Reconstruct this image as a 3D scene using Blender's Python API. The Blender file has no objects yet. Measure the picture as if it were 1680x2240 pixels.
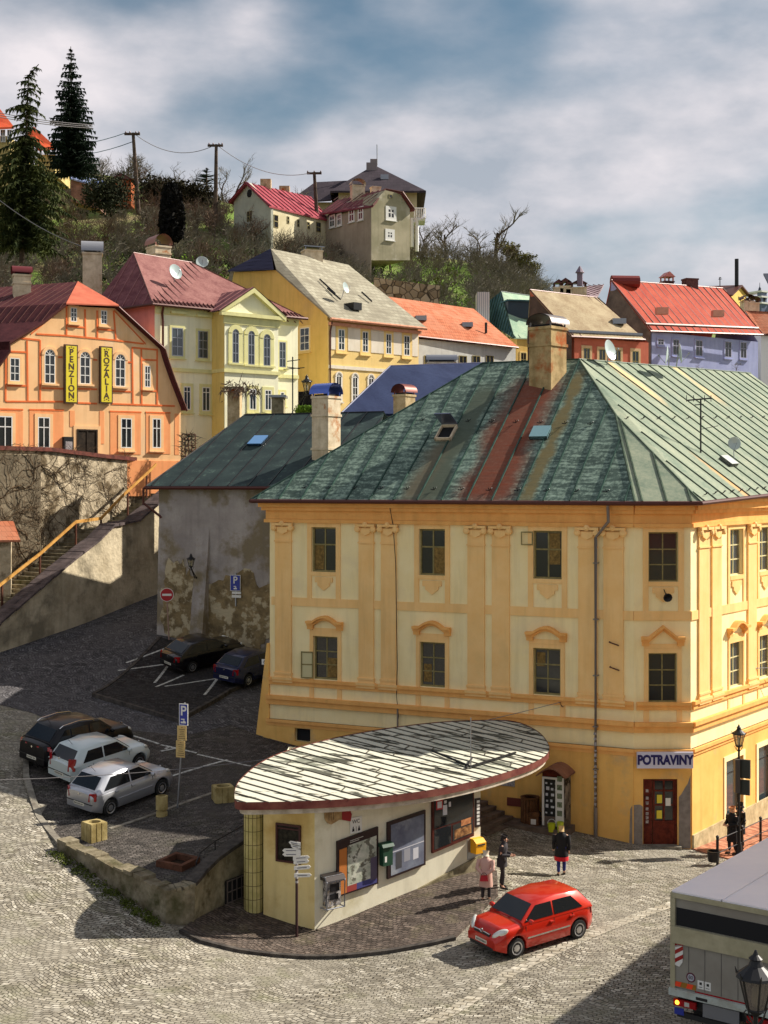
import bpy,bmesh,math,random
import numpy as np
from mathutils import Vector,Matrix,noise
from mathutils.geometry import delaunay_2d_cdt
random.seed(7)
R=math.radians
SC=bpy.context.scene
# ------------------------------------------------------------------ camera
CZ,FP,CX,HY=13.3,3000.0,840.0,1057.0  # eye height (m), focal length / centre / horizon in photo pixels
cam=bpy.data.objects.new('camera',bpy.data.cameras.new('camera'))
SC.collection.objects.link(cam);SC.camera=cam
cam.location=(0,0,CZ);cam.rotation_euler=(R(90),0,0)
cam.data.sensor_fit='VERTICAL';cam.data.sensor_height=24;cam.data.sensor_width=24
cam.data.lens=FP/2240*24
cam.data.shift_y=-(1120-HY)/2240
cam.data.clip_start=0.3;cam.data.clip_end=9000
# ------------------------------------------------------------------ light
SUN=Vector((1.25,0.48,1.0)).normalized()
EL=math.asin(SUN.z);AZ=math.atan2(SUN.x,SUN.y)
SC.view_settings.view_transform='Standard';SC.view_settings.look='None'
SC.view_settings.exposure=0.72;SC.view_settings.gamma=1
sl=bpy.data.lights.new('sun','SUN');sl.energy=5.0;sl.angle=R(0.5);sl.color=(1.0,0.93,0.82)
so=bpy.data.objects.new('sun',sl);SC.collection.objects.link(so)
so.rotation_euler=SUN.to_track_quat('Z','Y').to_euler()
W_=bpy.data.worlds.new('World');SC.world=W_;W_.use_nodes=True
nt=W_.node_tree;nt.nodes.clear()
def N(t,typ,**kw):
    n=t.nodes.new(typ)
    for k,v in kw.items():setattr(n,k,v)
    return n
def mth(t,op,a,b=None,clamp=False):
    n=N(t,'ShaderNodeMath',operation=op,use_clamp=clamp)
    for i,q in enumerate((a,b)):
        if q is None:continue
        if isinstance(q,(int,float)):n.inputs[i].default_value=q
        else:t.links.new(q,n.inputs[i])
    return n.outputs[0]
def mixc(t,fac,a,b,mode='MIX'):
    n=N(t,'ShaderNodeMix',data_type='RGBA',blend_type=mode)
    for i,q in((0,fac),(6,a),(7,b)):
        if isinstance(q,(int,float)):n.inputs[i].default_value=q
        elif isinstance(q,tuple):n.inputs[i].default_value=(*q[:3],1)
        else:t.links.new(q,n.inputs[i])
    return n.outputs[2]
def ramp(t,fac,lo,hi):
    n=N(t,'ShaderNodeMapRange');n.clamp=True
    t.links.new(fac,n.inputs[0]);n.inputs[1].default_value=lo;n.inputs[2].default_value=hi
    return n.outputs[0]
out=N(nt,'ShaderNodeOutputWorld');bg=N(nt,'ShaderNodeBackground')
sky=N(nt,'ShaderNodeTexSky',sky_type='NISHITA',sun_disc=False,sun_elevation=EL,sun_rotation=AZ)
sky.air_density=1.0;sky.dust_density=0.6;sky.ozone_density=2.0
tc=N(nt,'ShaderNodeTexCoord')
mp=N(nt,'ShaderNodeMapping');mp.inputs['Scale'].default_value=(1.0,1.0,2.1)
nt.links.new(tc.outputs['Generated'],mp.inputs[0])
n1=N(nt,'ShaderNodeTexNoise');n1.inputs['Scale'].default_value=4.3;n1.inputs['Detail'].default_value=7;n1.inputs['Roughness'].default_value=0.48
n2=N(nt,'ShaderNodeTexNoise');n2.inputs['Scale'].default_value=2.1;n2.inputs['Detail'].default_value=3
nt.links.new(mp.outputs[0],n1.inputs[0]);nt.links.new(mp.outputs[0],n2.inputs[0])
dens=mth(nt,'ADD',mth(nt,'MULTIPLY',n1.outputs[0],0.8),mth(nt,'MULTIPLY',n2.outputs[0],0.2))
def blob(px,py,rad,amp,ax=1.0):
    d=Vector(((px-CX)/FP,1,-(py-HY)/FP)).normalized()
    s=N(nt,'ShaderNodeVectorMath',operation='SUBTRACT');nt.links.new(tc.outputs['Generated'],s.inputs[0]);s.inputs[1].default_value=d
    m=N(nt,'ShaderNodeVectorMath',operation='MULTIPLY');nt.links.new(s.outputs[0],m.inputs[0]);m.inputs[1].default_value=(1/ax,1,1)
    l=N(nt,'ShaderNodeVectorMath',operation='LENGTH');nt.links.new(m.outputs[0],l.inputs[0])
    g=mth(nt,'POWER',2.718,mth(nt,'MULTIPLY',mth(nt,'POWER',mth(nt,'DIVIDE',l.outputs['Value'],rad),2),-1))
    return mth(nt,'MULTIPLY',g,amp)
for b in((640,120,.075,-.16,1.6),(300,20,.05,-.08,1.5),(1150,160,.05,-.12,2.2),(1500,40,.05,.13,1.8),(1250,480,.030,-.17,3.2),(640,330,.05,-.06,1.4),
          (1500,300,.05,-.05,1.5),(1000,400,.06,.19,1.8),(1400,380,.045,.17,2.2),(640,420,.04,.12,2),(380,280,.05,.12,2),(1640,600,.03,.08,1.5),(60,200,.06,.12,1.2),(1560,500,.02,-.05,2),(1400,180,.03,-.08,2)):
    dens=mth(nt,'ADD',dens,blob(*b))
cl=N(nt,'ShaderNodeMapRange',interpolation_type='SMOOTHERSTEP');nt.links.new(dens,cl.inputs[0])
cl.inputs[1].default_value=0.30;cl.inputs[2].default_value=0.64
shade=ramp(nt,n2.outputs[0],0.35,0.65)
n3=N(nt,'ShaderNodeTexNoise');n3.inputs['Scale'].default_value=7.5;n3.inputs['Detail'].default_value=6;n3.inputs['Roughness'].default_value=.55;nt.links.new(mp.outputs[0],n3.inputs[0])
shade=mth(nt,'ADD',mth(nt,'MULTIPLY',shade,.45),mth(nt,'MULTIPLY',ramp(nt,n3.outputs[0],.36,.62),.55))
ccol=mixc(nt,shade,(2.2,2.7,3.3),(7.2,6.6,6.7))
skyc=mixc(nt,1.0,sky.outputs[0],(0.50,0.57,0.52),'MULTIPLY')
col=mixc(nt,mth(nt,'MULTIPLY',cl.outputs[0],0.92),skyc,ccol)
nt.links.new(col,bg.inputs[0]);bg.inputs[1].default_value=0.085
nt.links.new(bg.outputs[0],out.inputs[0])

# ------------------------------------------------------------------ pixel <-> place helpers
def V(px,py,Y):return Vector(((px-CX)*Y/FP,Y,CZ-(py-HY)*Y/FP))
def ray(px,py):return Vector(((px-CX)/FP,1,-(py-HY)/FP))
def plane_hit(px,py,p0,n):
    d=ray(px,py);c=Vector((0,0,CZ));return c+d*((p0-c).dot(n)/d.dot(n))
zm=lambda ox,oy,s:(lambda x,y:(ox+x/s,oy+y/s))
zA=zm(0,80,2.765);zB=zm(400,280,2.074);zC=zm(1000,560,2.44);zD=zm(0,520,3.77);zE=zm(180,500,3.19);zF=zm(480,520,2.37)
zG=zm(540,1060,2.765);zH=zm(1100,1080,2.86);zI=zm(1480,1100,4.81);zJ=zm(1500,1560,6.506);zK=zm(1150,1620,4.74)
zL=zm(80,1640,2.676);zM=zm(680,1700,4.366);zN=zm(500,1540,2.242);zO=zm(1440,1840,5.53);zP=zm(0,1000,4.366)
zQ=zm(0,960,2.676);zR=zm(1380,560,5.53);zS=zm(600,760,4.1475);zT=zm(1000,1600,2.44);zU=zm(560,1820,7.9);zW=zm(330,1500,7.9)

WOFF={}
def link(o):SC.collection.objects.link(o);return o
def tag(o,label=None,cat=None,group=None,kind=None):
    if label:o['label']=label
    if cat:o['category']=cat
    if group:o['group']=group
    if kind:o['kind']=kind
    return o
def thing(name,label,cat,loc=(0,0,0),group=None,kind=None):
    o=link(bpy.data.objects.new(name,None));o.location=loc;o.empty_display_size=.3
    WOFF[o.name]=Vector(loc);return tag(o,label,cat,group,kind)

class Fr:
    """wall frame: u along the wall, z height, w outwards"""
    def __init__(s,a,b):
        s.O=Vector((a[0],a[1],0));d=Vector((b[0]-a[0],b[1]-a[1],0));s.L=d.length;s.U=d.normalized()
        n=Vector((s.U.y,-s.U.x,0))
        s.N=n if n.dot(s.O+d/2)<0 else-n
    def P(s,u,z,w=0):return Vector((s.O.x+s.U.x*u+s.N.x*w,s.O.y+s.U.y*u+s.N.y*w,z))
    def uz(s,p,w=0):
        h=plane_hit(p[0],p[1],s.O+s.N*w,s.N);return(h-s.O).dot(s.U),h.z
    def rect(s,Z,x0,y0,x1,y1,w=0):
        """rectangle from its zoom pixels: mean of opposite edges"""
        a=s.uz(Z(x0,y0),w);b=s.uz(Z(x1,y1),w)
        return a[0],b[0],b[1],a[1]  # u0,u1,z0,z1
    def shift(s,w):
        f=Fr.__new__(Fr);f.O=s.O+s.N*w;f.U=s.U;f.N=s.N;f.L=s.L;return f

class MB:
    def __init__(s):s.v=[];s.f=[];s.m=[]
    def add(s,vs,fs,mi=0):
        o=len(s.v);s.v+=[Vector(q)for q in vs];s.f+=[[i+o for i in f]for f in fs];s.m+=[mi]*len(fs);return s
    def poly(s,pts,mi=0):return s.add(pts,[list(range(len(pts)))],mi)
    def hexa(s,a,mi=0):return s.add(a,[(0,3,2,1),(4,5,6,7),(0,1,5,4),(1,2,6,5),(2,3,7,6),(3,0,4,7)],mi)
    def box(s,fr,u0,u1,z0,z1,w0,w1,mi=0):
        return s.hexa([fr.P(u0,z0,w0),fr.P(u1,z0,w0),fr.P(u1,z0,w1),fr.P(u0,z0,w1),fr.P(u0,z1,w0),fr.P(u1,z1,w0),fr.P(u1,z1,w1),fr.P(u0,z1,w1)],mi)
    def abox(s,x0,x1,y0,y1,z0,z1,mi=0):
        return s.hexa([(x0,y0,z0),(x1,y0,z0),(x1,y1,z0),(x0,y1,z0),(x0,y0,z1),(x1,y0,z1),(x1,y1,z1),(x0,y1,z1)],mi)
    def prism3(s,pts,d,mi=0,cap=True):
        n=len(pts);pts=[Vector(p)for p in pts];q=[p+d for p in pts]
        fs=[(i,(i+1)%n,(i+1)%n+n,i+n)for i in range(n)]
        if cap:fs+=[list(range(n))[::-1],list(range(n,2*n))]
        return s.add(pts+q,fs,mi)
    def prism(s,fr,pts,w0,w1,mi=0):
        return s.prism3([fr.P(u,z,w0)for u,z in pts],fr.N*(w1-w0),mi)
    def tube(s,pts,r,n=6,r2=None,cap=True,mi=0):
        pts=[Vector(p)for p in pts];k=len(pts);r2=r if r2 is None else r2
        vs=[];fs=[];up=Vector((0,0,1))
        for i,p in enumerate(pts):
            t=(pts[min(i+1,k-1)]-pts[max(i-1,0)])
            t=t.normalized()if t.length>1e-9 else up
            a=t.cross(up);a=t.cross(Vector((1,0,0)))if a.length<1e-3 else a
            a.normalize();b=t.cross(a);rr=r+(r2-r)*i/max(1,k-1)
            for j in range(n):
                th=2*math.pi*j/n;vs.append(p+a*math.cos(th)*rr+b*math.sin(th)*rr)
        for i in range(k-1):
            for j in range(n):fs.append((i*n+j,i*n+(j+1)%n,(i+1)*n+(j+1)%n,(i+1)*n+j))
        if cap:fs+=[list(range(n))[::-1],list(range((k-1)*n,k*n))]
        return s.add(vs,fs,mi)
    def lathe(s,c,prof,n=16,mi=0,axis=None,close=True):
        """prof = [(radius, height)]"""
        c=Vector(c);ax=Vector(axis or(0,0,1)).normalized()
        a=ax.cross(Vector((0,0,1)));a=Vector((1,0,0))if a.length<1e-3 else a.normalized();b=ax.cross(a)
        vs=[];fs=[]
        for r,h in prof:
            for j in range(n):
                th=2*math.pi*j/n;vs.append(c+ax*h+a*math.cos(th)*r+b*math.sin(th)*r)
        for i in range(len(prof)-1):
            for j in range(n):fs.append((i*n+j,i*n+(j+1)%n,(i+1)*n+(j+1)%n,(i+1)*n+j))
        if close:fs+=[list(range(n))[::-1],list(range((len(prof)-1)*n,len(prof)*n))]
        return s.add(vs,fs,mi)
    def grid(s,P,mi=0):
        n=len(P);m=len(P[0]);vs=[p for r in P for p in r]
        return s.add(vs,[(i*m+j,i*m+j+1,(i+1)*m+j+1,(i+1)*m+j)for i in range(n-1)for j in range(m-1)],mi)
    def build(s,name,mat,parent=None,smooth=False,recalc=True,off=None):
        me=bpy.data.meshes.new(name);o0=WOFF[parent.name]if parent is not None else Vector(off or(0,0,0))
        me.from_pydata([tuple(v-o0)for v in s.v],[],s.f)
        for q in(mat if isinstance(mat,(list,tuple))else[mat]):me.materials.append(q)
        me.polygons.foreach_set('material_index',s.m)
        if recalc:
            b=bmesh.new();b.from_mesh(me);bmesh.ops.recalc_face_normals(b,faces=b.faces);b.to_mesh(me);b.free()
        if smooth:
            me.polygons.foreach_set('use_smooth',[True]*len(me.polygons))
            if smooth is not True:me.set_sharp_from_angle(angle=R(smooth))
        me.update()
        o=link(bpy.data.objects.new(name,me));o.location=(0,0,0)if parent is not None else o0
        if parent is not None:o.parent=parent
        WOFF[o.name]=o0;return o

def text(s,name,mat,parent,origin,U,Vv,size,depth=.01,align='CENTER',squash=1.0,bold=0.0,loc0=None):
    c=bpy.data.curves.new('txt','FONT');c.body=s;c.size=size;c.align_x=align;c.align_y='CENTER';c.extrude=depth;c.offset=bold
    o=bpy.data.objects.new('txt',c);SC.collection.objects.link(o)
    dg=bpy.context.evaluated_depsgraph_get();me=o.evaluated_get(dg).to_mesh()
    U=Vector(U).normalized();Vv=Vector(Vv).normalized();n=U.cross(Vv)
    m=MB();m.add([Vector(origin)+U*v.co.x*squash+Vv*v.co.y+n*v.co.z for v in me.vertices],[list(p.vertices)for p in me.polygons])
    bpy.data.objects.remove(o);bpy.data.curves.remove(c)
    return m.build(name,mat,parent)
def copy_tree(o,parent=None):
    c=o.copy();SC.collection.objects.link(c)
    if parent is not None:c.parent=parent
    for ch in list(o.children):copy_tree(ch,c)
    return c

# ------------------------------------------------------------------ materials
MATS={}
def base_mat(name,rough=.7,metal=0.0,spec=.4):
    m=bpy.data.materials.new(name);m.use_nodes=True;t=m.node_tree;b=t.nodes['Principled BSDF']
    b.inputs['Roughness'].default_value=rough;b.inputs['Metallic'].default_value=metal;b.inputs['Specular IOR Level'].default_value=spec
    return m,t,b
def tex(t,typ,vec,**kw):
    n=t.nodes.new(typ)
    for k,v in kw.items():
        if k in('feature','distance','wave_type','bands_direction','offset','offset_frequency','squash','wave_profile'):setattr(n,k,v)
        else:n.inputs[k].default_value=v
    if vec is not None:t.links.new(vec,n.inputs['Vector'])
    return n
def bump(t,b,h,strength=.3,dist=.02):
    n=t.nodes.new('ShaderNodeBump');n.inputs['Strength'].default_value=strength;n.inputs['Distance'].default_value=dist
    t.links.new(h,n.inputs['Height']);t.links.new(n.outputs[0],b.inputs['Normal'])
def pm(name,c1,c2=None,scale=2.0,rough=.8,bmp=.15,metal=0,c3=None,s3=.6,a3=(.55,.7),spec=.12,bdist=.02,fine=25):
    """two-tone mottled surface with optional larger blotches of c3"""
    m,t,b=base_mat(name,rough,metal,spec);pos=N(t,'ShaderNodeNewGeometry').outputs['Position']
    c2=c2 or tuple(x*.8 for x in c1)
    n=tex(t,'ShaderNodeTexNoise',pos,Scale=scale,Detail=6.0,Roughness=.65)
    col=mixc(t,ramp(t,n.outputs[0],.35,.65),c1,c2)
    if c3:
        q=tex(t,'ShaderNodeTexNoise',pos,Scale=s3,Detail=8.0,Roughness=.62)
        col=mixc(t,ramp(t,q.outputs[0],*a3),col,c3)
    if name.startswith(('plaster','render','kiosk_','chimney','weathered','retaining','bare')):
        mv=N(t,'ShaderNodeVectorMath',operation='MULTIPLY');t.links.new(pos,mv.inputs[0]);mv.inputs[1].default_value=(2.6,2.6,.22)
        st=tex(t,'ShaderNodeTexNoise',mv.outputs[0],Scale=1.0,Detail=5.0,Roughness=.6)
        col=mixc(t,mth(t,'MULTIPLY',ramp(t,st.outputs[0],.50,.78),.42),col,tuple(x*.62 for x in c2))
    t.links.new(col,b.inputs['Base Color'])
    if bmp:
        f=tex(t,'ShaderNodeTexNoise',pos,Scale=fine,Detail=4.0)
        bump(t,b,f.outputs[0],bmp,bdist)
    MATS[name]=m;return m
def flat(name,c,rough=.6,metal=0,spec=.4,coat=0,emis=None,alpha=1):
    m,t,b=base_mat(name,rough,metal,spec);b.inputs['Base Color'].default_value=(*c,1)
    if coat:b.inputs['Coat Weight'].default_value=coat;b.inputs['Coat Roughness'].default_value=.05
    if emis:b.inputs['Emission Color'].default_value=(*emis[:3],1);b.inputs['Emission Strength'].default_value=emis[3]
    if alpha<1:b.inputs['Alpha'].default_value=alpha
    MATS[name]=m;return m
def sr(r,g,b):
    f=lambda c:((c/255+.055)/1.055)**2.4 if c>10 else c/255/12.92
    return(f(r),f(g),f(b))
def streaky(name,c1,c2,c3,U,zs=3.0,rough=.55,metal=.0,stains=(),bmp=.25,big=.5,amt=(.42,.66)):
    """sheet-metal roof: cross ripples that follow the height, patches, optional stained strips [(point, halfwidth, colour, up_z, down_z)]"""
    m,t,b=base_mat(name,max(rough,.7),metal,.1);pos=N(t,'ShaderNodeNewGeometry').outputs['Position']
    du=N(t,'ShaderNodeVectorMath',operation='DOT_PRODUCT');t.links.new(pos,du.inputs[0]);du.inputs[1].default_value=Vector(U)
    u=du.outputs['Value']
    sp=N(t,'ShaderNodeSeparateXYZ');t.links.new(pos,sp.inputs[0]);z=sp.outputs[2]
    cv=N(t,'ShaderNodeCombineXYZ');t.links.new(mth(t,'MULTIPLY',u,.55),cv.inputs[0]);t.links.new(mth(t,'MULTIPLY',z,zs),cv.inputs[2])
    r1=tex(t,'ShaderNodeTexNoise',cv.outputs[0],Scale=1.6,Detail=5.0,Roughness=.6)
    r2=tex(t,'ShaderNodeTexNoise',pos,Scale=big,Detail=5.0,Roughness=.6)
    r3=tex(t,'ShaderNodeTexNoise',pos,Scale=7.0,Detail=5.0,Roughness=.7)
    k=mth(t,'ADD',mth(t,'MULTIPLY',r1.outputs[0],.55),mth(t,'ADD',mth(t,'MULTIPLY',r2.outputs[0],.25),mth(t,'MULTIPLY',r3.outputs[0],.2)))
    col=mixc(t,ramp(t,k,.36,.64),c2,c1)
    col=mixc(t,mth(t,'MULTIPLY',ramp(t,mth(t,'ADD',mth(t,'MULTIPLY',r1.outputs[0],.5),mth(t,'MULTIPLY',r3.outputs[0],.5)),*amt),.8),col,c3)
    for(p,hw,c,z0,z1,drift)in stains:
        uc=Vector(p).dot(Vector(U))
        w=mth(t,'ADD',mth(t,'ABSOLUTE',mth(t,'SUBTRACT',mth(t,'ADD',u,mth(t,'MULTIPLY',z,drift)),uc+p[2]*drift)),mth(t,'MULTIPLY',mth(t,'SUBTRACT',r2.outputs[0],.5),1.4))
        mk=mth(t,'MULTIPLY',ramp(t,w,hw*1.25,hw*.55),mth(t,'MULTIPLY',ramp(t,z,z0-.3,z0+.5),ramp(t,z,z1+.2,z1-.4)))
        mk=mth(t,'MULTIPLY',mk,mth(t,'ADD',.55,mth(t,'MULTIPLY',r1.outputs[0],.7)),True)
        col=mixc(t,mk,col,c)
    t.links.new(col,b.inputs['Base Color'])
    bump(t,b,r1.outputs[0],bmp,.05)
    MATS[name]=m;return m
def tiles(name,c1,c2,U,row=.17,colw=.2,c3=None):
    m,t,b=base_mat(name,.85,0,.08);pos=N(t,'ShaderNodeNewGeometry').outputs['Position']
    du=N(t,'ShaderNodeVectorMath',operation='DOT_PRODUCT');t.links.new(pos,du.inputs[0]);du.inputs[1].default_value=Vector(U)
    sp=N(t,'ShaderNodeSeparateXYZ');t.links.new(pos,sp.inputs[0])
    cv=N(t,'ShaderNodeCombineXYZ');t.links.new(du.outputs['Value'],cv.inputs[0]);t.links.new(sp.outputs[2],cv.inputs[1])
    br=tex(t,'ShaderNodeTexBrick',cv.outputs[0]);br.inputs['Scale'].default_value=1;br.inputs['Brick Width'].default_value=colw;br.inputs['Row Height'].default_value=row
    br.inputs['Mortar Size'].default_value=.012;br.inputs['Color1'].default_value=(*c1,1);br.inputs['Color2'].default_value=(*c2,1);br.inputs['Mortar'].default_value=(*[x*.35 for x in c2],1)
    n=tex(t,'ShaderNodeTexNoise',pos,Scale=.9,Detail=6.0)
    col=mixc(t,ramp(t,n.outputs[0],.4,.7),br.outputs[0],c3 or tuple(x*.8 for x in c1))
    t.links.new(col,b.inputs['Base Color']);bump(t,b,br.outputs['Fac'],.5,-.03)
    MATS[name]=m;return m

def clip_line(poly,a):
    """poly = [(a,b)], returns sorted b crossings at a"""
    xs=[]
    for i in range(len(poly)):
        p,q=poly[i],poly[(i+1)%len(poly)]
        if(p[0]-a)*(q[0]-a)<0:xs.append(p[1]+(q[1]-p[1])*(a-p[0])/(q[0]-p[0]))
    return sorted(xs)
def seams(mb,pts,U,step=.6,h=.045,w=.035,off=.3,mi=0):
    pts=[Vector(p)for p in pts];n=Vector((0,0,0))
    for i in range(len(pts)):n+=pts[i].cross(pts[(i+1)%len(pts)])
    n.normalize();n=n if n.z>0 else-n
    U=Vector(U);U=(U-n*U.dot(n)).normalized();S=n.cross(U)
    o=pts[0];pl=[((p-o).dot(U),(p-o).dot(S))for p in pts]
    a=min(p[0]for p in pl)+off*step;amax=max(p[0]for p in pl)
    while a<amax:
        bs=clip_line(pl,a)
        for i in range(0,len(bs)-1,2):
            c=[o+U*(a+du)+S*bb+n*dn for dn in(0.0,h)for du,bb in((-w/2,bs[i]),(w/2,bs[i]),(w/2,bs[i+1]),(-w/2,bs[i+1]))]
            mb.hexa(c,mi)
        a+=step
def slab(mb,pts,t=.08,mi=0):
    """roof sheet with thickness below"""
    pts=[Vector(p)for p in pts];mb.prism3(pts,Vector((0,0,-t)),mi)
# ------------------------------------------------------------------ ground materials
def cobble(name,c1,c2,joint,bw=.19,rh=.14,arc=.30,per=1.7,moss=None,rot=0.35,bstr=.9,c3=None):
    m,t,b=base_mat(name,.85,0,.12);pos=N(t,'ShaderNodeNewGeometry').outputs['Position']
    mpn=N(t,'ShaderNodeMapping');mpn.inputs['Rotation'].default_value=(0,0,rot);t.links.new(pos,mpn.inputs[0])
    wob=tex(t,'ShaderNodeTexNoise',pos,Scale=.55,Detail=2.0)
    sp=N(t,'ShaderNodeSeparateXYZ');t.links.new(mpn.outputs[0],sp.inputs[0])
    x=mth(t,'ADD',sp.outputs[0],mth(t,'MULTIPLY',wob.outputs[0],.9))
    y=mth(t,'ADD',sp.outputs[1],mth(t,'MULTIPLY',mth(t,'ABSOLUTE',mth(t,'SINE',mth(t,'MULTIPLY',x,math.pi/per))),arc))
    y=mth(t,'ADD',y,mth(t,'MULTIPLY',wob.outputs[0],.5))
    cv=N(t,'ShaderNodeCombineXYZ');t.links.new(x,cv.inputs[0]);t.links.new(y,cv.inputs[1])
    j=tex(t,'ShaderNodeTexNoise',pos,Scale=9.0,Detail=2.0)
    vv=N(t,'ShaderNodeVectorMath',operation='ADD');t.links.new(cv.outputs[0],vv.inputs[0])
    jm=N(t,'ShaderNodeVectorMath',operation='SCALE');t.links.new(j.outputs['Color'],jm.inputs[0]);jm.inputs['Scale'].default_value=.06;t.links.new(jm.outputs[0],vv.inputs[1])
    br=tex(t,'ShaderNodeTexBrick',vv.outputs[0]);s=br.inputs
    s['Scale'].default_value=1;s['Brick Width'].default_value=bw;s['Row Height'].default_value=rh;s['Mortar Size'].default_value=.016;s['Mortar Smooth'].default_value=.6
    s['Color1'].default_value=(*c1,1);s['Color2'].default_value=(*c2,1);s['Mortar'].default_value=(*joint,1);s['Bias'].default_value=-.1
    vo=tex(t,'ShaderNodeTexVoronoi',vv.outputs[0],Scale=5.5)
    vsep=N(t,'ShaderNodeSeparateColor');t.links.new(vo.outputs['Color'],vsep.inputs[0])
    col=mixc(t,.55,br.outputs[0],vsep.outputs[0],'SOFT_LIGHT')
    wv=N(t,'ShaderNodeCombineXYZ');t.links.new(mth(t,'MULTIPLY',x,.9),wv.inputs[0]);t.links.new(mth(t,'MULTIPLY',y,4.2),wv.inputs[1])
    band=tex(t,'ShaderNodeTexNoise',wv.outputs[0],Scale=1.0,Detail=3.0,Roughness=.6)
    col=mixc(t,mth(t,'MULTIPLY',ramp(t,band.outputs[0],.40,.62),.62),col,tuple(q*.42 for q in c2))
    big=tex(t,'ShaderNodeTexNoise',pos,Scale=.35,Detail=6.0,Roughness=.6)
    col=mixc(t,mth(t,'MULTIPLY',ramp(t,big.outputs[0],.42,.62),.55),col,c3 or tuple(q*.62 for q in c1))
    fine=tex(t,'ShaderNodeTexNoise',pos,Scale=3.1,Detail=6.0,Roughness=.75)
    col=mixc(t,mth(t,'MULTIPLY',ramp(t,fine.outputs[0],.45,.75),.5),col,tuple(q*.5 for q in c2))
    if moss:
        mo=tex(t,'ShaderNodeTexNoise',pos,Scale=.8,Detail=7.0,Roughness=.7)
        col=mixc(t,mth(t,'MULTIPLY',ramp(t,mo.outputs[0],.52,.72),.5),col,moss)
    t.links.new(col,b.inputs['Base Color']);bump(t,b,br.outputs['Fac'],bstr,-.03)
    MATS[name]=m;return m
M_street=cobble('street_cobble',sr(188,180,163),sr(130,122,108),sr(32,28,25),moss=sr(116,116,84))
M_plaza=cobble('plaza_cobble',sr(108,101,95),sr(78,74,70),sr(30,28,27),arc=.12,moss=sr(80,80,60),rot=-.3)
M_brickpave=cobble('brick_paving',sr(214,150,118),sr(170,108,84),sr(96,70,56),bw=.5,rh=.32,arc=.05,rot=.9)
M_walk=cobble('pavement_setts',sr(120,106,96),sr(88,79,72),sr(40,36,33),arc=.1,rot=.6,moss=sr(110,104,76))
M_kerb=pm('kerb_stone',sr(150,144,130),sr(105,98,88),3,.85,.3)
M_darkstone=pm('dark_stone',sr(88,82,76),sr(52,48,46),3,.85,.4)
M_line=pm('road_paint',sr(214,214,206),sr(120,118,112),8,.7,.1)
M_stone=pm('wall_stone',sr(150,140,118),sr(96,86,66),1.6,.9,.6,c3=sr(74,72,46),s3=1.1,a3=(.5,.68),bdist=.05,fine=9)
M_conc=pm('old_concrete',sr(160,150,122),sr(112,102,78),2.2,.9,.4,c3=sr(70,62,42),s3=1.6)

# ------------------------------------------------------------------ height fields
def tps(pts,reg=.02):
    P=np.array([(p[0],p[1])for p in pts],float);z=np.array([p[2]for p in pts],float);n=len(P)
    d=np.linalg.norm(P[:,None]-P[None],axis=2);K=np.where(d>0,d*d*np.log(d+1e-12),0)+np.eye(n)*reg*50
    A=np.zeros((n+3,n+3));A[:n,:n]=K;A[:n,n]=1;A[:n,n+1:]=P;A[n,:n]=1;A[n+1:,:n]=P.T
    w=np.linalg.solve(A,np.concatenate([z,[0,0,0]]))
    def f(x,y):
        r=np.hypot(P[:,0]-x,P[:,1]-y);k=np.where(r>0,r*r*np.log(r+1e-12),0)
        return float(k@w[:n]+w[n]+w[n+1]*x+w[n+2]*y)
    return f
cp=[tuple(V(*q))for q in[(1120,2094,38.6),(840,2240,34.2),(0,2240,32.9),(364,2032,40.0),(136,1853,44.9),(0,1853,44.5),(0,2000,39.5),(56,1690,52),(0,1690,52),
      (0,1560,60),(0,1428,72),(345,1300,84),(180,1365,78),(200,1500,66),(347,1388,73),(552,1611,57.3),(688,2041,41.5),(577,2007,42.3),(1052,1905,45.5),
      (1386,1845,50.7),(1509,1856,50.9),(1680,1785,57.3),(1230,1917,46.2),(1680,1950,44.5),(236,1788,48),(480,1500,66),(640,2095,39.6),(990,2055,40.0),(1680,2240,33.9),(400,1440,70)]]
cp+=[(40,60,-1.2),(40,30,-.3),(-30,30,1.6),(-34,60,4.2),(-30,90,6.8),(0,18,-.1),(25,18,-.1),(-20,18,.4),(0,100,7.5),(25,100,1),(10,80,3.5),(-18,100,8.2)]
cp+=[(5.3,51.6,.33),(3.7,49.6,.32),(6.8,51.3,.22),(4.0,51.6,.45),(2.6,51.2,.7)]
hS=tps(cp)
pp=[tuple(V(*q))for q in[(136,1851,44.9),(222,1890,43.3),(304,1927,41.8),(371,1961,40.7),(236,1788,48),(56,1660,52.8),(488,1758,49),(552,1611,57.3),(120,1700,51.5),(90,1630,55),(370,1600,57.0)]]
pp+=[(-4.4,43.2,1.45),(-3.0,46,1.5),(1.5,50,1.5),(-1,54,1.9),(3,51.5,1.45)]
hP=tps(pp)
def gs(px,py,h=hS,Y0=45.0):
    Y=Y0
    for _ in range(40):
        z=h((px-CX)/FP*Y,Y);Y=.5*Y+.5*FP*(CZ-z)/(py-HY)
    return Vector(((px-CX)/FP*Y,Y,h((px-CX)/FP*Y,Y)))
def gp(px,py):return gs(px,py,hP)

# street sheet
xs=np.arange(-40,45.01,.8);ys=np.arange(12,104.01,.8)
def sink(x,y):return 0
mb=MB();mb.grid([[Vector((x,y,hS(x,y)))for y in ys]for x in xs]);street=mb.build('street',M_street,smooth=True)
tag(street,kind='structure')
# far ground sheet to the horizon
M_far=pm('far_ground',sr(112,112,84),sr(84,86,62),.02,.95,0)
mb=MB();mb.abox(-3000,3000,-300,6000,-9.0,-6.0);tag(mb.build('ground',M_far),kind='structure')

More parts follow.
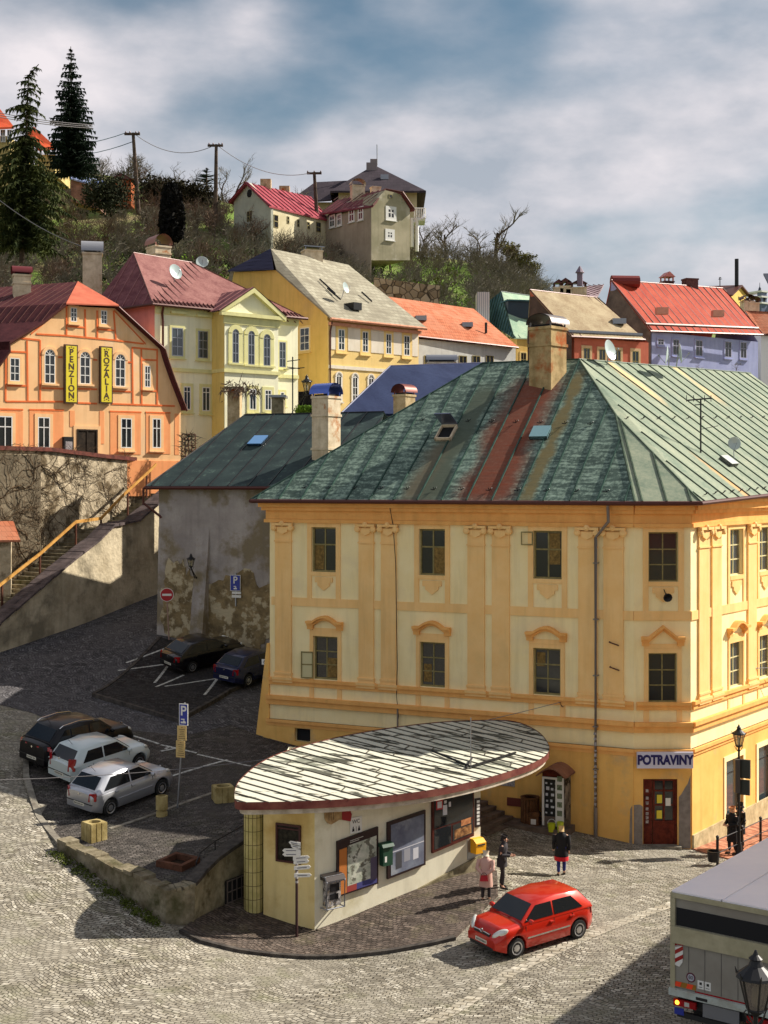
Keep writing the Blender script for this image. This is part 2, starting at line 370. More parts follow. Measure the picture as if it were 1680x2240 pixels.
def conform(poly,h,name,mat,dz=0.0,step=.7,kind='structure',thick=0):
    """flat-plan polygon laid on a height field"""
    b=[]
    for i in range(len(poly)):
        p,q=Vector(poly[i][:2]),Vector(poly[(i+1)%len(poly)][:2]);k=max(1,int((q-p).length/step))
        b+=[p+(q-p)*j/k for j in range(k)]
    x0,x1=min(p.x for p in b),max(p.x for p in b);y0,y1=min(p.y for p in b),max(p.y for p in b)
    nb=len(b);pts=list(b)+[Vector((x,y))for x in np.arange(x0+.31,x1,step)for y in np.arange(y0+.27,y1,step)]
    vs,es,fs,*_=delaunay_2d_cdt(pts,[(i,(i+1)%nb)for i in range(nb)],[list(range(nb))],1,1e-4)
    m=MB();m.add([Vector((v.x,v.y,h(v.x,v.y)+dz))for v in vs],[list(f)for f in fs])
    if thick:
        for i in range(nb):
            p,q=b[i],b[(i+1)%nb];zp,zq=h(p.x,p.y)+dz,h(q.x,q.y)+dz
            m.poly([(p.x,p.y,zp-thick),(q.x,q.y,zq-thick),(q.x,q.y,zq),(p.x,p.y,zp)])
    o=m.build(name,mat,smooth=25);return tag(o,kind=kind)
def strip(pts,w,h,m,dz=.012,t=.0):
    """painted strip following a height field"""
    P=[]
    for i in range(len(pts)-1):
        p,q=Vector(pts[i][:2]),Vector(pts[i+1][:2]);k=max(1,int((q-p).length/.4))
        P+=[p+(q-p)*j/k for j in range(k)]
    P.append(Vector(pts[-1][:2]));L=[]
    for i,p in enumerate(P):
        d=(P[min(i+1,len(P)-1)]-P[max(i-1,0)]).normalized();n=Vector((-d.y,d.x))*w/2
        L.append((p+n,p-n))
    top=[[Vector((c.x,c.y,h(c.x,c.y)+dz))for c in r]for r in L]
    if t:
        G=[[a-Vector((0,0,t)),a,b,b-Vector((0,0,t))]for a,b in top];m.grid(G)
        m.poly(G[0]);m.poly(G[-1][::-1])
    else:m.grid(top)

# plaza (raised parking terrace)
lead=[gp(56,1640),gp(57,1700),gp(85,1790),gp(136,1852),gp(180,1872),gp(222,1892),gp(262,1911),gp(304,1929),gp(345,1950),gp(371,1962)]
tipc=[(-6.05,40.75),(-5.75,41.0),(-5.55,41.6),(-5.25,42.35),(-4.8,43.1),(-4.3,43.8),(-3.6,44.6)]
plz=[tuple(p[:2])for p in lead]+tipc+[(-2.0,46.0),(1.5,47.2),(2.2,50.3),(2.6,53.7),(-5.0,57.25),(-6.5,58.5)]
back=[gp(400,1612),gp(300,1600),gp(180,1597),gp(90,1600)]
plz+=[tuple(p[:2])for p in back]
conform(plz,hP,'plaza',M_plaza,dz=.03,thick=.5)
# upper triangular parking bay edged with a kerb
tri=[gs(205,1525,hS,64),gs(390,1582,hS,60),gs(505,1515,hS,62),gs(560,1490,hS,66),gs(560,1440,hS,70),gs(420,1420,hS,72),gs(350,1400,hS,73)]
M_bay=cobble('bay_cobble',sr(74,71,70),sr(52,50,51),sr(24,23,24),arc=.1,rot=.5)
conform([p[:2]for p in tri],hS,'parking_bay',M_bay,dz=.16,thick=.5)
mb=MB();strip([p[:2]for p in(tri[6],tri[0],tri[1],tri[2],tri[3])],.16,hS,mb,dz=.20,t=.5);tag(mb.build('bay_kerb',M_darkstone),kind='structure')
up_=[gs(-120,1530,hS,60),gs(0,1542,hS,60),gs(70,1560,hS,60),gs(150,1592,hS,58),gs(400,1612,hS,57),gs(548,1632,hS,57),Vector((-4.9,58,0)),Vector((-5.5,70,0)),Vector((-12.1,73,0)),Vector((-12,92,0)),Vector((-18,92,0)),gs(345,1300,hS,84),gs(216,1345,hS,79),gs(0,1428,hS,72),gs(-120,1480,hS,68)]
conform([p[:2]for p in up_],hS,'uphill_road_shade',cobble('uphill_shade_cobble',sr(118,115,116),sr(84,82,85),sr(30,29,31),arc=.2,rot=1.1),dz=.02,step=.9)  # street overlay in darker cobble, standing in for the shade cast here
mb=MB();strip([gs(*q_)[:2]for q_ in((860,2275),(1000,2207),(1115,2129),(1287,2047),(1463,1981),(1600,1935))],.42,hS,mb,dz=.012);tag(mb.build('gutter_strip',cobble('gutter_setts',sr(206,198,180),sr(164,154,136),sr(70,62,52),bw=.3,rh=.21,arc=0)),kind='structure')
# kerbs
mb=MB();strip([p[:2]for p in lead[:5]],.22,hP,mb,dz=.09,t=.5);tag(mb.build('plaza_kerb',M_kerb),kind='structure')
ft=[gs(395,2040),gs(440,2062),gs(520,2082),gs(620,2094),gs(740,2096),gs(860,2083),gs(950,2066),gs(995,2055)]
mb=MB();strip([p[:2]for p in ft],.16,hS,mb,dz=.10,t=.5);tag(mb.build('footway_kerb',M_darkstone,smooth=False),kind='structure')
foot=[tuple(p[:2])for p in ft]+[(3.6,43.3),(3.75,45.5),(3.2,45.6),(-2.0,41.7),(-3.5,44.2),(-4.2,43.8),(-5.2,42.0),(-5.7,40.85)]
conform(foot,hS,'footway',M_walk,dz=.085,thick=.4)
bp=[gs(1509,1857),gs(1560,1852),gs(1640,1868),gs(1760,1850),gs(1760,1740),gs(1680,1782)]
bp=[(11.4,50.7),(12.8,49.0),(14.0,48.6),(30,70),(27,72)]
conform(bp,hS,'brick_pavement',M_brickpave,dz=.05,thick=.3)

# painted parking lines: upper bay (on the bay, dz .16) and plaza
mb=MB();q=lambda x,y:gs(x,y,hS,66)[:2]
for a,b in(((276,1457),(378,1419)),((258,1474),(366,1460)),((338,1501),(368,1462)),((341,1510),(402,1484)),((360,1509),(492,1489)),((447,1528),(484,1478))):
    strip([q(*a),q(*b)],.13,hS,mb,dz=.168)
tag(mb.build('bay_parking_lines',M_line),kind='structure')
mb=MB();q=lambda x,y:gp(x,y)[:2]
for a,b in(((290,1611),(348,1629)),((352,1631),(430,1649)),((432,1652),(548,1678)),((362,1640),(372,1634)),((374,1700),(498,1664)),((352,1645),(395,1637))):
    strip([q(*a),q(*b)],.12,hP,mb,dz=.038)
tag(mb.build('plaza_parking_lines',M_line),kind='structure')
mb=MB();strip([q(240,1815),q(330,1785),q(420,1752),q(470,1735)],.16,hP,mb,dz=.05,t=.2);tag(mb.build('stone_edging',M_kerb),kind='structure')

# ------------------------------------------------------------------ low wall round the tip of the plaza
t=thing('low_stone_wall','crumbling mossy stone wall tapering along the edge of the parking terrace beside the street','wall',tuple(gs(364,2032)))
mb=MB();pts=[Vector(p[:2])for p in lead[3:]]+[Vector(p)for p in tipc[:2]]
G=[]
for i,p in enumerate(pts):
    d=(pts[min(i+1,len(pts)-1)]-pts[max(i-1,0)]).normalized();n=Vector((d.y,-d.x));n=-n if n.y>0 else n
    zt=hP(p.x,p.y)+.02+(.16 if i%2 else .22);zb=hS(p.x,p.y)-.3
    a=p+n*.18;c=p-n*.28
    G.append([Vector((a.x-.0,a.y-.08,zb)),Vector((a.x,a.y,zt)),Vector((c.x,c.y,zt)),Vector((c.x,c.y,zb))])
mb.grid(G);mb.poly(G[0]);mb.poly(G[-1]);mb.build('stone_body',M_stone,t)
mb=MB()
for i in range(len(pts)-1):
    p,q2=pts[i],pts[i+1];d=(q2-p);n=Vector((d.y,-d.x)).normalized();n=-n if n.y>0 else n
    k=2
    for j in range(k):
        if random.random()<.12:continue
        a=p+d*(j+.05)/k;b=p+d*(j+.93)/k;z0=hP(a.x,a.y)+.2;z1=hP(b.x,b.y)+.2;o1=.24+random.uniform(-.03,.03);o2=-.30;hh=random.uniform(.07,.12)
        mb.hexa([Vector((a.x+n.x*o1,a.y+n.y*o1,z0)),Vector((b.x+n.x*o1,b.y+n.y*o1,z1)),Vector((b.x+n.x*o2,b.y+n.y*o2,z1)),Vector((a.x+n.x*o2,a.y+n.y*o2,z0)),
                 Vector((a.x+n.x*o1,a.y+n.y*o1,z0+hh)),Vector((b.x+n.x*o1,b.y+n.y*o1,z1+hh)),Vector((b.x+n.x*o2,b.y+n.y*o2,z1+hh)),Vector((a.x+n.x*o2,a.y+n.y*o2,z0+hh))])
mb.build('coping',M_stone,t)
# curved parapet wall beside the basement entrance
t2=thing('curved_parapet_wall','curved weathered wall with barred basement window beside the kiosk','wall',(-5.3,42,0))
cw=[Vector(p)for p in tipc];cw=[Vector((-6.0,40.85))]+cw[1:]+[Vector((-2.4,45.6)),Vector((-1.2,46.3))]
sm=[]
for i in range(len(cw)-1):
    for j in range(4):sm.append(cw[i].lerp(cw[i+1],j/4))
sm.append(cw[-1]);G=[];T=[]
for i,p in enumerate(sm):
    f=i/(len(sm)-1);d=(sm[min(i+1,len(sm)-1)]-sm[max(i-1,0)]).normalized();n=Vector((d.y,-d.x))
    zt=1.12+min(1,f*1.5)*.95;a=p+n*.12;c=p-n*.16
    zb=-1.0
    G.append([Vector((a.x,a.y,zb)),Vector((a.x,a.y,zt)),Vector((c.x,c.y,zt)),Vector((c.x,c.y,zb))])
    a=p+n*.2;c=p-n*.24
    T.append([Vector((a.x,a.y,zt+.003)),Vector((a.x,a.y,zt+.12)),Vector((c.x,c.y,zt+.12)),Vector((c.x,c.y,zt+.003))])
mb=MB();mb.grid(G);mb.poly(G[0]);mb.poly(G[-1]);mb.build('wall_body',M_conc,t2,smooth=30)
mb=MB()
for i in range(len(T)-1):
    mb.hexa([T[i][0],T[i+1][0],T[i+1][3],T[i][3],T[i][1],T[i+1][1],T[i+1][2],T[i][2]])
mb.build('coping',M_darkstone,t2)
def inpoly(x,y,P):
    c=False
    for i in range(len(P)):
        a,b=P[i],P[i-1]
        if(a[1]>y)!=(b[1]>y)and x<(b[0]-a[0])*(y-a[1])/(b[1]-a[1])+a[0]:c=not c
    return c
def segd(x,y,P):
    p=Vector((x,y));r=1e9
    for i in range(len(P)):
        a,b=Vector(P[i-1][:2]),Vector(P[i][:2]);d=b-a;t=max(0,min(1,(p-a).dot(d)/max(1e-9,d.dot(d))));r=min(r,(a+d*t-p).length)
    return r
for v in street.data.vertices:
    x,y=v.co.x,v.co.y
    if inpoly(x,y,plz):
        d=segd(x,y,plz)
        if d>.55:v.co.z-=min(1.0,(d-.3)*1.2)
# barred basement window and side wall bits on the curved wall
fw=Fr((-5.02,42.62),(-4.1,44.05));fw.N=Vector((fw.U.y,-fw.U.x,0))
mb=MB();mb.box(fw,0,1.7,-.1,.95,.10,.15);wnd=mb.build('basement_window',flat('dark_hollow',(.012,.011,.01),.9),t2)
mb=MB()
for i in range(8):mb.box(fw,.02+i*.235,.06+i*.235,-.1,.95,.151,.175)
for z in(-.1,.25,.58,.92):mb.box(fw,0,1.7,z,z+.035,.176,.195)
mb.build('window_bars',flat('rusty_steel',sr(112,100,92),.7,.3),wnd)
# ------------------------------------------------------------------ plaster etc.
M_yel=pm('plaster_yellow',sr(251,208,142),sr(246,198,128),1.2,.85,.12,c3=sr(236,196,132),s3=.5,a3=(.55,.75))
M_pale=pm('plaster_pale',sr(253,234,182),sr(248,226,168),1.0,.85,.12,c3=sr(238,218,172),s3=.6,a3=(.55,.75))
M_trim=pm('plaster_trim',sr(246,186,110),sr(234,170,96),1.6,.85,.12)
M_plinth=pm('plaster_plinth',sr(242,192,110),sr(230,176,96),.9,.88,.2,c3=sr(206,172,122),s3=.7,a3=(.56,.7))
M_patch=pm('bare_render',sr(146,138,132),sr(120,112,106),3,.9,.35)
M_winfr=pm('window_wood_green',sr(150,138,92),sr(122,112,74),6,.6,.1)
M_white=flat('white_paint',sr(222,220,214),.5)
M_glass=flat('window_glass',(.018,.02,.022),.08,0,.7)
M_glassb=flat('window_glass_blue',(.035,.05,.06),.06,0,.8)
M_curt=pm('curtain',sr(150,122,70),sr(96,78,46),9,.8,0)
M_brown=flat('gutter_brown',sr(84,44,36),.45,.2)
M_pipe=flat('downpipe_metal',sr(128,120,116),.4,.5)
M_wood=pm('door_wood',sr(112,48,34),sr(72,28,22),5,.5,.1)
M_black=flat('black_metal',(.012,.012,.014),.45,.2)
M_dark=flat('dark_interior',(.01,.01,.012),.9)
M_cable=flat('cable_black',(.02,.018,.018),.6)
M_chim=pm('chimney_render',sr(206,186,150),sr(160,138,100),2.2,.9,.3,c3=sr(176,92,44),s3=.9,a3=(.56,.66))
M_chim2=pm('chimney_white',sr(228,210,182),sr(190,170,140),1.8,.9,.25,c3=sr(186,120,74),s3=.9,a3=(.6,.68))
M_tin=flat('tin_grey',sr(150,152,158),.35,.7)

def glazing(mb,fr,u0,u1,z0,z1,w,ncol=2,rows=(.62,),t=.045,d=.04,rim=.055):
    mb.box(fr,u0,u1,z0,z0+rim,w,w+d);mb.box(fr,u0,u1,z1-rim,z1,w,w+d)
    mb.box(fr,u0,u0+rim,z0+rim,z1-rim,w,w+d);mb.box(fr,u1-rim,u1,z0+rim,z1-rim,w,w+d)
    iu0,iu1,iz0,iz1=u0+rim,u1-rim,z0+rim,z1-rim
    for i in range(1,ncol):c=iu0+(iu1-iu0)*i/ncol;mb.box(fr,c-t/2,c+t/2,iz0,iz1,w,w+d*.9)
    for r in rows:c=iz0+(iz1-iz0)*r;mb.box(fr,iu0,iu1,c-t/2,c+t/2,w,w+d*.8)
def window(fr,r,parent,frame_mat,w=-.16,ncol=2,rows=(.62,),glass=None,t=.045,rim=.055,curtain=None,name='window',sill=None,sill_mat=None,d=.04):
    u0,u1,z0,z1=r;mb=MB();glazing(mb,fr,u0,u1,z0,z1,w,ncol,rows,t,d,rim);o=mb.build(name,frame_mat,parent)
    mb=MB();mb.box(fr,u0+.01,u1-.01,z0+.01,z1-.01,w-.02,w+.012);mb.build('pane',glass or M_glass,o)
    if curtain:
        mb=MB();a,b,c,e=curtain;mb.box(fr,u0+(u1-u0)*a,u0+(u1-u0)*b,z0+(z1-z0)*c,z0+(z1-z0)*e,w+.013,w+.02);mb.build('curtain',M_curt,o)
    if sill:mb=MB();mb.box(fr,u0-.08,u1+.08,z0-.09,z0-.003,-.02,sill);mb.build('sill',sill_mat or frame_mat,o)
    return o
def holes_wall(mb,fr,u0,u1,z0,z1,holes,depth=.22,w=0,mi=0):
    us=sorted({u0,u1,*[h[0]for h in holes],*[h[1]for h in holes]});zs=sorted({z0,z1,*[h[2]for h in holes],*[h[3]for h in holes]})
    us=[q for q in us if u0<=q<=u1];zs=[q for q in zs if z0<=q<=z1]
    for i in range(len(us)-1):
        for j in range(len(zs)-1):
            cu,cz=(us[i]+us[i+1])/2,(zs[j]+zs[j+1])/2
            if any(h[0]<cu<h[1]and h[2]<cz<h[3]for h in holes):continue
            mb.poly([fr.P(us[i],zs[j],w),fr.P(us[i+1],zs[j],w),fr.P(us[i+1],zs[j+1],w),fr.P(us[i],zs[j+1],w)],mi)
    for h in holes:
        a=[fr.P(h[0],h[2],w),fr.P(h[1],h[2],w),fr.P(h[1],h[3],w),fr.P(h[0],h[3],w)];b=[q-fr.N*depth for q in a]
        for i in range(4):mb.poly([a[i],a[(i+1)%4],b[(i+1)%4],b[i]],mi)
        mb.poly(b,mi)
def frame_rect(mb,fr,r,wd,w0,w1,below=0):
    u0,u1,z0,z1=r
    mb.box(fr,u0-wd,u0,z0-below,z1+wd,w0,w1);mb.box(fr,u1,u1+wd,z0-below,z1+wd,w0,w1)
    mb.box(fr,u0,u1,z1,z1+wd,w0,w1)
    if not below:mb.box(fr,u0-wd,u1+wd,z0-wd,z0,w0,w1)
def arc_hood(mb,fr,u0,u1,z,rise,w1,kind='arc',th=.10):
    """moulded window hood: small horizontal ears joined by an arc or a gable"""
    n=10 if kind=='arc' else 2;e=(u1-u0)*.17;pts=[(u0,z),(u0+e,z)]
    for i in range(1,n):a=i/n;pts.append((u0+e+(u1-u0-2*e)*a,z+rise*(math.sin(math.pi*a)if kind=='arc' else 1-abs(2*a-1))))
    pts+=[(u1-e,z),(u1,z)]
    for k,(dz,w)in enumerate(((0,w1),(-th,w1*.6))):
        for i in range(len(pts)-1):
            (a,b),(c,d)=pts[i],pts[i+1]
            mb.hexa([fr.P(a,b+dz-th,0),fr.P(c,d+dz-th,0),fr.P(c,d+dz-th,w),fr.P(a,b+dz-th,w),fr.P(a,b+dz,0),fr.P(c,d+dz,0),fr.P(c,d+dz,w),fr.P(a,b+dz,w)])
    for a,b in((u0+.02,u0+e),(u1-e,u1-.02)):
        mb.box(fr,a,b,z-.34,z-2*th,0,w1*.5)
def capital(mb,fr,u0,u1,z,s=1.0):
    c=(u0+u1)/2;wd=(u1-u0)
    mb.box(fr,u0-.10,u1+.10,z-.10,z,.06,.22)
    for sg in(-1,1):
        x=c+sg*wd*.52
        mb.lathe(fr.P(x,z-.20,.06),[(.13,0),(.13,.13),(.07,.17)],10,axis=fr.N)
        mb.lathe(fr.P(c+sg*wd*.2,z-.30,.06),[(.09,0),(.08,.08)],8,axis=fr.N)
    mb.lathe(fr.P(c,z-.02,.06),[(.11,0),(.12,.14),(.05,.2)],10,axis=fr.N)
    mb.prism(fr,[(c-wd*.38,z-.16),(c+wd*.38,z-.16),(c+wd*.30,z-.36),(c,z-.46),(c-wd*.30,z-.36)],.06,.15)
def pilaster(fr,u0,u1,z0,z1,parent,mat):
    mb=MB();mb.box(fr,u0,u1,z0+.42,z1-.12,0,.07)
    mb.box(fr,u0-.03,u1+.03,z1-.78,z1-.72,.0,.11)
    mb.box(fr,u0-.04,u1+.04,z0+.34,z0+.42,0,.12);mb.box(fr,u0-.02,u1+.02,z0+.22,z0+.34,0,.09);mb.box(fr,u0-.09,u1+.09,z0+.12,z0+.22,0,.16);mb.box(fr,u0-.09,u1+.09,z0,z0+.12,0,.13)
    o=mb.build('pilaster',mat,parent);mb=MB();capital(mb,fr,u0,u1,z1);mb.build('capital',mat,o,smooth=35);return o

# ------------------------------------------------------------------ corner house
A0=Vector((-4.78,57.4));A1=Vector((9.24,50.76));B0=Vector((11.35,50.76));D2=Vector((.588,.809));Cc=B0+D2*24
FL=Fr(A0,A1);FC=Fr(A1,B0);FR2=Fr(B0,Cc)
house=thing('corner_house','large yellow baroque corner house with green patinated roof and grocery door','building',(5,58,0))
ZE=12.62
n1=Vector((.428,.904));n2=Vector((-.809,.588));K=Vector((10.81,50.02));dd=7.43
APXp=Vector((K.x-.321*dd,K.y+1.258*dd));Vb=K+(APXp-K)*2
A0b=Vector((-5.3,70.6));C2=Cc+n2*14.9  # unseen rear corner pushed out so the house shades the parked cars
rL=lambda Z,*a:FL.rect(Z,*a)
upL=[rL(zG,393,258,540,535),rL(zG,1042,265,1200,550),rL(zH,190,232,370,533)]
loL=[rL(zG,403,923,550,1188),rL(zG,1047,945,1200,1232),rL(zH,190,958,362,1260)]
cU=FC.rect(zH,910,240,1097,550);cL=FC.rect(zH,910,995,1090,1292)
cD=FC.rect(zK,1215,395,1570,1055)
zup0=sum(r[2]for r in upL)/3;zup1=sum(r[3]for r in upL)/3;zlo0=sum(r[2]for r in loL)/3;zlo1=sum(r[3]for r in loL)/3
upL=[(a,b,zup0,zup1)for a,b,_,_ in upL];loL=[(a,b,zlo0,zlo1)for a,b,_,_ in loL]
cU=(cU[0],cU[1],zup0,zup1);cL=(cL[0],cL[1],zlo0-.05,zlo1)
rU=[FR2.rect(zI,555,265,695,735),FR2.rect(zI,865,245,1005,690)];rLo=[FR2.rect(zI,545,1460,680,1930),FR2.rect(zI,855,1400,1000,1840)]
wU=rU[0][1]-rU[0][0];pit=rU[1][0]-rU[0][0]
rU=[(rU[0][0]+pit*i,rU[0][0]+pit*i+wU,zup0,zup1)for i in range(5)];rLo=[(a,b,zlo0,zlo1)for a,b,_,_ in rU]
rS=[FR2.rect(zJ,545,690,790,1480),FR2.rect(zJ,1005,560,1260,1290)]
pit2=rS[1][0]-rS[0][0];rS=[(rS[0][0]+pit2*i,rS[0][0]+pit2*i+(rS[0][1]-rS[0][0]),rS[0][2]+.0,rS[0][3])for i in range(4)]
cD=(cD[0],cD[1],hS(10,50.7)+.0,cD[3])
vent=FL.rect(zG,295,1470,390,1558)
mb=MB()
holes_wall(mb,FL,0,FL.L,-1.5,ZE+.2,upL+loL+[vent]);holes_wall(mb,FC,0,FC.L,-1.5,ZE+.2,[cU,cL,cD]);holes_wall(mb,FR2,0,FR2.L,-2.5,ZE+.2,rU+rLo+rS)
for p,q in((Cc,C2),(C2,Vb),(Vb,A0b),(A0b,A0)):
    mb.poly([(p.x,p.y,-3),(q.x,q.y,-3),(q.x,q.y,ZE+.2),(p.x,p.y,ZE+.2)])
mb.build('wall',M_pale,house,recalc=False)
# lower plinth storey in stronger yellow, slightly proud, battered
zs1=FL.uz(zG(200,1288))[1];zs2=FL.uz(zG(200,1418))[1];zsl=FL.uz(zG(700,1200))[1]
zb=lambda fr,h0:None
mb=MB()
def plinth(fr,u0,u1,z0,z1,w,holes):
    hs=[h for h in holes];us=sorted({u0,u1,*[h[0]for h in hs if u0<h[0]<u1],*[h[1]for h in hs if u0<h[1]<u1]})
    for a,b in zip(us[:-1],us[1:]):
        c=(a+b)/2;h=[h for h in hs if h[0]<c<h[1]]
        segs=[(z0,z1)]if not h else[(z0,h[0][2]),(h[0][3],z1)]
        for s0,s1 in segs:
            if s1-s0>.02:mb.box(fr,a,b,s0,s1,-.02,w)
plinth(FL,-.12,FL.L+.02,-1.4,zs2-.0,.09,[vent]);plinth(FC,0,FC.L,-1.4,zs2,.06,[cD]);plinth(FR2,0,FR2.L,-2.4,zs2,.06,rS)
# battered foot at the left end
mb.prism(FL,[(-.75,1.8),(0,1.8),(0,6.6),(-.1,6.6)],-.6,.08)
mb.prism(FL,[(-.12,1.8),(-.12,4.6),(-.115,4.6),(-.115,1.8)],-.6,.08)
mb.build('plinth',M_plinth,house)
mb=MB()
fronts=((FL,-.1,FL.L),(FC,0,FC.L),(FR2,0,FR2.L))
for fr,a,b in fronts:
    e=.06;mb=MB()
    mb.box(fr,a,b+e,zs2-.12,zs2,-.02,.17);mb.box(fr,a,b+e,zs2-.26,zs2-.123,-.02,.11);mb.build('string_course',M_trim,house);mb=MB()
    mb.box(fr,a,b+e,zs1-.05,zs1+.1,-.02,.2);mb.box(fr,a,b+e,zs1-.28,zs1-.053,-.02,.12);mb.build('string_course',M_trim,house);mb=MB()
    mb.box(fr,a+.1,b,zsl-.12,zsl,-.02,.15);mb.box(fr,a+.1,b,zsl-.3,zsl-.123,-.02,.08);mb.build('sill_course',M_trim,house)
zm0=FL.uz(zG(480,740))[1];zm1=FL.uz(zG(480,690))[1]
mb=MB();PL=[]
for Z,x0,x1 in((zG,175,272),(zG,680,770),(zG,815,905),(zG,1338,1440),(zG,1485,1590),(zH,475,590),(zH,632,755)):
    a=FL.uz(Z(x0,600))[0];b=FL.uz(Z(x1,600))[0];PL.append((a,b))
zp0=FL.uz(zG(220,1192))[1]-.02;zp1=FL.uz(zG(220,232))[1]
PR=[FR2.uz(zI(x,900))[0]for x in(222,328,360,458,740,828)];PR=[(PR[0],PR[1]),(PR[2],PR[3]),(PR[4],PR[5]),(PR[4]+pit,PR[5]+pit),(PR[4]+2*pit,PR[5]+2*pit),(PR[4]+3*pit,PR[5]+3*pit)]
def bands(fr,u0,u1,z0,z1,skip,w):
    global mb;c=u0
    for a,b in sorted(skip):
        if a>c:mb.box(fr,c,a,z0,z1,-.02,w)
        c=max(c,b)
    if c<u1:mb.box(fr,c,u1,z0,z1,-.02,w)
for fr,c0,sk in((FL,.1,PL),(FC,0,[]),(FR2,0,PR)):mb=MB();bands(fr,c0,fr.L,zm0,zm1,sk,.045);mb.build('middle_band',M_yel,house)
for a,b in PL:pilaster(FL,a,b,zp0,zp1,house,M_yel)
for a,b in PR:pilaster(FR2,a,b,zp0,zp1,house,M_yel)
# entablature under the eaves
mb=MB();ztop=ZE+.06;steps=((zp1+.02,zp1+.16,.12),(zp1+.163,zp1+.52,.06),(zp1+.523,zp1+.66,.2),(zp1+.663,zp1+.9,.30),(zp1+.903,ztop,.42))
for fr,a,b in fronts:
    for z0,z1,w in steps:mb.box(fr,a-(w if fr is FL else 0),b+w*(.25 if fr is FL else .3),z0,z1,-.02,w)
mb.build('cornice',M_trim,house)
# windows of the two upper storeys
cur=[((.08,.45,.05,.62),(.52,.9,.05,.5)),((.52,.93,.04,.62),(.1,.42,.1,.5)),((.5,.9,.3,.95),(.1,.4,.6,.9))]
for i in range(3):
    window(FL,upL[i],house,M_winfr,curtain=cur[i][0],t=.06,rim=.07);window(FL,loL[i],house,M_winfr,rows=(.66,.33),curtain=cur[i][1],t=.05,rim=.07)
window(FC,cU,house,M_winfr,rows=(.66,.33));window(FC,cL,house,M_winfr,rows=(.66,.33))
M_cream=flat('window_cream',sr(210,200,150),.6)
for r in rU+rLo:window(FR2,r,house,M_cream,rows=(.66,.33),glass=M_glassb)
# open casements
mb=MB();u=loL[0];f2=Fr(FL.P(u[0],0,.02)[:2],(FL.P(u[0],0,.02)-FL.U*.52+FL.N*.12)[:2]);glazing(mb,f2,0,.52,u[2]+.02,u[2]+1.12,0,1,(.52,),.05,.04,.05)
o=mb.build('open_casement',M_winfr,house);mb=MB();mb.box(f2,.03,.49,u[2]+.05,u[2]+1.08,.01,.02);mb.build('pane',flat('sunny_pane',sr(205,196,150),.3),o)
mb=MB();u=upL[2];f2=Fr(FL.P(u[0],0,.02)[:2],(FL.P(u[0],0,.02)-FL.U*.46+FL.N*.1)[:2]);glazing(mb,f2,0,.46,u[3]-.56,u[3]-.04,0,1,(),.05,.04,.045);mb.build('open_casement',M_winfr,house)
# surrounds, aprons, hoods
def dress(fr,up,lo,kind='arc'):
    mb=MB();wd=.2
    frame_rect(mb,fr,up,wd,-.01,.04,below=up[2]-zm1);cu=(up[0]+up[1])/2;hw=(up[1]-up[0])/2
    mb.box(fr,up[0],up[1],up[2]-.16,up[2]-.0,-.01,.05);mb.build('window_surround',M_yel,house)
    ap=MB();ap.prism(fr,[(cu-hw*.72,up[2]-.22),(cu+hw*.72,up[2]-.22),(cu+hw*.72,up[2]-.42),(cu+hw*.5,up[2]-.44),(cu+hw*.5,up[2]-.56),(cu,up[2]-.76),(cu-hw*.5,up[2]-.56),(cu-hw*.5,up[2]-.44),(cu-hw*.72,up[2]-.42)],0,.05);ap.build('apron_shield',M_yel,house)
    mb=MB();frame_rect(mb,fr,lo,.16,-.01,.04,below=lo[2]-zsl)
    mb.box(fr,lo[0]-.18,lo[0]+.02,zs1+.1,zsl-.3,-.01,.03);mb.box(fr,lo[1]-.02,lo[1]+.18,zs1+.1,zsl-.3,-.01,.03)
    mb.box(fr,lo[0]-.16,lo[1]+.16,lo[3]+.163,lo[3]+.34,-.01,.03);mb.build('window_surround',M_yel,house)
    hd=MB();arc_hood(hd,fr,lo[0]-.26,lo[1]+.26,lo[3]+.62,.24 if kind=='arc' else .42,.26,kind);hd.build('window_hood',M_trim,house)
for a,b in zip(upL,loL):dress(FL,a,b)
dress(FC,cU,cL,'gable')
for a,b in zip(rU,rLo):dress(FR2,a,b)
# vent opening
mb=MB();mb.box(FL,vent[0]+.01,vent[1]-.01,vent[2]+.01,vent[3]-.01,-.15,-.12);mb.build('basement_vent',M_dark,house)
# shop windows on the right front
for r in rS:
    o=window(FR2,r,house,M_black,w=-.14,ncol=1,rows=(.78,),t=.05,rim=.06,glass=M_glassb,name='shop_window')
    mb=MB();frame_rect(mb,FR2,r,.2,.06,.1,below=.25);mb.build('surround',M_pale,o)
mb=MB();mb.box(FR2,0,FR2.L,-2.4,hS(11.5,51.2)+.55,.061,.13);mb.build('stone_base',pm('base_stone',sr(206,190,150),sr(160,144,108),2.5,.9,.35),house)
# damaged render near the door
mb=MB();z0=cD[2]-.1
for pts in([(cD[0]-.52,z0),(cD[0]-.02,z0),(cD[0]-.02,1.35),(cD[0]-.12,1.42),(cD[0]-.4,1.4),(cD[0]-.48,1.25)],[(cD[1]+.05,z0),(FC.L-.02,z0),(FC.L-.02,2.5),(FC.L-.12,2.2),(FC.L-.22,2.05),(cD[1]+.14,1.8),(cD[1]+.05,1.7)]):
    mb.prism(FC,pts,.061,.072)
mb.build('bare_render_patch',M_patch,house)
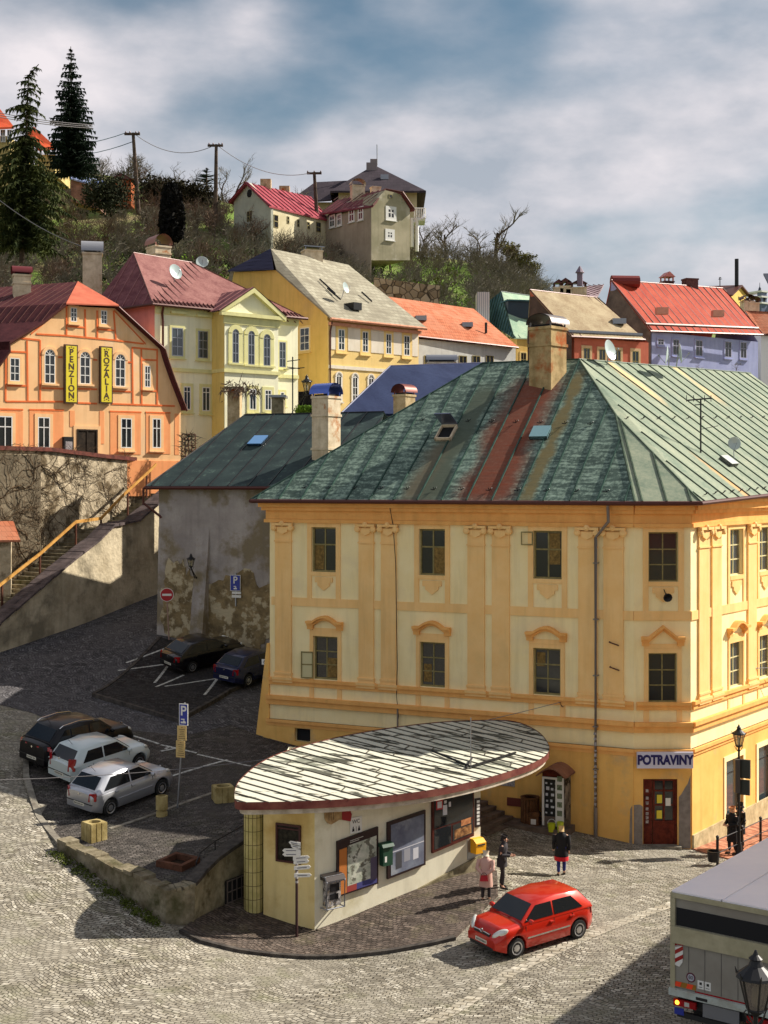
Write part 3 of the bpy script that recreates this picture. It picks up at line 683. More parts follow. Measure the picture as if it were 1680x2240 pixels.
# corner door
u0,u1,z0,z1=cD;mb=MB();w=-.12
mb.box(FC,u0,u0+.07,z0,z1,w,w+.1);mb.box(FC,u1-.07,u1,z0,z1,w,w+.1);mb.box(FC,u0+.07,u1-.07,z1-.08,z1,w,w+.1)
mb.box(FC,u0+.07,u0+.36,z0+.02,z1-.08,w,w+.05)
mb.box(FC,u0+.38,u1-.07,z0+.02,z0+.82,w,w+.05);mb.box(FC,u0+.38,u1-.07,z0+.82,z0+.9,w,w+.08)
for a,b in((u0+.38,u0+.45),((u0+.38+u1-.07)/2-.03,(u0+.38+u1-.07)/2+.03),(u1-.14,u1-.07)):mb.box(FC,a,b,z0+.9,z1-.08,w,w+.06)
for z in(z0+1.45,z0+1.98):mb.box(FC,u0+.45,u1-.14,z,z+.06,w,w+.055)
door=mb.build('door',M_wood,house)
mb=MB();mb.box(FC,u0+.42,u1-.1,z0+.88,z1-.1,w-.02,w+.02);mb.build('door_glass',M_glass,door)
mb=MB();c=(u0+.38+u1-.07)/2
for a,b,z in((.1,.3,1.62),(-.24,-.04,1.58),(-.24,-.04,1.0)):pass
mb.box(FC,c-.26,c-.07,z0+1.55,z0+1.86,w+.065,w+.07);mb.box(FC,c-.27,c-.07,z0+.98,z0+1.28,w+.065,w+.07);mb.build('yellow_notice',flat('notice_yellow',sr(220,200,60),.6),door)
mb=MB();mb.box(FC,c+.06,c+.25,z0+1.45,z0+1.74,w+.065,w+.07);mb.build('white_notice',M_white,door)
mb=MB()
for i,zz in enumerate((1.95,1.68,1.5,1.28,1.1,.95,.8)):mb.box(FC,u0+.12,u0+.22,z0+zz,z0+zz+.11,w+.052,w+.056)
mb.build('price_stickers',pm('sticker_mix',sr(200,195,190),sr(90,80,90),20,.5,0),door)
mb=MB();mb.box(FC,u0-.05,u1+.1,z0-.3,z0+.03,-.1,.35);mb.build('door_step',M_kerb,house)

# ------------------------------------------------------------------ its roof
UL=Vector((FL.U.x,FL.U.y,0));OH=.55
EL0=FL.P(-.6,ZE,OH);E1=FL.P(FL.L+.2,ZE,OH);E2=FC.P(FC.L+.25,ZE,OH)
APX=V(1266,786,APXp.y);RL=APX-UL*4.45;RL.z=APX.z
nrm=(E1-EL0).cross(APX-EL0).normalized()
HP=plane_hit(1347,908,EL0,nrm)
U2=Vector((D2.x,D2.y,.035)).normalized();E2b=E2+U2*24.5;RR=APX+U2*20.0
EB=Vector((A0b.x-.5,A0b.y+.6,ZE))
VB=Vector((Vb.x,Vb.y,ZE));CB=Vector((C2.x,C2.y,ZE+.8))+U2*.5
chs=plane_hit(1168,852,EL0,nrm)
nr2=(E2b-E2).cross(APX-E2).normalized()
st1=plane_hit(1525,1000,E2,nr2);st2=plane_hit(1330,790,E2,nr2);st3=plane_hit(1470,800,E2,nr2)
sk1=plane_hit(985,958,EL0,nrm)
rust=sr(122,66,48)
M_roofL=streaky('roof_copper_left',sr(104,124,112),sr(60,74,68),sr(156,176,158),FL.U,zs=5.5,rough=.5,
                  stains=((chs,1.2,rust,12.4,chs.z+.6,.0),(chs+UL*1.8,.34,sr(116,104,70),12.4,chs.z+.9,.0),(sk1,.8,sr(104,96,78),12.4,sk1.z,0),(chs-UL*2.2,.5,sr(84,92,78),12.4,17.6,0)),amt=(.48,.60))
M_roofR=streaky('roof_copper_right',sr(132,144,124),sr(106,121,104),sr(160,162,138),D2.to_3d(),zs=.5,rough=.55,big=.35,
                  stains=((st1,.33,sr(206,160,106),12.4,st1.z+.1,0),(st2,.4,sr(204,176,130),16.8,19.4,0),(st3,.4,sr(204,176,130),17.2,19.6,0)),bmp=.15)
M_seam=pm('seam_metal',sr(62,88,78),sr(40,60,54),3,.5,.0)
M_seamR=pm('seam_metal_light',sr(92,108,88),sr(66,78,66),3,.5,.0)
mb=MB();mb.poly([EL0,E1,HP,APX,RL]);mb.poly([EL0,RL,EB]);mb.poly([RL,APX,VB,EB]);rfl=mb.build('roof',M_roofL,house)
mb=MB();mb.poly([E2,E2b,RR,APX]);mb.poly([E2,APX,HP]);mb.poly([E1,E2,HP]);mb.poly([RR,E2b,CB]);mb.poly([APX,RR,CB,VB]);rfr=mb.build('roof',M_roofR,house)
mb=MB();seams(mb,[EL0,E1,HP,APX,RL],UL,1.04,.06,.05);mb.tube([EL0,RL,APX],.05,6);mb.build('seam_ribs',M_seam,rfl)
mb=MB();seams(mb,[E2,E2b,RR,APX],U2,1.12,.045,.04);seams(mb,[E1,E2,HP],FC.U,.9,.05,.05);mb.tube([E1,HP,APX,RR],.05,6);mb.tube([E2,HP],.04,6);mb.build('seam_ribs',M_seamR,rfr)
# eaves gutter
mb=MB();zg=Vector((0,0,-.06));mb.tube([EL0+zg,E1+zg,E2+zg,E2b+zg],.085,8);mb.tube([EL0+zg,EB+zg],.085,8);gut=mb.build('gutter',M_brown,house,smooth=40)
mb=MB();sof=[(FL.P(-.5,ZE-.02,-.3),FL.P(-.5,ZE-.05,OH-.03)),(FL.P(FL.L,ZE-.02,-.3),E1-FL.N*.03+zg*.8),(FC.P(FC.L,ZE-.02,-.3),E2-FC.N*.03+zg*.8),(FR2.P(24,ZE+.5,-.3),E2b+zg*.8)]
mb.grid([[a,b]for a,b in sof]);mb.build('soffit',M_brown,house)
# snow guards
mb=MB()
def guards(p,q,n,nn):
    for i in range(n):
        c=p.lerp(q,(i+.5)/n)+nn*.03;t=(q-p).normalized()
        mb.tube([c-t*.14+nn*.02,c+nn*.0,c+t*.14+nn*.12],.018,4);mb.tube([c,c+nn*.13],.015,4)
nn=nrm if nrm.z>0 else-nrm;n2r=nr2 if nr2.z>0 else-nr2
a=plane_hit(640,1068,EL0,nrm);b=plane_hit(1360,1078,EL0,nrm);guards(a,b,12,nn)
a=plane_hit(900,920,EL0,nrm);b=plane_hit(1320,930,EL0,nrm);guards(a,b,8,nn)
a=plane_hit(1350,918,E2,nr2);b=plane_hit(1680,915,E2,nr2);guards(a,b,11,n2r);guards(E2+n2r*.02+U2*.3+(APX-E2)*.03,E2+U2*8+(APX-E2)*.03,9,n2r)
mb.build('snow_guards',M_black,house)
# downpipe on the left front
up=FL.uz(zH(590,900))[0];ud=FL.uz(zH(680,60))[0]
mb=MB();mb.tube([FL.P(ud,ZE-.1,.5),FL.P(ud,ZE-.75,.42),FL.P(up,ZE-1.35,.2),FL.P(up,1.2,.2)],.06,8);mb.tube([FL.P(up,1.2,.2),FL.P(up,-.2,.2)],.075,8)
for z in(10.3,8.2,6.1,4.2,2.6):mb.box(FL,up-.09,up+.09,z,z+.04,.03,.27)
mb.build('downpipe',M_pipe,house,smooth=40)
mb=MB()
for i in range(14):z=1.3+i*.2+random.uniform(-.04,.04);mb.box(FL,up-.06+random.uniform(0,.03),up+.05,z,z+random.uniform(.05,.13),.2,.268)
mb.build('pipe_stickers',MATS['sticker_mix'],house)
# roof hatches
def hatch(c,S,U,nn,w,l,mat_glass,parent,open_=0):
    mb=MB();a=[c-U*w/2-S*l/2,c+U*w/2-S*l/2,c+U*w/2+S*l/2,c-U*w/2+S*l/2]
    h=.16
    for i in range(4):
        p,q=a[i],a[(i+1)%4];d=(c-(p+q)/2).normalized()*.06
        mb.hexa([p,q,q+d,p+d,p+nn*h,q+nn*h,q+d+nn*h,p+d+nn*h])
    o=mb.build('roof_window',M_black if not open_ else MATS['chimney_white'],parent);mb=MB();k=nn*(h+.01)
    mb.hexa([p+nn*.02 for p in a]+[p+k for p in a])if not open_ else mb.hexa([p+nn*.01 for p in a]+[p+nn*.05 for p in a])
    mb.build('pane',mat_glass if not open_ else M_dark,o)
    if open_:
        mb=MB();t0,t1=a[3]+k,a[2]+k;dn=(-S*.45+nn*.9).normalized()*l*.9
        mb.hexa([t0,t1,t1+dn,t0+dn,t0+S*.05,t1+S*.05,t1+dn+S*.05,t0+dn+S*.05]);mb.build('lid',mat_glass,o)
SL=nn.cross(UL).normalized();SL=SL if SL.z>0 else-SL
M_sky1=flat('hatch_glass',sr(120,160,165),.15,0,.6)
hatch(plane_hit(1183,950,EL0,nrm),SL,UL,nn,.75,.75,M_sky1,rfl)
hatch(plane_hit(977,950,EL0,nrm),SL,UL,nn,.72,1.0,flat('lid_tin',sr(120,126,150),.3,.6),rfl,1)
SR_=n2r.cross(U2).normalized();SR_=SR_ if SR_.z>0 else-SR_
hatch(plane_hit(1592,1012,E2,nr2),SR_,U2,n2r,.75,.6,flat('hatch_tin',sr(170,172,168),.4,.5),rfr)

# ------------------------------------------------------------------ chimneys
def chimney(parent,cx,cy,z0,z1,w,d,ang,mat,cap='barrel',capmat=None,bands_=(.0,),caph=.45,over=.1,capdir=0):
    U=Vector((math.cos(ang),math.sin(ang),0));f=Fr((cx-U.x*w/2,cy-U.y*w/2),(cx+U.x*w/2,cy+U.y*w/2))
    mb=MB();mb.box(f,0,f.L,z0,z1,-d,0)
    for b in bands_:mb.box(f,-.05,f.L+.05,z1-b-.12,z1-b,-d-.05,.05)
    o=mb.build('chimney',mat,parent)
    if cap=='barrel':
        g=MB();n=9;r=(d if capdir else w)/2+over;zc=z1+.14
        P=[]
        for i in range(n+1):
            th=math.pi*i/n;cc,ss=math.cos(th)*r,math.sin(th)*caph
            P.append([(cc,ss,-over),(cc,ss,1)])
        rows=[]
        for i in range(n+1):
            cc,ss,_=P[i][0]
            if capdir:rows.append([f.P(-over,zc+ss,-d/2+cc),f.P(w+over,zc+ss,-d/2+cc)])
            else:rows.append([f.P(w/2+cc,zc+ss,over),f.P(w/2+cc,zc+ss,-d-over)])
        g.grid(rows);g2=[[p+Vector((0,0,-.03))if True else p for p in r_]for r_ in rows];g.grid(g2)
        for u in(.05,w-.05):
            for ww in(-.05,-d+.05):g.box(f,u-.03,u+.03,z1,zc+.06,ww-.03,ww+.03)
        g.build('chimney_cap',capmat or M_tin,o,smooth=40,recalc=False)
        g=MB();g.box(f,.1,w-.1,z1+.002,z1+.1,-d+.1,-.1);g.build('flue_opening',M_dark,o)
    elif cap=='slab':
        g=MB();g.box(f,-over,w+over,z1+.22,z1+.3,-d-over,over)
        for u in(.08,w-.08):
            for ww in(-.08,-d+.08):g.box(f,u-.04,u+.04,z1,z1+.22,ww-.04,ww+.04)
        g.build('chimney_cap',capmat or M_tin,o)
    elif cap=='gable':
        g=MB();r=over
        g.prism3([f.P(-r,z1+.35,r),f.P(w/2,z1+.35+caph,r),f.P(w+r,z1+.35,r)],-f.N*(d+2*r))
        for u in(.06,w-.06):
            for ww in(-.06,-d+.06):g.box(f,u-.05,u+.05,z1,z1+.35,ww-.05,ww+.05)
        g.build('chimney_cap',capmat or M_tin,o)
    return o
Yc=58.6;p=V(1196,700,Yc);s=FP/Yc
ang=math.atan2(FL.U.y,FL.U.x)
M_chimR=pm('chimney_stained',sr(196,170,124),sr(146,124,84),1.8,.9,.35,c3=sr(168,88,44),s3=.75,a3=(.50,.62))
chimney(house,6.63,58.3,15.5,V(0,716,Yc).z,1.14,1.14,R(-42),M_chimR,capmat=flat('cap_dark',sr(120,112,108),.4,.6),bands_=(0,.72),caph=.42)
# ------------------------------------------------------------------ other houses
def solid(name,mat,parent,fr,pts,depth,w=0):
    mb=MB();mb.prism(fr,pts,w,w-depth);return mb.build(name,mat,parent)
def prm(fr,Z,pts,w=0):return[fr.uz(Z(*p),w)for p in pts]
def roofpoly(mb,pts,t=.14):slab(mb,pts,t)
def win_far(fr,Z,r,parent,fm,surround=None,sw=.14,ncol=2,rows=(.6,),glass=None,t=.05,rim=.06,arch=0,blind=None,w=.0,sp=.05):
    u0,u1,z0,z1=fr.rect(Z,*r)if Z else r
    if arch:
        n=10;c=(u0+u1)/2;rr=(u1-u0)/2;top=[(c+rr*math.cos(math.pi*i/n),z1-rr+rr*math.sin(math.pi*i/n))for i in range(n+1)]
        mb=MB();g=[(u0,z0),(u1,z0)]+top
        mb.prism(fr,g,w-.05,w+.015);pane=mb
        fb=MB();
        for i in range(n):
            (a,b),(c1,d)=top[i],top[i+1];k=lambda q:(c+(q[0]-c)*(1-rim/rr),z1-rr+(q[1]-z1+rr)*(1-rim/rr))
            fb.prism(fr,[top[i],top[i+1],k(top[i+1]),k(top[i])],w+.01,w+.05)
        fb.box(fr,u0,u0+rim,z0,z1-rr,w+.01,w+.05);fb.box(fr,u1-rim,u1,z0,z1-rr,w+.01,w+.05);fb.box(fr,u0+rim,u1-rim,z0,z0+rim,w+.01,w+.05)
        fb.box(fr,c-t/2,c+t/2,z0+rim,z1-rr,w+.01,w+.045);fb.box(fr,u0+rim,u1-rim,z1-rr-t/2,z1-rr+t/2,w+.012,w+.048)
        for rw in rows:q=z0+(z1-rr-z0)*rw;fb.box(fr,u0+rim,u1-rim,q-t/2,q+t/2,w+.01,w+.042)
        for a in(45,90,135):fb.tube([fr.P(c,z1-rr,w+.03),fr.P(c+rr*math.cos(R(a))*.95,z1-rr+rr*math.sin(R(a))*.95,w+.03)],t*.4,4)
        o=fb.build('window',fm,parent);pane.build('pane',glass or M_glass,o)
        if surround:
            sb=MB();
            for i in range(n):
                k=lambda q,s:(c+(q[0]-c)*(1+s/rr),z1-rr+(q[1]-z1+rr)*(1+s/rr))
                sb.prism(fr,[top[i],top[i+1],k(top[i+1],sw),k(top[i],sw)],w-.02,w+sp+.03)
            sb.box(fr,u0-sw,u0,z0,z1-rr,w-.02,w+sp);sb.box(fr,u1,u1+sw,z0,z1-rr,w-.02,w+sp);sb.box(fr,u0-sw-.04,u1+sw+.04,z0-.12,z0,w-.02,w+.16)
            sb.build('surround',surround,o)
        return o
    mb=MB();glazing(mb,fr,u0,u1,z0,z1,w+.01,ncol,rows,t,.04,rim);o=mb.build('window',fm,parent)
    mb=MB();mb.box(fr,u0+.01,u1-.01,z0+.01,z1-.01,w-.05,w+.022);mb.build('pane',glass or M_glass,o)
    if surround:
        mb=MB();frame_rect(mb,fr,(u0,u1,z0,z1),sw,w-.02,w+sp);mb.box(fr,u0-sw-.05,u1+sw+.05,z0-sw-.07,z0-sw,w-.02,w+.16);mb.build('surround',surround,o)
    return o

# ---- guesthouse (orange gabled front)
M_or=pm('plaster_apricot',sr(246,200,148),sr(240,190,136),.9,.85,.1,c3=sr(238,204,164),s3=.4)
M_or2=pm('plaster_orange_trim',sr(236,124,70),sr(228,114,62),2,.85,.05)
M_or3=pm('plaster_orange_panel',sr(246,168,112),sr(240,158,104),1.5,.85,.05)
G=Fr((-22.4,80),(-13.05,88));gh=thing('guesthouse','orange guesthouse with a half-hipped gable, arched windows and two tall yellow signs','building',(-17,84,14))
Rk=Vector((-.92,.40,0)).normalized()
prof=prm(G,zD,[(-230,2050),(-230,1380),(-60,1110),(60,940),(75,850),(340,700),(535,562),(948,582),(1180,780),(1318,905),(1345,1005),(1400,1150),(1492,1400),(1488,2050)])
mb=MB();mb.prism3([G.P(u,z)for u,z in prof],Rk*12);mb.build('wall',M_or,gh)
rp=prm(G,zD,[(-250,1400),(-60,1090),(60,925),(60,858),(340,690),(520,545)]);rq=prm(G,zD,[(955,560),(1185,770),(1335,905),(1365,1005),(1415,1150),(1518,1415)])
apx=G.P(*G.uz(zD(715,300)));apx=V(*zD(642,362),86.5)
M_ghr=streaky('guesthouse_roof',sr(88,46,48),sr(68,36,40),sr(108,62,62),Rk,zs=1.0,bmp=.1)
M_ghh=pm('hip_orange_sheet',sr(196,108,82),sr(176,92,70),1.5,.6,.1)
rl=[G.P(u,z,.35)for u,z in rp];rr=[G.P(u,z,.35)for u,z in rq];mb=MB()
top=apx
Lp=rl+[top]
for i in range(len(rl)-1):
    roofpoly(mb,[rl[i],rl[i+1],rl[i+1]+Rk*12.6,rl[i]+Rk*12.6],.1)
roofpoly(mb,[rl[-1],top,top+Rk*10.5,rl[-1]+Rk*12.6],.1)
for i in range(len(rr)-1):
    roofpoly(mb,[rr[i],rr[i+1],rr[i+1]+Rk*12.6,rr[i]+Rk*12.6],.1)
roofpoly(mb,[rr[0],top,top+Rk*10.5,rr[0]+Rk*12.6],.1)
rf=mb.build('roof',M_ghr,gh)
mb=MB();roofpoly(mb,[rl[-1]+G.N*.05,rr[0]+G.N*.05,top+Vector((0,0,.03))],.08);mb.build('hip_end',M_ghh,rf)
for R1 in(rr,rl):mb=MB();mb.tube([p_-Vector((0,0,.12))for p_ in R1],.07,5);mb.build('verge',MATS['gutter_brown'],rf)
mb=MB();seams(mb,[rl[-2],rl[-1],rl[-1]+Rk*12,rl[-2]+Rk*12],Rk,.6,.03,.03);seams(mb,[rl[-1],top,top+Rk*10,rl[-1]+Rk*12],Rk,.6,.03,.03);mb.build('seam_ribs',M_brown,rf)
# trim lines
mb=MB()
def zl(*pts,wd=.10,w=.03,fr=G,Z=zD,m=None):
    q=prm(fr,Z,pts)
    for(a,b),(c,d)in zip(q[:-1],q[1:]):
        if abs(c-a)>abs(d-b):(m or mb).prism(fr,[(a,b-wd/2),(c,d-wd/2),(c,d+wd/2),(a,b+wd/2)],-.01,w)
        else:(m or mb).prism(fr,[(a-wd/2,b),(a+wd/2,b),(c+wd/2,d),(c-wd/2,d)],-.01,w+.004)
for p in(((255,795),(560,540)),((300,795),(550,808),(940,845),(1185,875)),((548,560),(548,808)),((700,590),(705,822)),((800,600),(803,832)),((936,600),(955,842)),((940,600),(1200,875)),
          ((560,730),(700,742)),((810,755),(940,765)),((140,825),(330,845),(330,1355)),((80,938),(215,945)),((222,850),(228,1352)),((50,1350),(520,1352)),((48,940),(45,1350)),((60,1220),(215,1222)),
          ((345,1240),(520,1245)),((635,1245),(800,1250)),((930,1265),(1080,1270)),((1085,905),(1300,925)),((1090,905),(1095,1372)),((1165,920),(1168,1380)),((1165,1005),(1290,1010)),((1295,930),(1295,1385)),((1175,1262),(1290,1265)),
          ((640,1362),(800,1368)),((920,1370),(1440,1388)),((330,978),(370,980)),((470,985),(515,985)),((640,1000),(655,1000)),((760,1005),(800,1008)),((920,1020),(945,1022)),((1045,1026),(1085,1028)),
          ((240,1418),(525,1422)),((-80,1412),(190,1418)),((905,1432),(1165,1440)),((1200,1440),(1405,1445))):zl(*p)
mb.build('trim_lines',M_or2,gh)
for r in((-80,1425,188,1850),(242,1428,522,1850),(908,1440,1160,1790),(1203,1450,1403,1785),(575,1425,615,1560),(820,1430,858,1700),(1440,1450,1475,1790)):
    u0,u1,z0,z1=G.rect(zD,*r);mb=MB();mb.box(G,u0,u1,z0,z1,-.01,.02);mb.build('orange_panel',M_or3,gh)
mb=MB();u0,u1,z0,z1=G.rect(zD,900,1835,1488,2000);mb.box(G,u0,u1,z0-1,z1,-.01,.05);mb.build('orange_plinth',M_or3,gh)
for r,k in(((80,990,160,1185),0),((1190,1055,1238,1235),0),((580,575,632,695),0),((830,598,880,715),0)):
    win_far(G,zD,r,gh,M_white,M_or,.14,2,(.33,.66),t=.045,rim=.05)
for r in((365,918,452,1205),(657,938,742,1210),(948,958,1030,1230)):win_far(G,zD,r,gh,M_white,M_or,.18,arch=1,rows=(.33,.66),t=.05,rim=.05)
for r in((-20,1470,100,1735),(310,1478,410,1735),(995,1488,1085,1735),(1255,1490,1325,1735)):win_far(G,zD,r,gh,M_white,M_or,.2,2,(.68,),t=.06,rim=.06)
u0,u1,z0,z1=G.rect(zD,632,1578,802,1850);mb=MB();mb.box(G,u0,u1,z0,z1,-.02,.03);c=(u0+u1)/2
mb.box(G,c-.04,c+.04,z0,z1,.03,.06);mb.box(G,u0,u0+.1,z0,z1,.03,.07);mb.box(G,u1-.1,u1,z0,z1,.03,.07);mb.box(G,u0+.1,u1-.1,z1-.1,z1,.03,.07)
mb.build('door',pm('dark_door',sr(60,50,40),sr(34,28,22),5,.6),gh)
mb=MB();frame_rect(mb,G,(u0,u1,z0,z1),.22,-.01,.04);mb.build('door_surround',M_or,gh)
# small display case by the door
dc=thing('menu_case','dark framed menu case beside the guesthouse door','display case',tuple(G.P(*G.uz(zD(552,1780)))))
u0,u1,z0,z1=G.rect(zD,512,1642,592,1850);mb=MB();mb.box(G,u0,u1,z0,z1,.02,.25);mb.build('case_body',M_dark,dc)
mb=MB();mb.box(G,u0+.1,u1-.1,z0+.5,z1-.28,.252,.26);mb.build('menu_sheet',MATS['sticker_mix'],dc)
M_sy=flat('sign_yellow',sr(226,204,40),.6);M_sb=flat('sign_brown',sr(70,44,26),.6)
for txt,r,lab in(('PENZION',(520,880,628,1370),'tall yellow signboard with vertical letters PENZION on the guesthouse'),('ROZÁLIA',(812,895,915,1370),'tall yellow signboard with vertical letters ROZÁLIA on the guesthouse')):
    u0,u1,z0,z1=G.rect(zD,*r);t=thing('hanging_sign',lab,'sign',tuple(G.P(u0,z0,.1)))
    mb=MB();mb.box(G,u0,u1,z0,z1,.05,.22);mb.build('sign_box',M_sb,t);mb=MB();mb.box(G,u0+.08,u1-.08,z0+.08,z1-.08,.221,.235);mb.build('sign_face',M_sy,t)
    n=len(txt);st=(z1-z0-.5)/n
    for i,ch in enumerate(txt):text(ch,'letter',M_sb,t,G.P((u0+u1)/2,z1-.25-st*(i+.5),.24),G.U,(0,0,1),.52,.006,bold=.012)
    mb=MB()
    for sgn,zz in((-1,z0+.2),(1,z1-.2)):
        for k in range(3):mb.box(G,(u0+u1)/2-.18+.14*k,(u0+u1)/2-.1+.14*k,zz-.03+.05*(k%2),zz+.03+.05*(k%2),.235,.242)
    mb.build('ornament',M_sb,t)
p=V(*zD(185,460),86);chimney(gh,p.x,p.y,p.z-2.2,V(*zD(185,300),86).z,1.05,.9,R(20),M_chim2,capmat=flat('cap_maroon',sr(110,44,48),.5,.3),bands_=(.0,.5),caph=.42,capdir=1)

# ---- cream neoclassical house
M_cr=pm('plaster_cream',sr(244,240,208),sr(236,232,198),.8,.85,.08,c3=sr(228,226,200),s3=.5)
M_crt=pm('plaster_cream_trim',sr(226,220,160),sr(216,210,150),1.5,.85,.05)
M_cry=pm('plaster_cream_shaded',sr(226,206,130),sr(216,194,116),1.2,.85,.05)
M_pink=pm('plaster_pink',sr(214,146,140),sr(196,130,128),.8,.9,.1)
H=Fr((-14.4,88),(-5.95,95));ch=thing('cream_house','cream neoclassical house with pedimented bay, three arched windows and a brownish-red metal roof','building',(-11,92,13))
def uz(Z,x,y,fr=H):return fr.uz(Z(x,y))
ze=H.uz(zE(545,540))[1]
u_b0,u_b1=uz(zE,990,700)[0]*1,uz(zE,1365,700)[0];u_end=uz(zE,1505,800)[0];u_0=uz(zE,505,700)[0]
BP=1.5  # bay projection
HB=H.shift(BP);bb0=HB.uz(zE(993,700))[0];bb1=HB.uz(zE(1368,700))[0]
mb=MB();mb.box(H,u_0,u_end,6,ze,-9.5,0);mb.build('wall',M_cr,ch)
mb=MB();mb.box(H,bb0,bb1,6,ze-.1,.0,BP);mb.build('bay_wall',M_cr,ch)
mb=MB();mb.box(H,bb0-.03,bb0-.002,6,ze-.1,.01,BP-.01);mb.build('bay_side',M_cry,ch)  # thin sheet in deeper yellow, painting the shade on the bay's left side
mb=MB();q=V(*zE(235,545),90.5);P0=H.P(u_0,0,0)
mb.poly([(P0.x,P0.y-.02,8),(P0.x,P0.y-.02,ze),(q.x,q.y,ze),(q.x,q.y,8)]);mb.build('side_wall',M_pink,ch)
M_chr=streaky('cream_house_roof',sr(134,88,84),sr(112,70,68),sr(160,118,110),H.U,zs=.8,bmp=.1)
M_chd=streaky('cream_house_roof_left',sr(124,74,78),sr(96,54,60),sr(146,100,100),Vector((-.64,.77,0)),zs=1.4,bmp=.1)
zr=V(*zE(355,168),93);r0=zr;r1=V(*zE(765,238),97.2);r1.z=r0.z
e0=H.P(u_0-.4,ze,.45);e1=H.P(u_end+.5,ze,.45);el=V(*zE(60,455),91.5);el=V(*zE(40,530),91.8);el.z=ze
bk=H.P(u_end+.5,ze,-9.9)
mb=MB();mb.poly([e0,e1,r1,r0]);mb.poly([e1,bk,r1]);mb.poly([r0,r1,bk,el]);rf=mb.build('roof',M_chr,ch)
mb=MB();mb.poly([el,e0,r0]);mb.build('roof_left_slope',M_chd,rf)
mb=MB();seams(mb,[e0,e1,r1,r0],H.U,.62,.05,.05);mb.tube([e0,r0,r1,e1],.05,5);seams(mb,[e0,e1,e1+(r1-e1)*.1,e0+(r0-e0)*.1],H.U,.31,.09,.03)
mb.build('seam_ribs',M_brown,rf)
mb=MB();seams(mb,[el,e0,r0],e0-el,1.1,.05,.05);mb.build('seam_ribs_left',pm('seam_pink',sr(170,120,118),sr(140,96,96),3,.6,0),rf)
mb=MB();mb.tube([el,e0,e1],.1,6);mb.build('gutter',M_brown,ch)
mb=MB();a=uz(zE,545,540)[0];mb.tube([H.P(a,ze,.4),H.P(a+.05,ze-.5,.15),H.P(a+.12,ze-1,.12),H.P(a+.12,14,.12)],.08,6);mb.build('downpipe',M_brown,ch)
# pediment over the bay
pz=ze-.15;pa=HB.uz(zE(1212,420))[1];cu=(bb0+bb1)/2
mb=MB();mb.prism(HB,[(bb0-.15,pz),(bb1+.15,pz),(cu,pa-.15)],-BP-5,-.02);mb.build('pediment_wall',M_cr,ch)
mb=MB()
for a,b in(((bb0-.45,pz-.05),(cu,pa)),((cu,pa),(bb1+.45,pz-.05))):
    mb.prism(HB,[a,b,(b[0],b[1]-.32),(a[0]+(.3 if a[0]<cu else 0),a[1]-.0 if a[0]<cu else a[1]-.32)],-.02,.3)
mb.box(HB,bb0-.4,bb1+.4,pz-.3,pz-.06,-.02,.28);mb.box(HB,bb0-.1,bb1+.1,pz-.8,pz-.303,-.02,.08)
mb.build('pediment_cornice',M_crt,ch)
mb=MB()
pk=HB.P(cu,pa+.05,.3);pb=pk-HB.N*8.5
for a in(bb0-.5,bb1+.5):
    f_=HB.P(a,pz+.0,.35);mb.poly([f_,pk,pb,f_-HB.N*5.2])
gr=mb.build('bay_roof',M_chd,rf)
mb=MB();f_=HB.P(bb0-.5,pz,.35);seams(mb,[f_,pk,pb,f_-HB.N*5.2],HB.N,1.0,.05,.05);mb.build('seam_ribs',MATS['seam_pink'],gr)
zb_=uz(zE,700,988)[1];mb=MB()
mb.box(H,u_0,bb0-.05,zb_-.12,zb_+.12,-.01,.12);mb.box(H,bb0-.1,bb1+.08,zb_-.1,zb_+.14,.0,BP+.12);mb.box(H,bb1+.1,u_end,zb_-.12,zb_+.12,-.01,.12)
mb.box(H,u_0,bb0,ze-.5,ze-.02,-.01,.1);mb.box(H,bb1,u_end,ze-.5,ze-.02,-.01,.1)
zi=HB.uz(zE(1100,755))[1]
mb.build('string_course',M_crt,ch)
for Z,r in((zE,(622,690,702,893)),(zE,(805,712,875,908))):
    win_far(H,Z,r,ch,M_tin,M_crt,.14,2,(.33,.66),M_glassb);a=H.rect(Z,*r);mb=MB();mb.box(H,a[0]-.15,a[1]+.15,a[3]+.9,a[3]+1.05,0,.25);mb.build('window_hood',M_crt,ch)
win_far(H,zE,(1372,790,1418,970),ch,M_tin,M_crt,.12,2,(.33,.66),M_glassb)
for r in((1045,700,1090,940),(1155,712,1200,952),(1262,735,1310,960)):win_far(HB,zE,r,ch,M_tin,M_crt,.3,arch=1,rows=(.33,.66),glass=M_glassb)
for r in((705,1100,755,1265),(835,1105,890,1275)):win_far(H,zE,r,ch,M_white,M_crt,.2,2,(.8,),M_glassb)
for r in((1165,1118,1212,1265),(1272,1125,1318,1268)):win_far(HB,zE,r,ch,M_white,M_crt,.2,2,(.8,),M_glassb)
win_far(H,zE,(1380,1140,1408,1230),ch,M_white,M_crt,.15,1,(.8,),M_glassb)
p=V(*zE(70,350),94);chimney(ch,p.x,p.y,p.z-2.6,V(*zE(70,165),94).z,1.3,1.1,R(12),M_chim2,capmat=flat('cap_blue_grey',sr(160,160,164),.4,.4),bands_=(.0,),caph=.7,capdir=1)
p=V(*zE(565,215),97);chimney(ch,p.x,p.y,p.z-1.5,V(*zE(565,118),97).z,1.2,1.5,R(35),M_chim2,capmat=flat('cap_copper_pink',sr(186,132,118),.4,.3),bands_=(.0,.5),caph=.7)

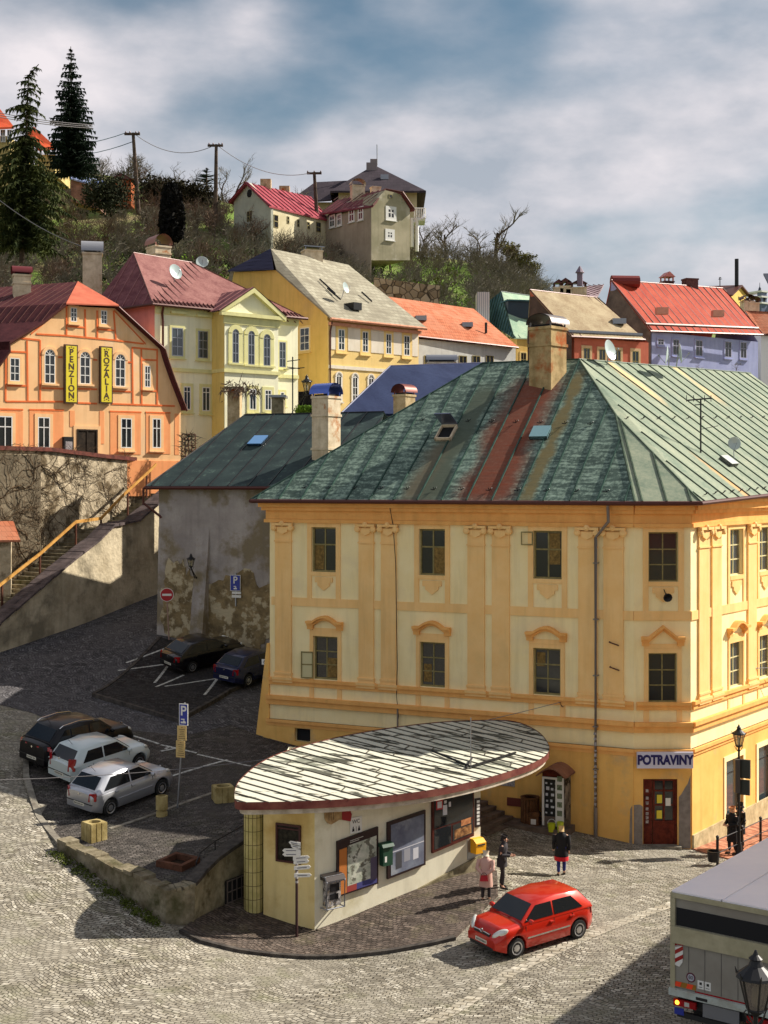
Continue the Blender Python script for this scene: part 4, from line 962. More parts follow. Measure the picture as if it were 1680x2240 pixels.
# ---- yellow house with pale shingle roof
M_ye=pm('plaster_ochre',sr(226,190,110),sr(214,178,98),.6,.9,.1,c3=sr(206,172,108),s3=.3)
M_yf=pm('plaster_peach',sr(238,208,140),sr(230,198,128),.9,.85,.05)
M_yw=pm('plaster_whitish',sr(232,222,204),sr(224,212,190),.9,.85,.05)
J=Fr((-4.07,100),(2.65,106));yh=thing('ochre_house','tall ochre house with pale grey shingle half-hipped roof and four upper windows','building',(-2,104,12))
Bd=Vector((-.67,.742,0))
JG=Fr((-4.07+Bd.x*13,100+Bd.y*13),(-4.07,100))
ze=J.uz(zF(575,430))[1];pr=prm(JG,zF,[(565,900),(560,400),(300,168),(66,180),(36,215),(-60,330),(-60,900)])
mb=MB();mb.prism3([JG.P(u,z)for u,z in pr],J.U*(J.L));mb.build('wall',M_ye,yh)
mb=MB();mb.box(J,0,J.L,8,ze,-.2,.03);mb.build('front_wall',M_yf,yh)  # sun on the front painted as a paler colour than the shaded gable
M_sh=tiles('pale_shingle',sr(172,166,146),sr(152,145,126),J.U,.3,.5,sr(134,127,110));M_slate=tiles('dark_slate',sr(74,74,96),sr(60,60,80),J.U,.3,.4)
r0=V(*zF(266,56),106.5);r1=V(*zF(668,118),112.5);r1.z=r0.z-.3
e0=J.P(-.2,ze+.15,.55);e1=J.P(J.L+.35,ze+.15,.55);hb=JG.P(*JG.uz(zF(300,162)))-J.U*.1;ha=JG.P(*JG.uz(zF(62,172)))-J.U*.1
mb=MB();roofpoly(mb,[e0,e1,r1,r0,hb],.15);bk0=e0+Bd*14.5;bk1=e1+Bd*14.5;roofpoly(mb,[r0,r1,bk1,bk0,ha],.15);rf=mb.build('roof',M_sh,yh)
mb=MB();roofpoly(mb,[hb-J.U*.25,r0,ha-J.U*.25],.1);mb.build('hip_end',M_slate,rf)
mb=MB();e1b=J.P(J.L+.3,ze,-13);mb.poly([J.P(J.L,8,0),J.P(J.L,ze,0),r1-J.U*.3,J.P(J.L,ze,-13),J.P(J.L,8,-13)]);mb.build('end_wall',M_ye,yh)
mb=MB();mb.tube([e0-Vector((0,0,.1)),e1-Vector((0,0,.1))],.12,6);mb.box(J,0,J.L+.1,ze-.35,ze-.12,0,.3);mb.build('cornice',pm('cornice_pink',sr(214,160,130),sr(190,130,104),3,.8),yh)
mb=MB()
for a,b in(((520,215),(600,290)),((560,262),(628,320)),((738,282),(790,330))):
    q1,q2=[plane_hit(*zF(*k),e0,(e1-e0).cross(r0-e0).normalized())for k in(a,b)];mb.tube([q1,q2],.07,4)
q1=plane_hit(*zF(695,360),e0,(e1-e0).cross(r0-e0).normalized());mb.box(J.shift(0),(q1-J.O).dot(J.U)-.4,(q1-J.O).dot(J.U)+.4,q1.z-.25,q1.z+.3,(q1-J.O).dot(J.N)-.8,(q1-J.O).dot(J.N)+.5)
mb.build('roof_window',M_black,rf)
mb=MB();a=J.uz(zF(570,500))[0];mb.tube([J.P(a,ze-.1,.3),J.P(a,ze-.8,.1),J.P(a,12,.1)],.07,6);mb.build('downpipe',M_brown,yh)
J1=J.shift(.03);zt=J.uz(zF(620,460))[1]
for x0,x1 in((615,648),(740,770),(862,890),(955,985)):
    r=J1.rect(zF,x0,472,x1,585);r=(r[0],r[1],J1.uz(zF(632,583))[1],J1.uz(zF(632,475))[1]);win_far(J1,None,r,yh,M_white,M_yf,.22,2,(.33,.66),M_glassb)
mb=MB();z0=J1.uz(zF(600,580))[1];z1=J1.uz(zF(600,450))[1]
for x0,x1 in((578,600),(665,735),(785,855),(900,950),(998,1028)):a=J1.uz(zF(x0,500))[0];b=J1.uz(zF(x1,500))[0];mb.box(J1,a,b,z0,z1,0,.04)
zz=J1.uz(zF(600,670))[1];mb.box(J1,0,J.L,zz-.12,zz+.12,0,.08);mb.build('white_panels',M_yw,yh)
for x in(618,702,785):r=J1.rect(zF,x-14,700,x+14,850);win_far(J1,None,(r[0],r[1],J1.uz(zF(618,850))[1],J1.uz(zF(618,700))[1]),yh,M_white,M_yw,.1,arch=1,rows=(.3,.6))
r=JG.rect(zF,420,470,468,582);win_far(JG,None,r,yh,M_white,M_yf,.15,2,(.33,.66))
p=V(*zF(490,95),109.5);chimney(yh,p.x,p.y,p.z-1.5,V(*zF(490,62),109.5).z,1.5,1.0,R(20),M_chim2,'slab',M_tin)

# ---- generic row houses on the right
RR_={}
def row_house(label,a,b,e0,e1,r1,r0,wallmat,roofmat,Ue,zbot,gable=None,kD=2.0,over=.4,seam=None,seammat=None,drop=None):
    """front wall a..b, roof corner points eave-left, eave-right, ridge-right, ridge-left"""
    t=thing('row_house',label,'building',(a[0],a[1],zbot),'row houses behind the corner house');f=Fr(a,b);ze=min(e0.z,e1.z)-.05;Uf=(e1-e0);Uf.z=0;Uf.normalize();cv=Vector((0,0,CZ));r0=cv+(r0-cv)*((e0-cv).dot(Uf)/(r0-cv).dot(Uf));r1=cv+(r1-cv)*((e1-cv).dot(Uf)/(r1-cv).dot(Uf));RR_[label]=(r0,r1)
    back=Vector((-f.N.x,-f.N.y,0));D=kD*((r0-e0).dot(back))
    mb=MB();mb.box(f,0,f.L,zbot,ze,-D+over*2,0)
    for u,r in((0,r0),(f.L,r1)):
        mb.poly([f.P(u,ze,0),r-Vector((0,0,.1)),f.P(u,ze,-D+over*2)])if abs((r-f.O).dot(f.U)-u)<1.2 else None
    w=mb.build('wall',wallmat,t)
    if gable:mb=MB();bl_=e0+back*D;o_=Uf*.06;lo_=Vector((0,0,-9));mb.poly([e0+o_,r0+o_-Vector((0,0,.05)),bl_+o_,bl_+o_+lo_,e0+o_+lo_]);mb.build('gable_wall',gable,t)
    mb=MB();bl=e0+back*D;br=e1+back*D;roofpoly(mb,[e0,e1,r1,r0],.12);roofpoly(mb,[r0,r1,br,bl],.12)
    if abs((r0-e0).dot(f.U))>1.0:roofpoly(mb,[e0,r0,bl],.1)
    if abs((r1-e1).dot(f.U))>1.0:roofpoly(mb,[e1,br,r1],.1)
    rf=mb.build('roof',roofmat,t)
    if seam:mb=MB();seams(mb,[e0,e1,r1,r0],e1-e0,seam,.06,.06);mb.tube([e0,r0,r1,e1],.06,5);mb.build('seam_ribs',seammat or M_brown,rf)
    mb=MB();mb.tube([e0-Vector((0,0,.08)),e1-Vector((0,0,.08))],.09,6);mb.build('gutter',M_brown,t)
    return t,f,rf
def ptY(Z,x,y,Y):return V(*Z(x,y),Y)
def lvl(Z,x,y,z):  # pixel at known height
    px,py=Z(x,y);Y=FP*(CZ-z)/(py-HY);return V(px,py,Y)
# orange tile roof, white wall
M_to=tiles('tile_orange',sr(198,124,92),sr(180,104,74),Vector((.75,.66,0)),.28,.25,sr(188,128,100))
e0=ptY(zF,960,500,109);e1=ptY(zF,1550,566,117);r0=ptY(zF,820,298,114);r1=ptY(zF,1318,368,121)
a=e0+Vector((.3,.4,0));b=e1+Vector((-.2,.4,0))
wh,fW,rf=row_house('white house with a long low orange tile roof, behind the ochre house',a[:2],b[:2],e0,e1,r1,r0,pm('plaster_white',sr(206,206,200),sr(186,186,182),.7,.9),M_to,(1,0,0),10)
for x in(1075,1255,1325,1395):
    r=fW.rect(zF,x-14,610,x+14,690);win_far(fW,None,(r[0],r[0]+.9,r[3]-1.5,r[3]),wh,M_winfr,None,.1,2,(.6,))
mb=MB();r0,r1=list(RR_.values())[-1];nf=(e1-e0).cross(r0-e0).normalized()
for x,y in((1045,418),(1285,452)):c=plane_hit(*zF(x,y),e0,nf);mb=MB();mb.abox(c.x-.45,c.x+.45,c.y-.5,c.y+.3,c.z-.2,c.z+.18);mb.build('roof_window',M_tin,rf)
c=plane_hit(*zF(1382,495),e0,nf);mb=MB();mb.tube([c,c+Vector((0,0,.9))],.12,6);mb.build('vent_pipe',M_black,rf)
# green roof yellow house
M_gr=streaky('roof_pale_green',sr(160,186,158),sr(128,160,136),sr(186,200,168),Vector((.8,.6,0)),zs=.8);M_gd=streaky('roof_dark_teal',sr(62,96,104),sr(40,66,78),sr(96,132,132),Vector((.5,.8,0)),zs=.8)
e0=ptY(zC,303,436,120);e1=ptY(zC,640,445,124);r0=ptY(zC,234,190,124.5);r1=ptY(zC,425,212,128);r1.z=r0.z;eb=ptY(zC,92,300,130)
gh2=thing('green_roof_house','small yellow house under a two-tone green hipped metal roof with a boxy dormer','building',(e0.x,e0.y,12))
f=Fr((e0.x+.3,e0.y+.4),(e1.x,e1.y+.4));mb=MB();mb.box(f,0,f.L,10,e0.z,-8,0);mb.build('wall',M_ye,gh2)
mb=MB();roofpoly(mb,[e0,e1,r1,r0],.1);rf=mb.build('roof',M_gr,gh2);mb=MB();roofpoly(mb,[e0,r0,eb],.1);roofpoly(mb,[r0,r1,r1+Vector((4,8,-5)),eb],.1);mb.build('roof_left_slope',M_gd,rf)
mb=MB();seams(mb,[e0,e1,r1,r0],e1-e0,.55,.07,.07);seams(mb,[e0,r0,eb],e0-eb,.6,.07,.07);mb.tube([e0,r0,r1],.07,5);mb.build('seam_ribs',M_seam,rf)
nf=(e1-e0).cross(r0-e0).normalized();c=plane_hit(*zC(362,318),e0,nf);fd=Fr((c.x-1.6,c.y-.9),(c.x+1.4,c.y-.2))
mb=MB();mb.box(fd,0,fd.L,c.z-.3,c.z+1.2,-3.0,0);mb.build('dormer',flat('dormer_teal',sr(44,60,70),.6),gh2)
mb=MB();mb.box(fd,-.15,fd.L+.15,c.z+1.2,c.z+1.32,-3.2,.2);mb.build('dormer_roof',M_gd,gh2)
r=f.rect(zC,338,515,368,560);win_far(f,None,(r[0],r[1],r[2]-.8,r[3]),gh2,M_winfr,M_yf,.1)
# tan roof, terracotta wall
M_tan=streaky('roof_tan',sr(160,140,110),sr(138,118,90),sr(182,168,136),Vector((.87,.5,0)),zs=.8)
e0=ptY(zC,608,424,97);e1=ptY(zC,1003,442,101);r0=ptY(zC,388,180,110.5);r1=ptY(zC,748,222,115)
a=e0+Vector((.3,.5,0));b=e1+Vector((.35,.5,0))
th,fT,rf=row_house('terracotta house under a tan standing-seam roof between the green roof and the red roof',a[:2],b[:2],e0,e1,r1,r0,pm('plaster_terracotta',sr(190,106,84),sr(176,94,74),.8,.9),M_tan,(1,0,0),10,seam=.75,kD=1.08,gable=pm('gable_dark',sr(96,78,70),sr(70,58,54),1,.9))
for r in((672,490,708,560),(755,497,790,560),(838,500,872,560),(932,505,968,575)):
    q=fT.rect(zC,*r);win_far(fT,None,(q[0],q[1],q[3]-1.9,q[3]),th,M_winfr,pm('win_trim_sand',sr(206,170,130),None,2,.8),.18,2,(.6,))
r0,r1=list(RR_.values())[-1];nf=(e1-e0).cross(r0-e0).normalized();c=plane_hit(*zC(862,357),e0,nf);mb=MB();mb.abox(c.x-.5,c.x+.5,c.y-.4,c.y+.3,c.z-.1,c.z+.3);mb.build('roof_window',M_tin,rf)
mb=MB()
for i in range(22):
    q=e0.lerp(e1,(i+.5)/22)+(r0-e0)*.06;mb.abox(q.x-.12,q.x+.12,q.y-.1,q.y+.1,q.z+.02,q.z+.2)
mb.build('snow_guards',M_tin,rf)
# red roof, blue wall
M_red=streaky('roof_red',sr(176,62,40),sr(156,52,34),sr(188,90,62),Vector((.95,.3,0)),zs=.6)
M_blue=pm('plaster_blue',sr(164,170,206),sr(148,154,194),.8,.9,.1)
e0=ptY(zC,1030,396,108);e1=ptY(zC,1632,416,116);r0=ptY(zC,822,128,100.5);r1=ptY(zC,1418,172,107);
a=e0+Vector((.2,.4,0));b=e1+Vector((-.3,.4,0))
bh,fB,rf=row_house('blue house with a big bright red standing-seam roof',a[:2],b[:2],e0,e1,r1,r0,M_blue,M_red,(1,0,0),8,seam=.85,kD=1.3,gable=pm('gable_grey',sr(116,108,100),sr(86,80,76),1,.9))
for r in((322,1000,395,1080),(505,1005,580,1200),(780,1015,862,1215),(1135,1032,1212,1230),(1322,1040,1395,1240)):
    q=fB.rect(zR,*r);win_far(fB,None,(q[0],q[1],max(q[2],q[3]-1.75),q[3]),bh,flat('win_greyframe',sr(150,150,170),.6),M_blue,.12,2,(.6,))
nf=(e1-e0).cross(r0-e0).normalized()
for x,y in((370,668),(1045,700)):c=plane_hit(*zR(x,y),e0,nf);mb=MB();mb.abox(c.x-.45,c.x+.45,c.y-.5,c.y+.3,c.z-.25,c.z+.25);mb.build('roof_window',pm('hatch_pink',sr(206,150,130),None,2,.6),rf)
q1=e0.lerp(r0,.13);q2=e1.lerp(r1,.13);mb=MB();mb.tube([q1,q2],.12,5);mb.build('snow_rail',M_brown,rf)
for x,y0,y1,w,cap,cm in((465,360,300,.8,'gable',flat('cap_pink',sr(210,130,120),.5)),(745,380,268,1.0,None,None)):
    c=ptY(zR,x,y0,117);chimney(bh,c.x,c.y,c.z-2,ptY(zR,x,y1,117).z,w*1.1,.9,R(15),pm('brick_dark',sr(110,80,76),sr(84,60,60),6,.9),cap,cm,caph=.45)
c=ptY(zR,0,330,112);mb=MB();mb.lathe(c+Vector((-1.6,0,.15)),[(.5,0),(.5,2.3)],12,axis=(1,.1,0));mb.build('ridge_vent',flat('vent_red',sr(120,44,40),.5,.2),bh)
# yellow gabled house far right, orange tiled house, little far roofs
f=Fr(ptY(zR,1210,600,136)[:2],ptY(zR,1392,600,140)[:2]);t=thing('attic_house','narrow yellow gable with dark brown roof peeking over the red roof','building',(f.O.x,f.O.y,20))
pts=prm(f,zR,[(1210,900),(1210,465),(1312,372),(1400,470),(1392,900)]);solid('wall',M_ye,t,f,pts,9)
a,c,d=[f.P(u,z,.3)for u,z in prm(f,zR,[(1195,470),(1314,352),(1415,475)])];mb=MB();bk=-f.N*9-f.U*3;roofpoly(mb,[a,c,c+bk,a+bk]);roofpoly(mb,[c,d,d+bk,c+bk]);mb.build('roof',M_brown,t)
win_far(f,zR,(1300,490,1325,532),t,M_winfr,None,.1,1,())
c=ptY(zR,1280,360,138);mb=MB();mb.tube([c,c+Vector((0,0,2.7))],.2,8);mb.build('stove_pipe',M_black,t)
e0=ptY(zR,1560,935,119);e1=e0+Vector((9,3,-.1));r0=ptY(zR,1385,660,126);r1=r0+Vector((12,4,0));
oh,fO,rf=row_house('orange tiled house at the right edge beyond the red roof',(e0+Vector((.2,.4,0)))[:2],(e1+Vector((0,.4,0)))[:2],e0,e1,r1,r0,M_white,M_to,(1,0,0),8)
for x,y0,y1 in((1432,640,540),(1495,650,560)):
    c=ptY(zR,x,y0,127);chimney(oh,c.x,c.y,c.z-3,ptY(zR,x,y1,127).z,1.0,.9,R(10),M_chim2,capmat=flat('cap_rust',sr(110,76,66),.5,.3),caph=.45)
t=thing('far_house','small distant house with a grey-violet roof and white chimneys beyond the tan roof','building',tuple(ptY(zC,700,200,135)))
a,b,c,d=ptY(zC,640,212,132),ptY(zC,750,214,134),ptY(zC,782,152,140),ptY(zC,672,162,138);mb=MB();roofpoly(mb,[a,b,c,d]);rf=mb.build('roof',streaky('roof_violet',sr(150,130,136),sr(120,100,108),sr(170,150,150),(1,.1,0),zs=.5),t)
mb=MB();mb.abox(a.x,b.x,a.y+.5,a.y+8,10,a.z-.1);mb.build('wall',M_white,t);mb=MB();seams(mb,[a,b,c,d],b-a,.8,.06,.08);mb.build('seam_ribs',M_brown,rf)
for x,y0,y1,w in((542,195,165,.9),(578,205,158,1.0),(598,205,170,.6),(652,212,165,1.4)):q=ptY(zC,x,y0,131);chimney(t,q.x,q.y,q.z-3,ptY(zC,x,y1,131).z,w,.8,0,M_chim2,'gable',M_brown,caph=.4)
q=ptY(zC,655,160,130.5);mb=MB();mb.lathe(q,[(.28,0),(.28,1.2),(.45,1.25),(.05,1.9)],8);mb.build('lantern_turret',flat('turret',sr(120,104,120),.6),t)
# church tower
q=ptY(zR,1605,670,300);t=thing('church_tower','distant dark church tower with onion dome at the right edge','tower',tuple(q));s=300/FP/5.53
mb=MB();fr=Fr((q.x-40*s,q.y-1),(q.x+40*s,q.y));mb.box(fr,0,fr.L,q.z-25,q.z+230*s,-8*s*8,0)
mb.build('shaft',pm('tower_wall',sr(120,128,150),sr(96,104,128),.2,.9),t)
mb=MB()
for z in(95,170,235):mb.box(fr,-.3,fr.L+.3,q.z+z*s-.15,q.z+z*s+.2,-7,.3)
mb.build('cornice',M_white,t)
mb=MB();r_=46*s;c=(q.x,q.y+3,q.z+232*s);mb.lathe(c,[(r_,0),(r_*1.05,12*s),(r_*.62,38*s),(r_*.35,52*s),(r_*.4,62*s),(r_*.1,90*s),(.05,140*s)],14);mb.build('onion_dome',flat('dome_dark',sr(50,56,72),.5),t,smooth=40)
mb=MB();mb.box(fr,fr.L*.35,fr.L*.65,q.z+110*s,q.z+160*s,0,.1);mb.build('belfry_window',M_dark,t)
mb=MB();mb.abox(q.x+3.5,q.x+22,q.y+2,q.y+20,q.z-25,q.z+3);mb.build('nave',MATS['tower_wall'],t);mb=MB();mb.prism3([(q.x+3,q.y+1,q.z+3),(q.x+22,q.y+1,q.z+3),(q.x+22,q.y+11,q.z+10),(q.x+3,q.y+11,q.z+10)],Vector((0,0,-.4)));mb.build('nave_roof',MATS['dome_dark'],t)

# ---- dark blue roofed house behind the corner house
M_db=streaky('roof_navy',sr(44,54,84),sr(36,44,72),sr(56,66,96),(.95,.3,0),zs=.5,bmp=.1)
t=thing('navy_roof_house','low house under a plain navy blue metal roof behind the corner house','building',(0,78,8))
a,b=ptY(zF,628,912,77),ptY(zF,1150,912,79);c,d=ptY(zF,1390,648,88),ptY(zF,885,665,85);e_=ptY(zF,640,905,92)
mb=MB();roofpoly(mb,[a,b+Vector((10,0,0)),c,d],.1);roofpoly(mb,[a,d,e_],.1);roofpoly(mb,[d,c,c+Vector((3,8,-5)),e_],.1);rf=mb.build('roof',M_db,t)
mb=MB();seams(mb,[a,b+Vector((10,0,0)),c,d],b-a,.9,.03,.04);mb.tube([a,d,c],.05,5);mb.build('seam_ribs',flat('navy_seam',sr(36,42,88),.5),rf)
mb=MB();mb.abox(a.x+.5,b.x+9,a.y+.6,a.y+12,4,a.z-.1);mb.build('wall',M_white,t)
p=ptY(zS,1135,600,76.2);chimney(t,p.x,p.y,p.z-1,ptY(zS,1135,425,76.2).z,.85,.9,R(-38),M_chim,capmat=flat('cap_rustbrown',sr(112,50,36),.45,.3),bands_=(.0,),caph=.45)
p=ptY(zS,1520,148,88);chimney(t,p.x,p.y,p.z-1,ptY(zS,1520,130,88).z,1.8,.9,R(0),M_chim2,capmat=M_tin,caph=.35,capdir=1)

# ---- grey unplastered house with dark green roof
M_gw=pm('render_ruined',sr(178,170,164),sr(148,140,136),.5,.92,.5,c3=sr(134,122,100),s3=.42,a3=(.47,.56),bdist=.06,fine=6)
t=thing('grey_house','old grey house with peeling render and a dark green metal roof behind the parked cars','building',(-8,72,4))
f=Fr((-11.98,73),(-1.2,68.5));zE2=13.15
mb=MB();P_=[f.P(0,0),f.P(f.L,0),f.P(f.L,0,-11),f.P(0,0,-11)]
bt=[p+Vector((0,0,1))for p in P_];mb.prism3([(p.x,p.y,1)for p in P_],Vector((0,0,zE2-1)));mb.prism(f,[(-.22,1),(0,1),(0,11),(-.02,11)],-10.5,.0);mb.build('wall',M_gw,t)
mb=MB()
u0,u1,z0,z1=f.rect(zQ,1205,720,1560,1250);
M_stn=cobble('exposed_rubble',sr(150,128,92),sr(110,92,66),sr(60,50,38),bw=.7,rh=.4,arc=.1)
M_rub=pm('rubble_render',sr(154,134,98),sr(108,94,70),1.6,.95,.9,c3=sr(186,172,142),s3=1.3,a3=(.5,.56),bdist=.1,fine=3.5)
rng=random.Random(3)
def blotch(cu,cz,ru,rz,n=60):
    k=[(1+.22*noise.noise(Vector((3*math.cos(2*math.pi*i/n),3*math.sin(2*math.pi*i/n),cu)))+.22*noise.noise(Vector((9*math.cos(2*math.pi*i/n),9*math.sin(2*math.pi*i/n),cu))))for i in range(n)]
    return[(cu+ru*math.cos(2*math.pi*i/n)*k[i],cz+rz*math.sin(2*math.pi*i/n)*k[i])for i in range(n)]
mb.prism(f,blotch(*f.uz(zQ(1400,1010)),2.6,2.0),-.01,.035);mb.prism(f,blotch(*f.uz(zQ(1050,960)),1.1,2.3),-.01,.03)
mb.build('exposed_rubble',M_rub,t)
mb=MB();u_,z_=f.uz(zQ(1165,520));u2_,z2_=f.uz(zQ(1165,1180))
mb.prism3([f.P(u_-.12,z_,.0),f.P(u2_-.2,2,1.1),f.P(u2_-.2,2,0)],f.U*.75);bt_=mb.build('buttress',M_gw,t)
r0_=V(*zE(1135,1300),79);r1_=V(*zE(1700,1295),76);r1_.z=r0_.z;e0=f.P(-.5,zE2,.45);e1=f.P(f.L+.3,zE2,.45);eb=f.P(-.5,zE2,-11.5)
M_gdk=streaky('roof_black_green',sr(62,76,74),sr(40,50,52),sr(104,128,116),f.U,zs=1.6,amt=(.56,.7),bmp=.1)
mb=MB();r1_=r0_+f.U*(f.L-3);roofpoly(mb,[e0,e1,r1_,r0_],.1);roofpoly(mb,[e0,r0_,eb],.1);roofpoly(mb,[r0_,r1_,f.P(f.L,zE2,-11.5),eb],.1);rf=mb.build('roof',M_gdk,t)
mb=MB();seams(mb,[e0,e1,r1_,r0_],f.U,1.15,.04,.045);mb.tube([e0,r0_,r1_],.05,5);mb.build('seam_ribs',M_black,rf)
nf=(e1-e0).cross(r0_-e0).normalized();nf=nf if nf.z>0 else-nf;S_=nf.cross(f.U);S_=S_ if S_.z>0 else-S_
hatch(plane_hit(*zE(1228,1490),e0,nf),S_,f.U,nf,.85,1.0,flat('hatch_blue',sr(90,140,190),.15),rf)
mb=MB();mb.tube([e0-Vector((.1,0,.1)),e1-Vector((0,0,.1))],.1,6);u_,z_=f.uz(zQ(965,345));q=e0+Vector((-.15,0,-.1));mb.tube([q,q+Vector((0,0,-.8)),q+Vector((.9,-.1,-1.5)),q+Vector((.95,-.1,-1.6))],.07,6);mb.build('gutter',M_brown,t)
p=V(*zS(415,600),71.5);chimney(t,p.x,p.y,11.5,V(*zS(415,440),71.5).z,1.12,1.0,R(-38),M_chim2,capmat=flat('cap_blue',sr(92,116,196),.25,.6),bands_=(.0,.95,2.7),caph=.55,capdir=1)
# ------------------------------------------------------------------ kiosk
kiosk=thing('kiosk','cream kiosk with a leaf-shaped overhanging roof, tiled column, maps and shop window','kiosk',(-2.1,41.5,-.3))
ra,rb,rc=-2.50,-.139,.146  # roof plane z = ra + rb x + rc y
def rp(px,py,dz=0):
    d=ray(px,py);tt=(ra+dz-CZ)/(d.z-rb*d.x-rc*d.y);return Vector((0,0,CZ))+d*tt
rz=lambda x,y:ra+rb*x+rc*y
k1,k2,k0=Vector((-2.1,41.5)),Vector((3.2,45.5)),Vector((-3.72,42.3))
KF=Fr(k1,k2);KL=Fr(k0,k1)
M_kc=pm('kiosk_cream',sr(234,228,204),sr(222,214,188),.9,.85,.08,c3=sr(196,186,150),s3=.5)
M_ky=pm('kiosk_yellow',sr(234,212,150),sr(224,200,136),.8,.85,.08,c3=sr(204,172,106),s3=.5)
k3=Vector((3.34,47.6));k4=Vector((-3.2,46.3))
mb=MB();P=[k0,k1,k2,k3,k4]
for i in(1,2,3,4):
    p,q=P[i],P[(i+1)%5]
    mb.poly([(p.x,p.y,-1.5),(q.x,q.y,-1.5),(q.x,q.y,rz(q.x,q.y)-.3),(p.x,p.y,rz(p.x,p.y)-.3)])
mb.build('wall',M_kc,kiosk)
mb=MB();p,q=k0,k1;mb.poly([(p.x,p.y,-1.5),(q.x,q.y,-1.5),(q.x,q.y,rz(q.x,q.y)-.3),(p.x,p.y,rz(p.x,p.y)-.3)]);mb.build('yellow_wall',M_ky,kiosk)
rim=[(513,1745),(516,1722),(530,1702),(567,1671),(620,1646),(708,1621),(795,1603),(880,1590),(960,1581),(1040,1577),(1110,1577),(1150,1587),(1180,1604),(1196,1622),(1202,1638),(1196,1652),(1172,1668),(1130,1684),(1060,1705),(960,1727),(860,1741),(760,1750),(660,1755),(560,1757),(520,1756)]
RM=[rp(*p)for p in rim]
def cr(P,k=4):
    o=[];n=len(P)
    for i in range(n):
        a,b,c,d=P[i-1],P[i],P[(i+1)%n],P[(i+2)%n]
        for j in range(k):
            t=j/k;o.append(.5*((2*b)+(-a+c)*t+(2*a-5*b+4*c-d)*t*t+(-a+3*b-3*c+d)*t**3))
    return o
RS=cr(RM,3)
# sheet roof with staggered seams
M_kr,t_,b_=base_mat('kiosk_sheet',.7,.0,.15);pos=N(t_,'ShaderNodeNewGeometry').outputs['Position']
n_a=tex(t_,'ShaderNodeMapping',None);n_a.inputs['Rotation'].default_value=(0,0,-R(-22));n_a.inputs['Scale'].default_value=(.45,2.2,1);t_.links.new(pos,n_a.inputs[0])
q1=tex(t_,'ShaderNodeTexNoise',n_a.outputs[0],Scale=1.5,Detail=4.0,Roughness=.6);q2=tex(t_,'ShaderNodeTexNoise',pos,Scale=.35,Detail=3.0)
n_b=N(t_,'ShaderNodeSeparateXYZ');t_.links.new(pos,n_b.inputs[0])
kk=mth(t_,'ADD',q1.outputs[0],mth(t_,'MULTIPLY',q2.outputs[0],.25))
cc=mixc(t_,ramp(t_,kk,.665,.70),sr(198,196,178),sr(70,70,60));cc=mixc(t_,mth(t_,'MULTIPLY',ramp(t_,q2.outputs[0],.5,.75),.6),cc,sr(186,190,170))
t_.links.new(cc,b_.inputs['Base Color'])
mb=MB();mb.poly(RS);kr=mb.build('roof',M_kr,kiosk)
mb=MB();n_=len(RS);cen=sum(RS,Vector())/n_;dn=Vector((0,0,-.2))
mb.grid([[p+Vector((0,0,.035)),p+dn]for p in RS+[RS[0]]]);mb.build('fascia',pm('fascia_maroon',sr(92,44,42),sr(124,76,66),1.5,.6),kr,smooth=40)
mb=MB();inn=[cen+(p-cen)*.975+dn*1.2 for p in RS];mb.grid([[p+dn,q_,q_+Vector((0,0,-.13))]for p,q_ in zip(RS+[RS[0]],inn+[inn[0]])]);mb.poly([p+Vector((0,0,-.13))for p in inn]);mb.build('soffit',pm('soffit_white',sr(206,196,180),sr(160,146,128),2,.8),kr)
mb=MB();ua=R(-20);US=Vector((math.cos(ua),math.sin(ua),0));USp=Vector((-math.sin(ua),math.cos(ua),0))
# long seams run left-right (along US), stacked along USp
seams(mb,RS,USp,.46,.03,.035)
pl2=[((p).dot(USp),(p).dot(US))for p in RS];rng=random.Random(5);a=min(p[0]for p in pl2)+.3*.46
pn=(RS[10]-RS[0]).cross(RS[30]-RS[0]).normalized();pn=pn if pn.z>0 else-pn
while a<max(p[0]for p in pl2)-.46:
    bs=clip_line(pl2,a+.23)
    if len(bs)>=2:
        x=bs[0]+rng.uniform(.6,3.2)
        while x<bs[-1]-.3:
            c0=USp*(a+.03)+US*x;c1=USp*(a+.43)+US*(x+rng.uniform(-.05,.25))
            p0=Vector((c0.x,c0.y,rz(c0.x,c0.y)+.005));p1=Vector((c1.x,c1.y,rz(c1.x,c1.y)+.005));d=US*.02
            mb.hexa([p0-d,p0+d,p1+d,p1-d,p0-d+pn*.02,p0+d+pn*.02,p1+d+pn*.02,p1-d+pn*.02]);x+=rng.uniform(2.0,4.6)
    a+=.46
mb.build('seam_ribs',flat('seam_dark',sr(84,80,70),.7),kr)
# mast on the roof
b0=rp(1030,1682);mst=thing('roof_mast','thin mast on a flat metal foot standing on the kiosk roof','mast',tuple(b0))
mb=MB();tp=V(1034,1570,b0.y);mb.tube([b0,Vector((b0.x,b0.y,tp.z))],.022,6);mb.build('pole',M_tin,mst)
mb=MB();l=rp(945,1646);r=rp(1128,1650);f0=rp(1020,1684)
for p,q in((l,b0),(r,b0),(f0,rp(1032,1664))):mb.tube([p+Vector((0,0,.06)),q+Vector((0,0,.08))],.04,5)
mb.build('foot',M_black,mst)
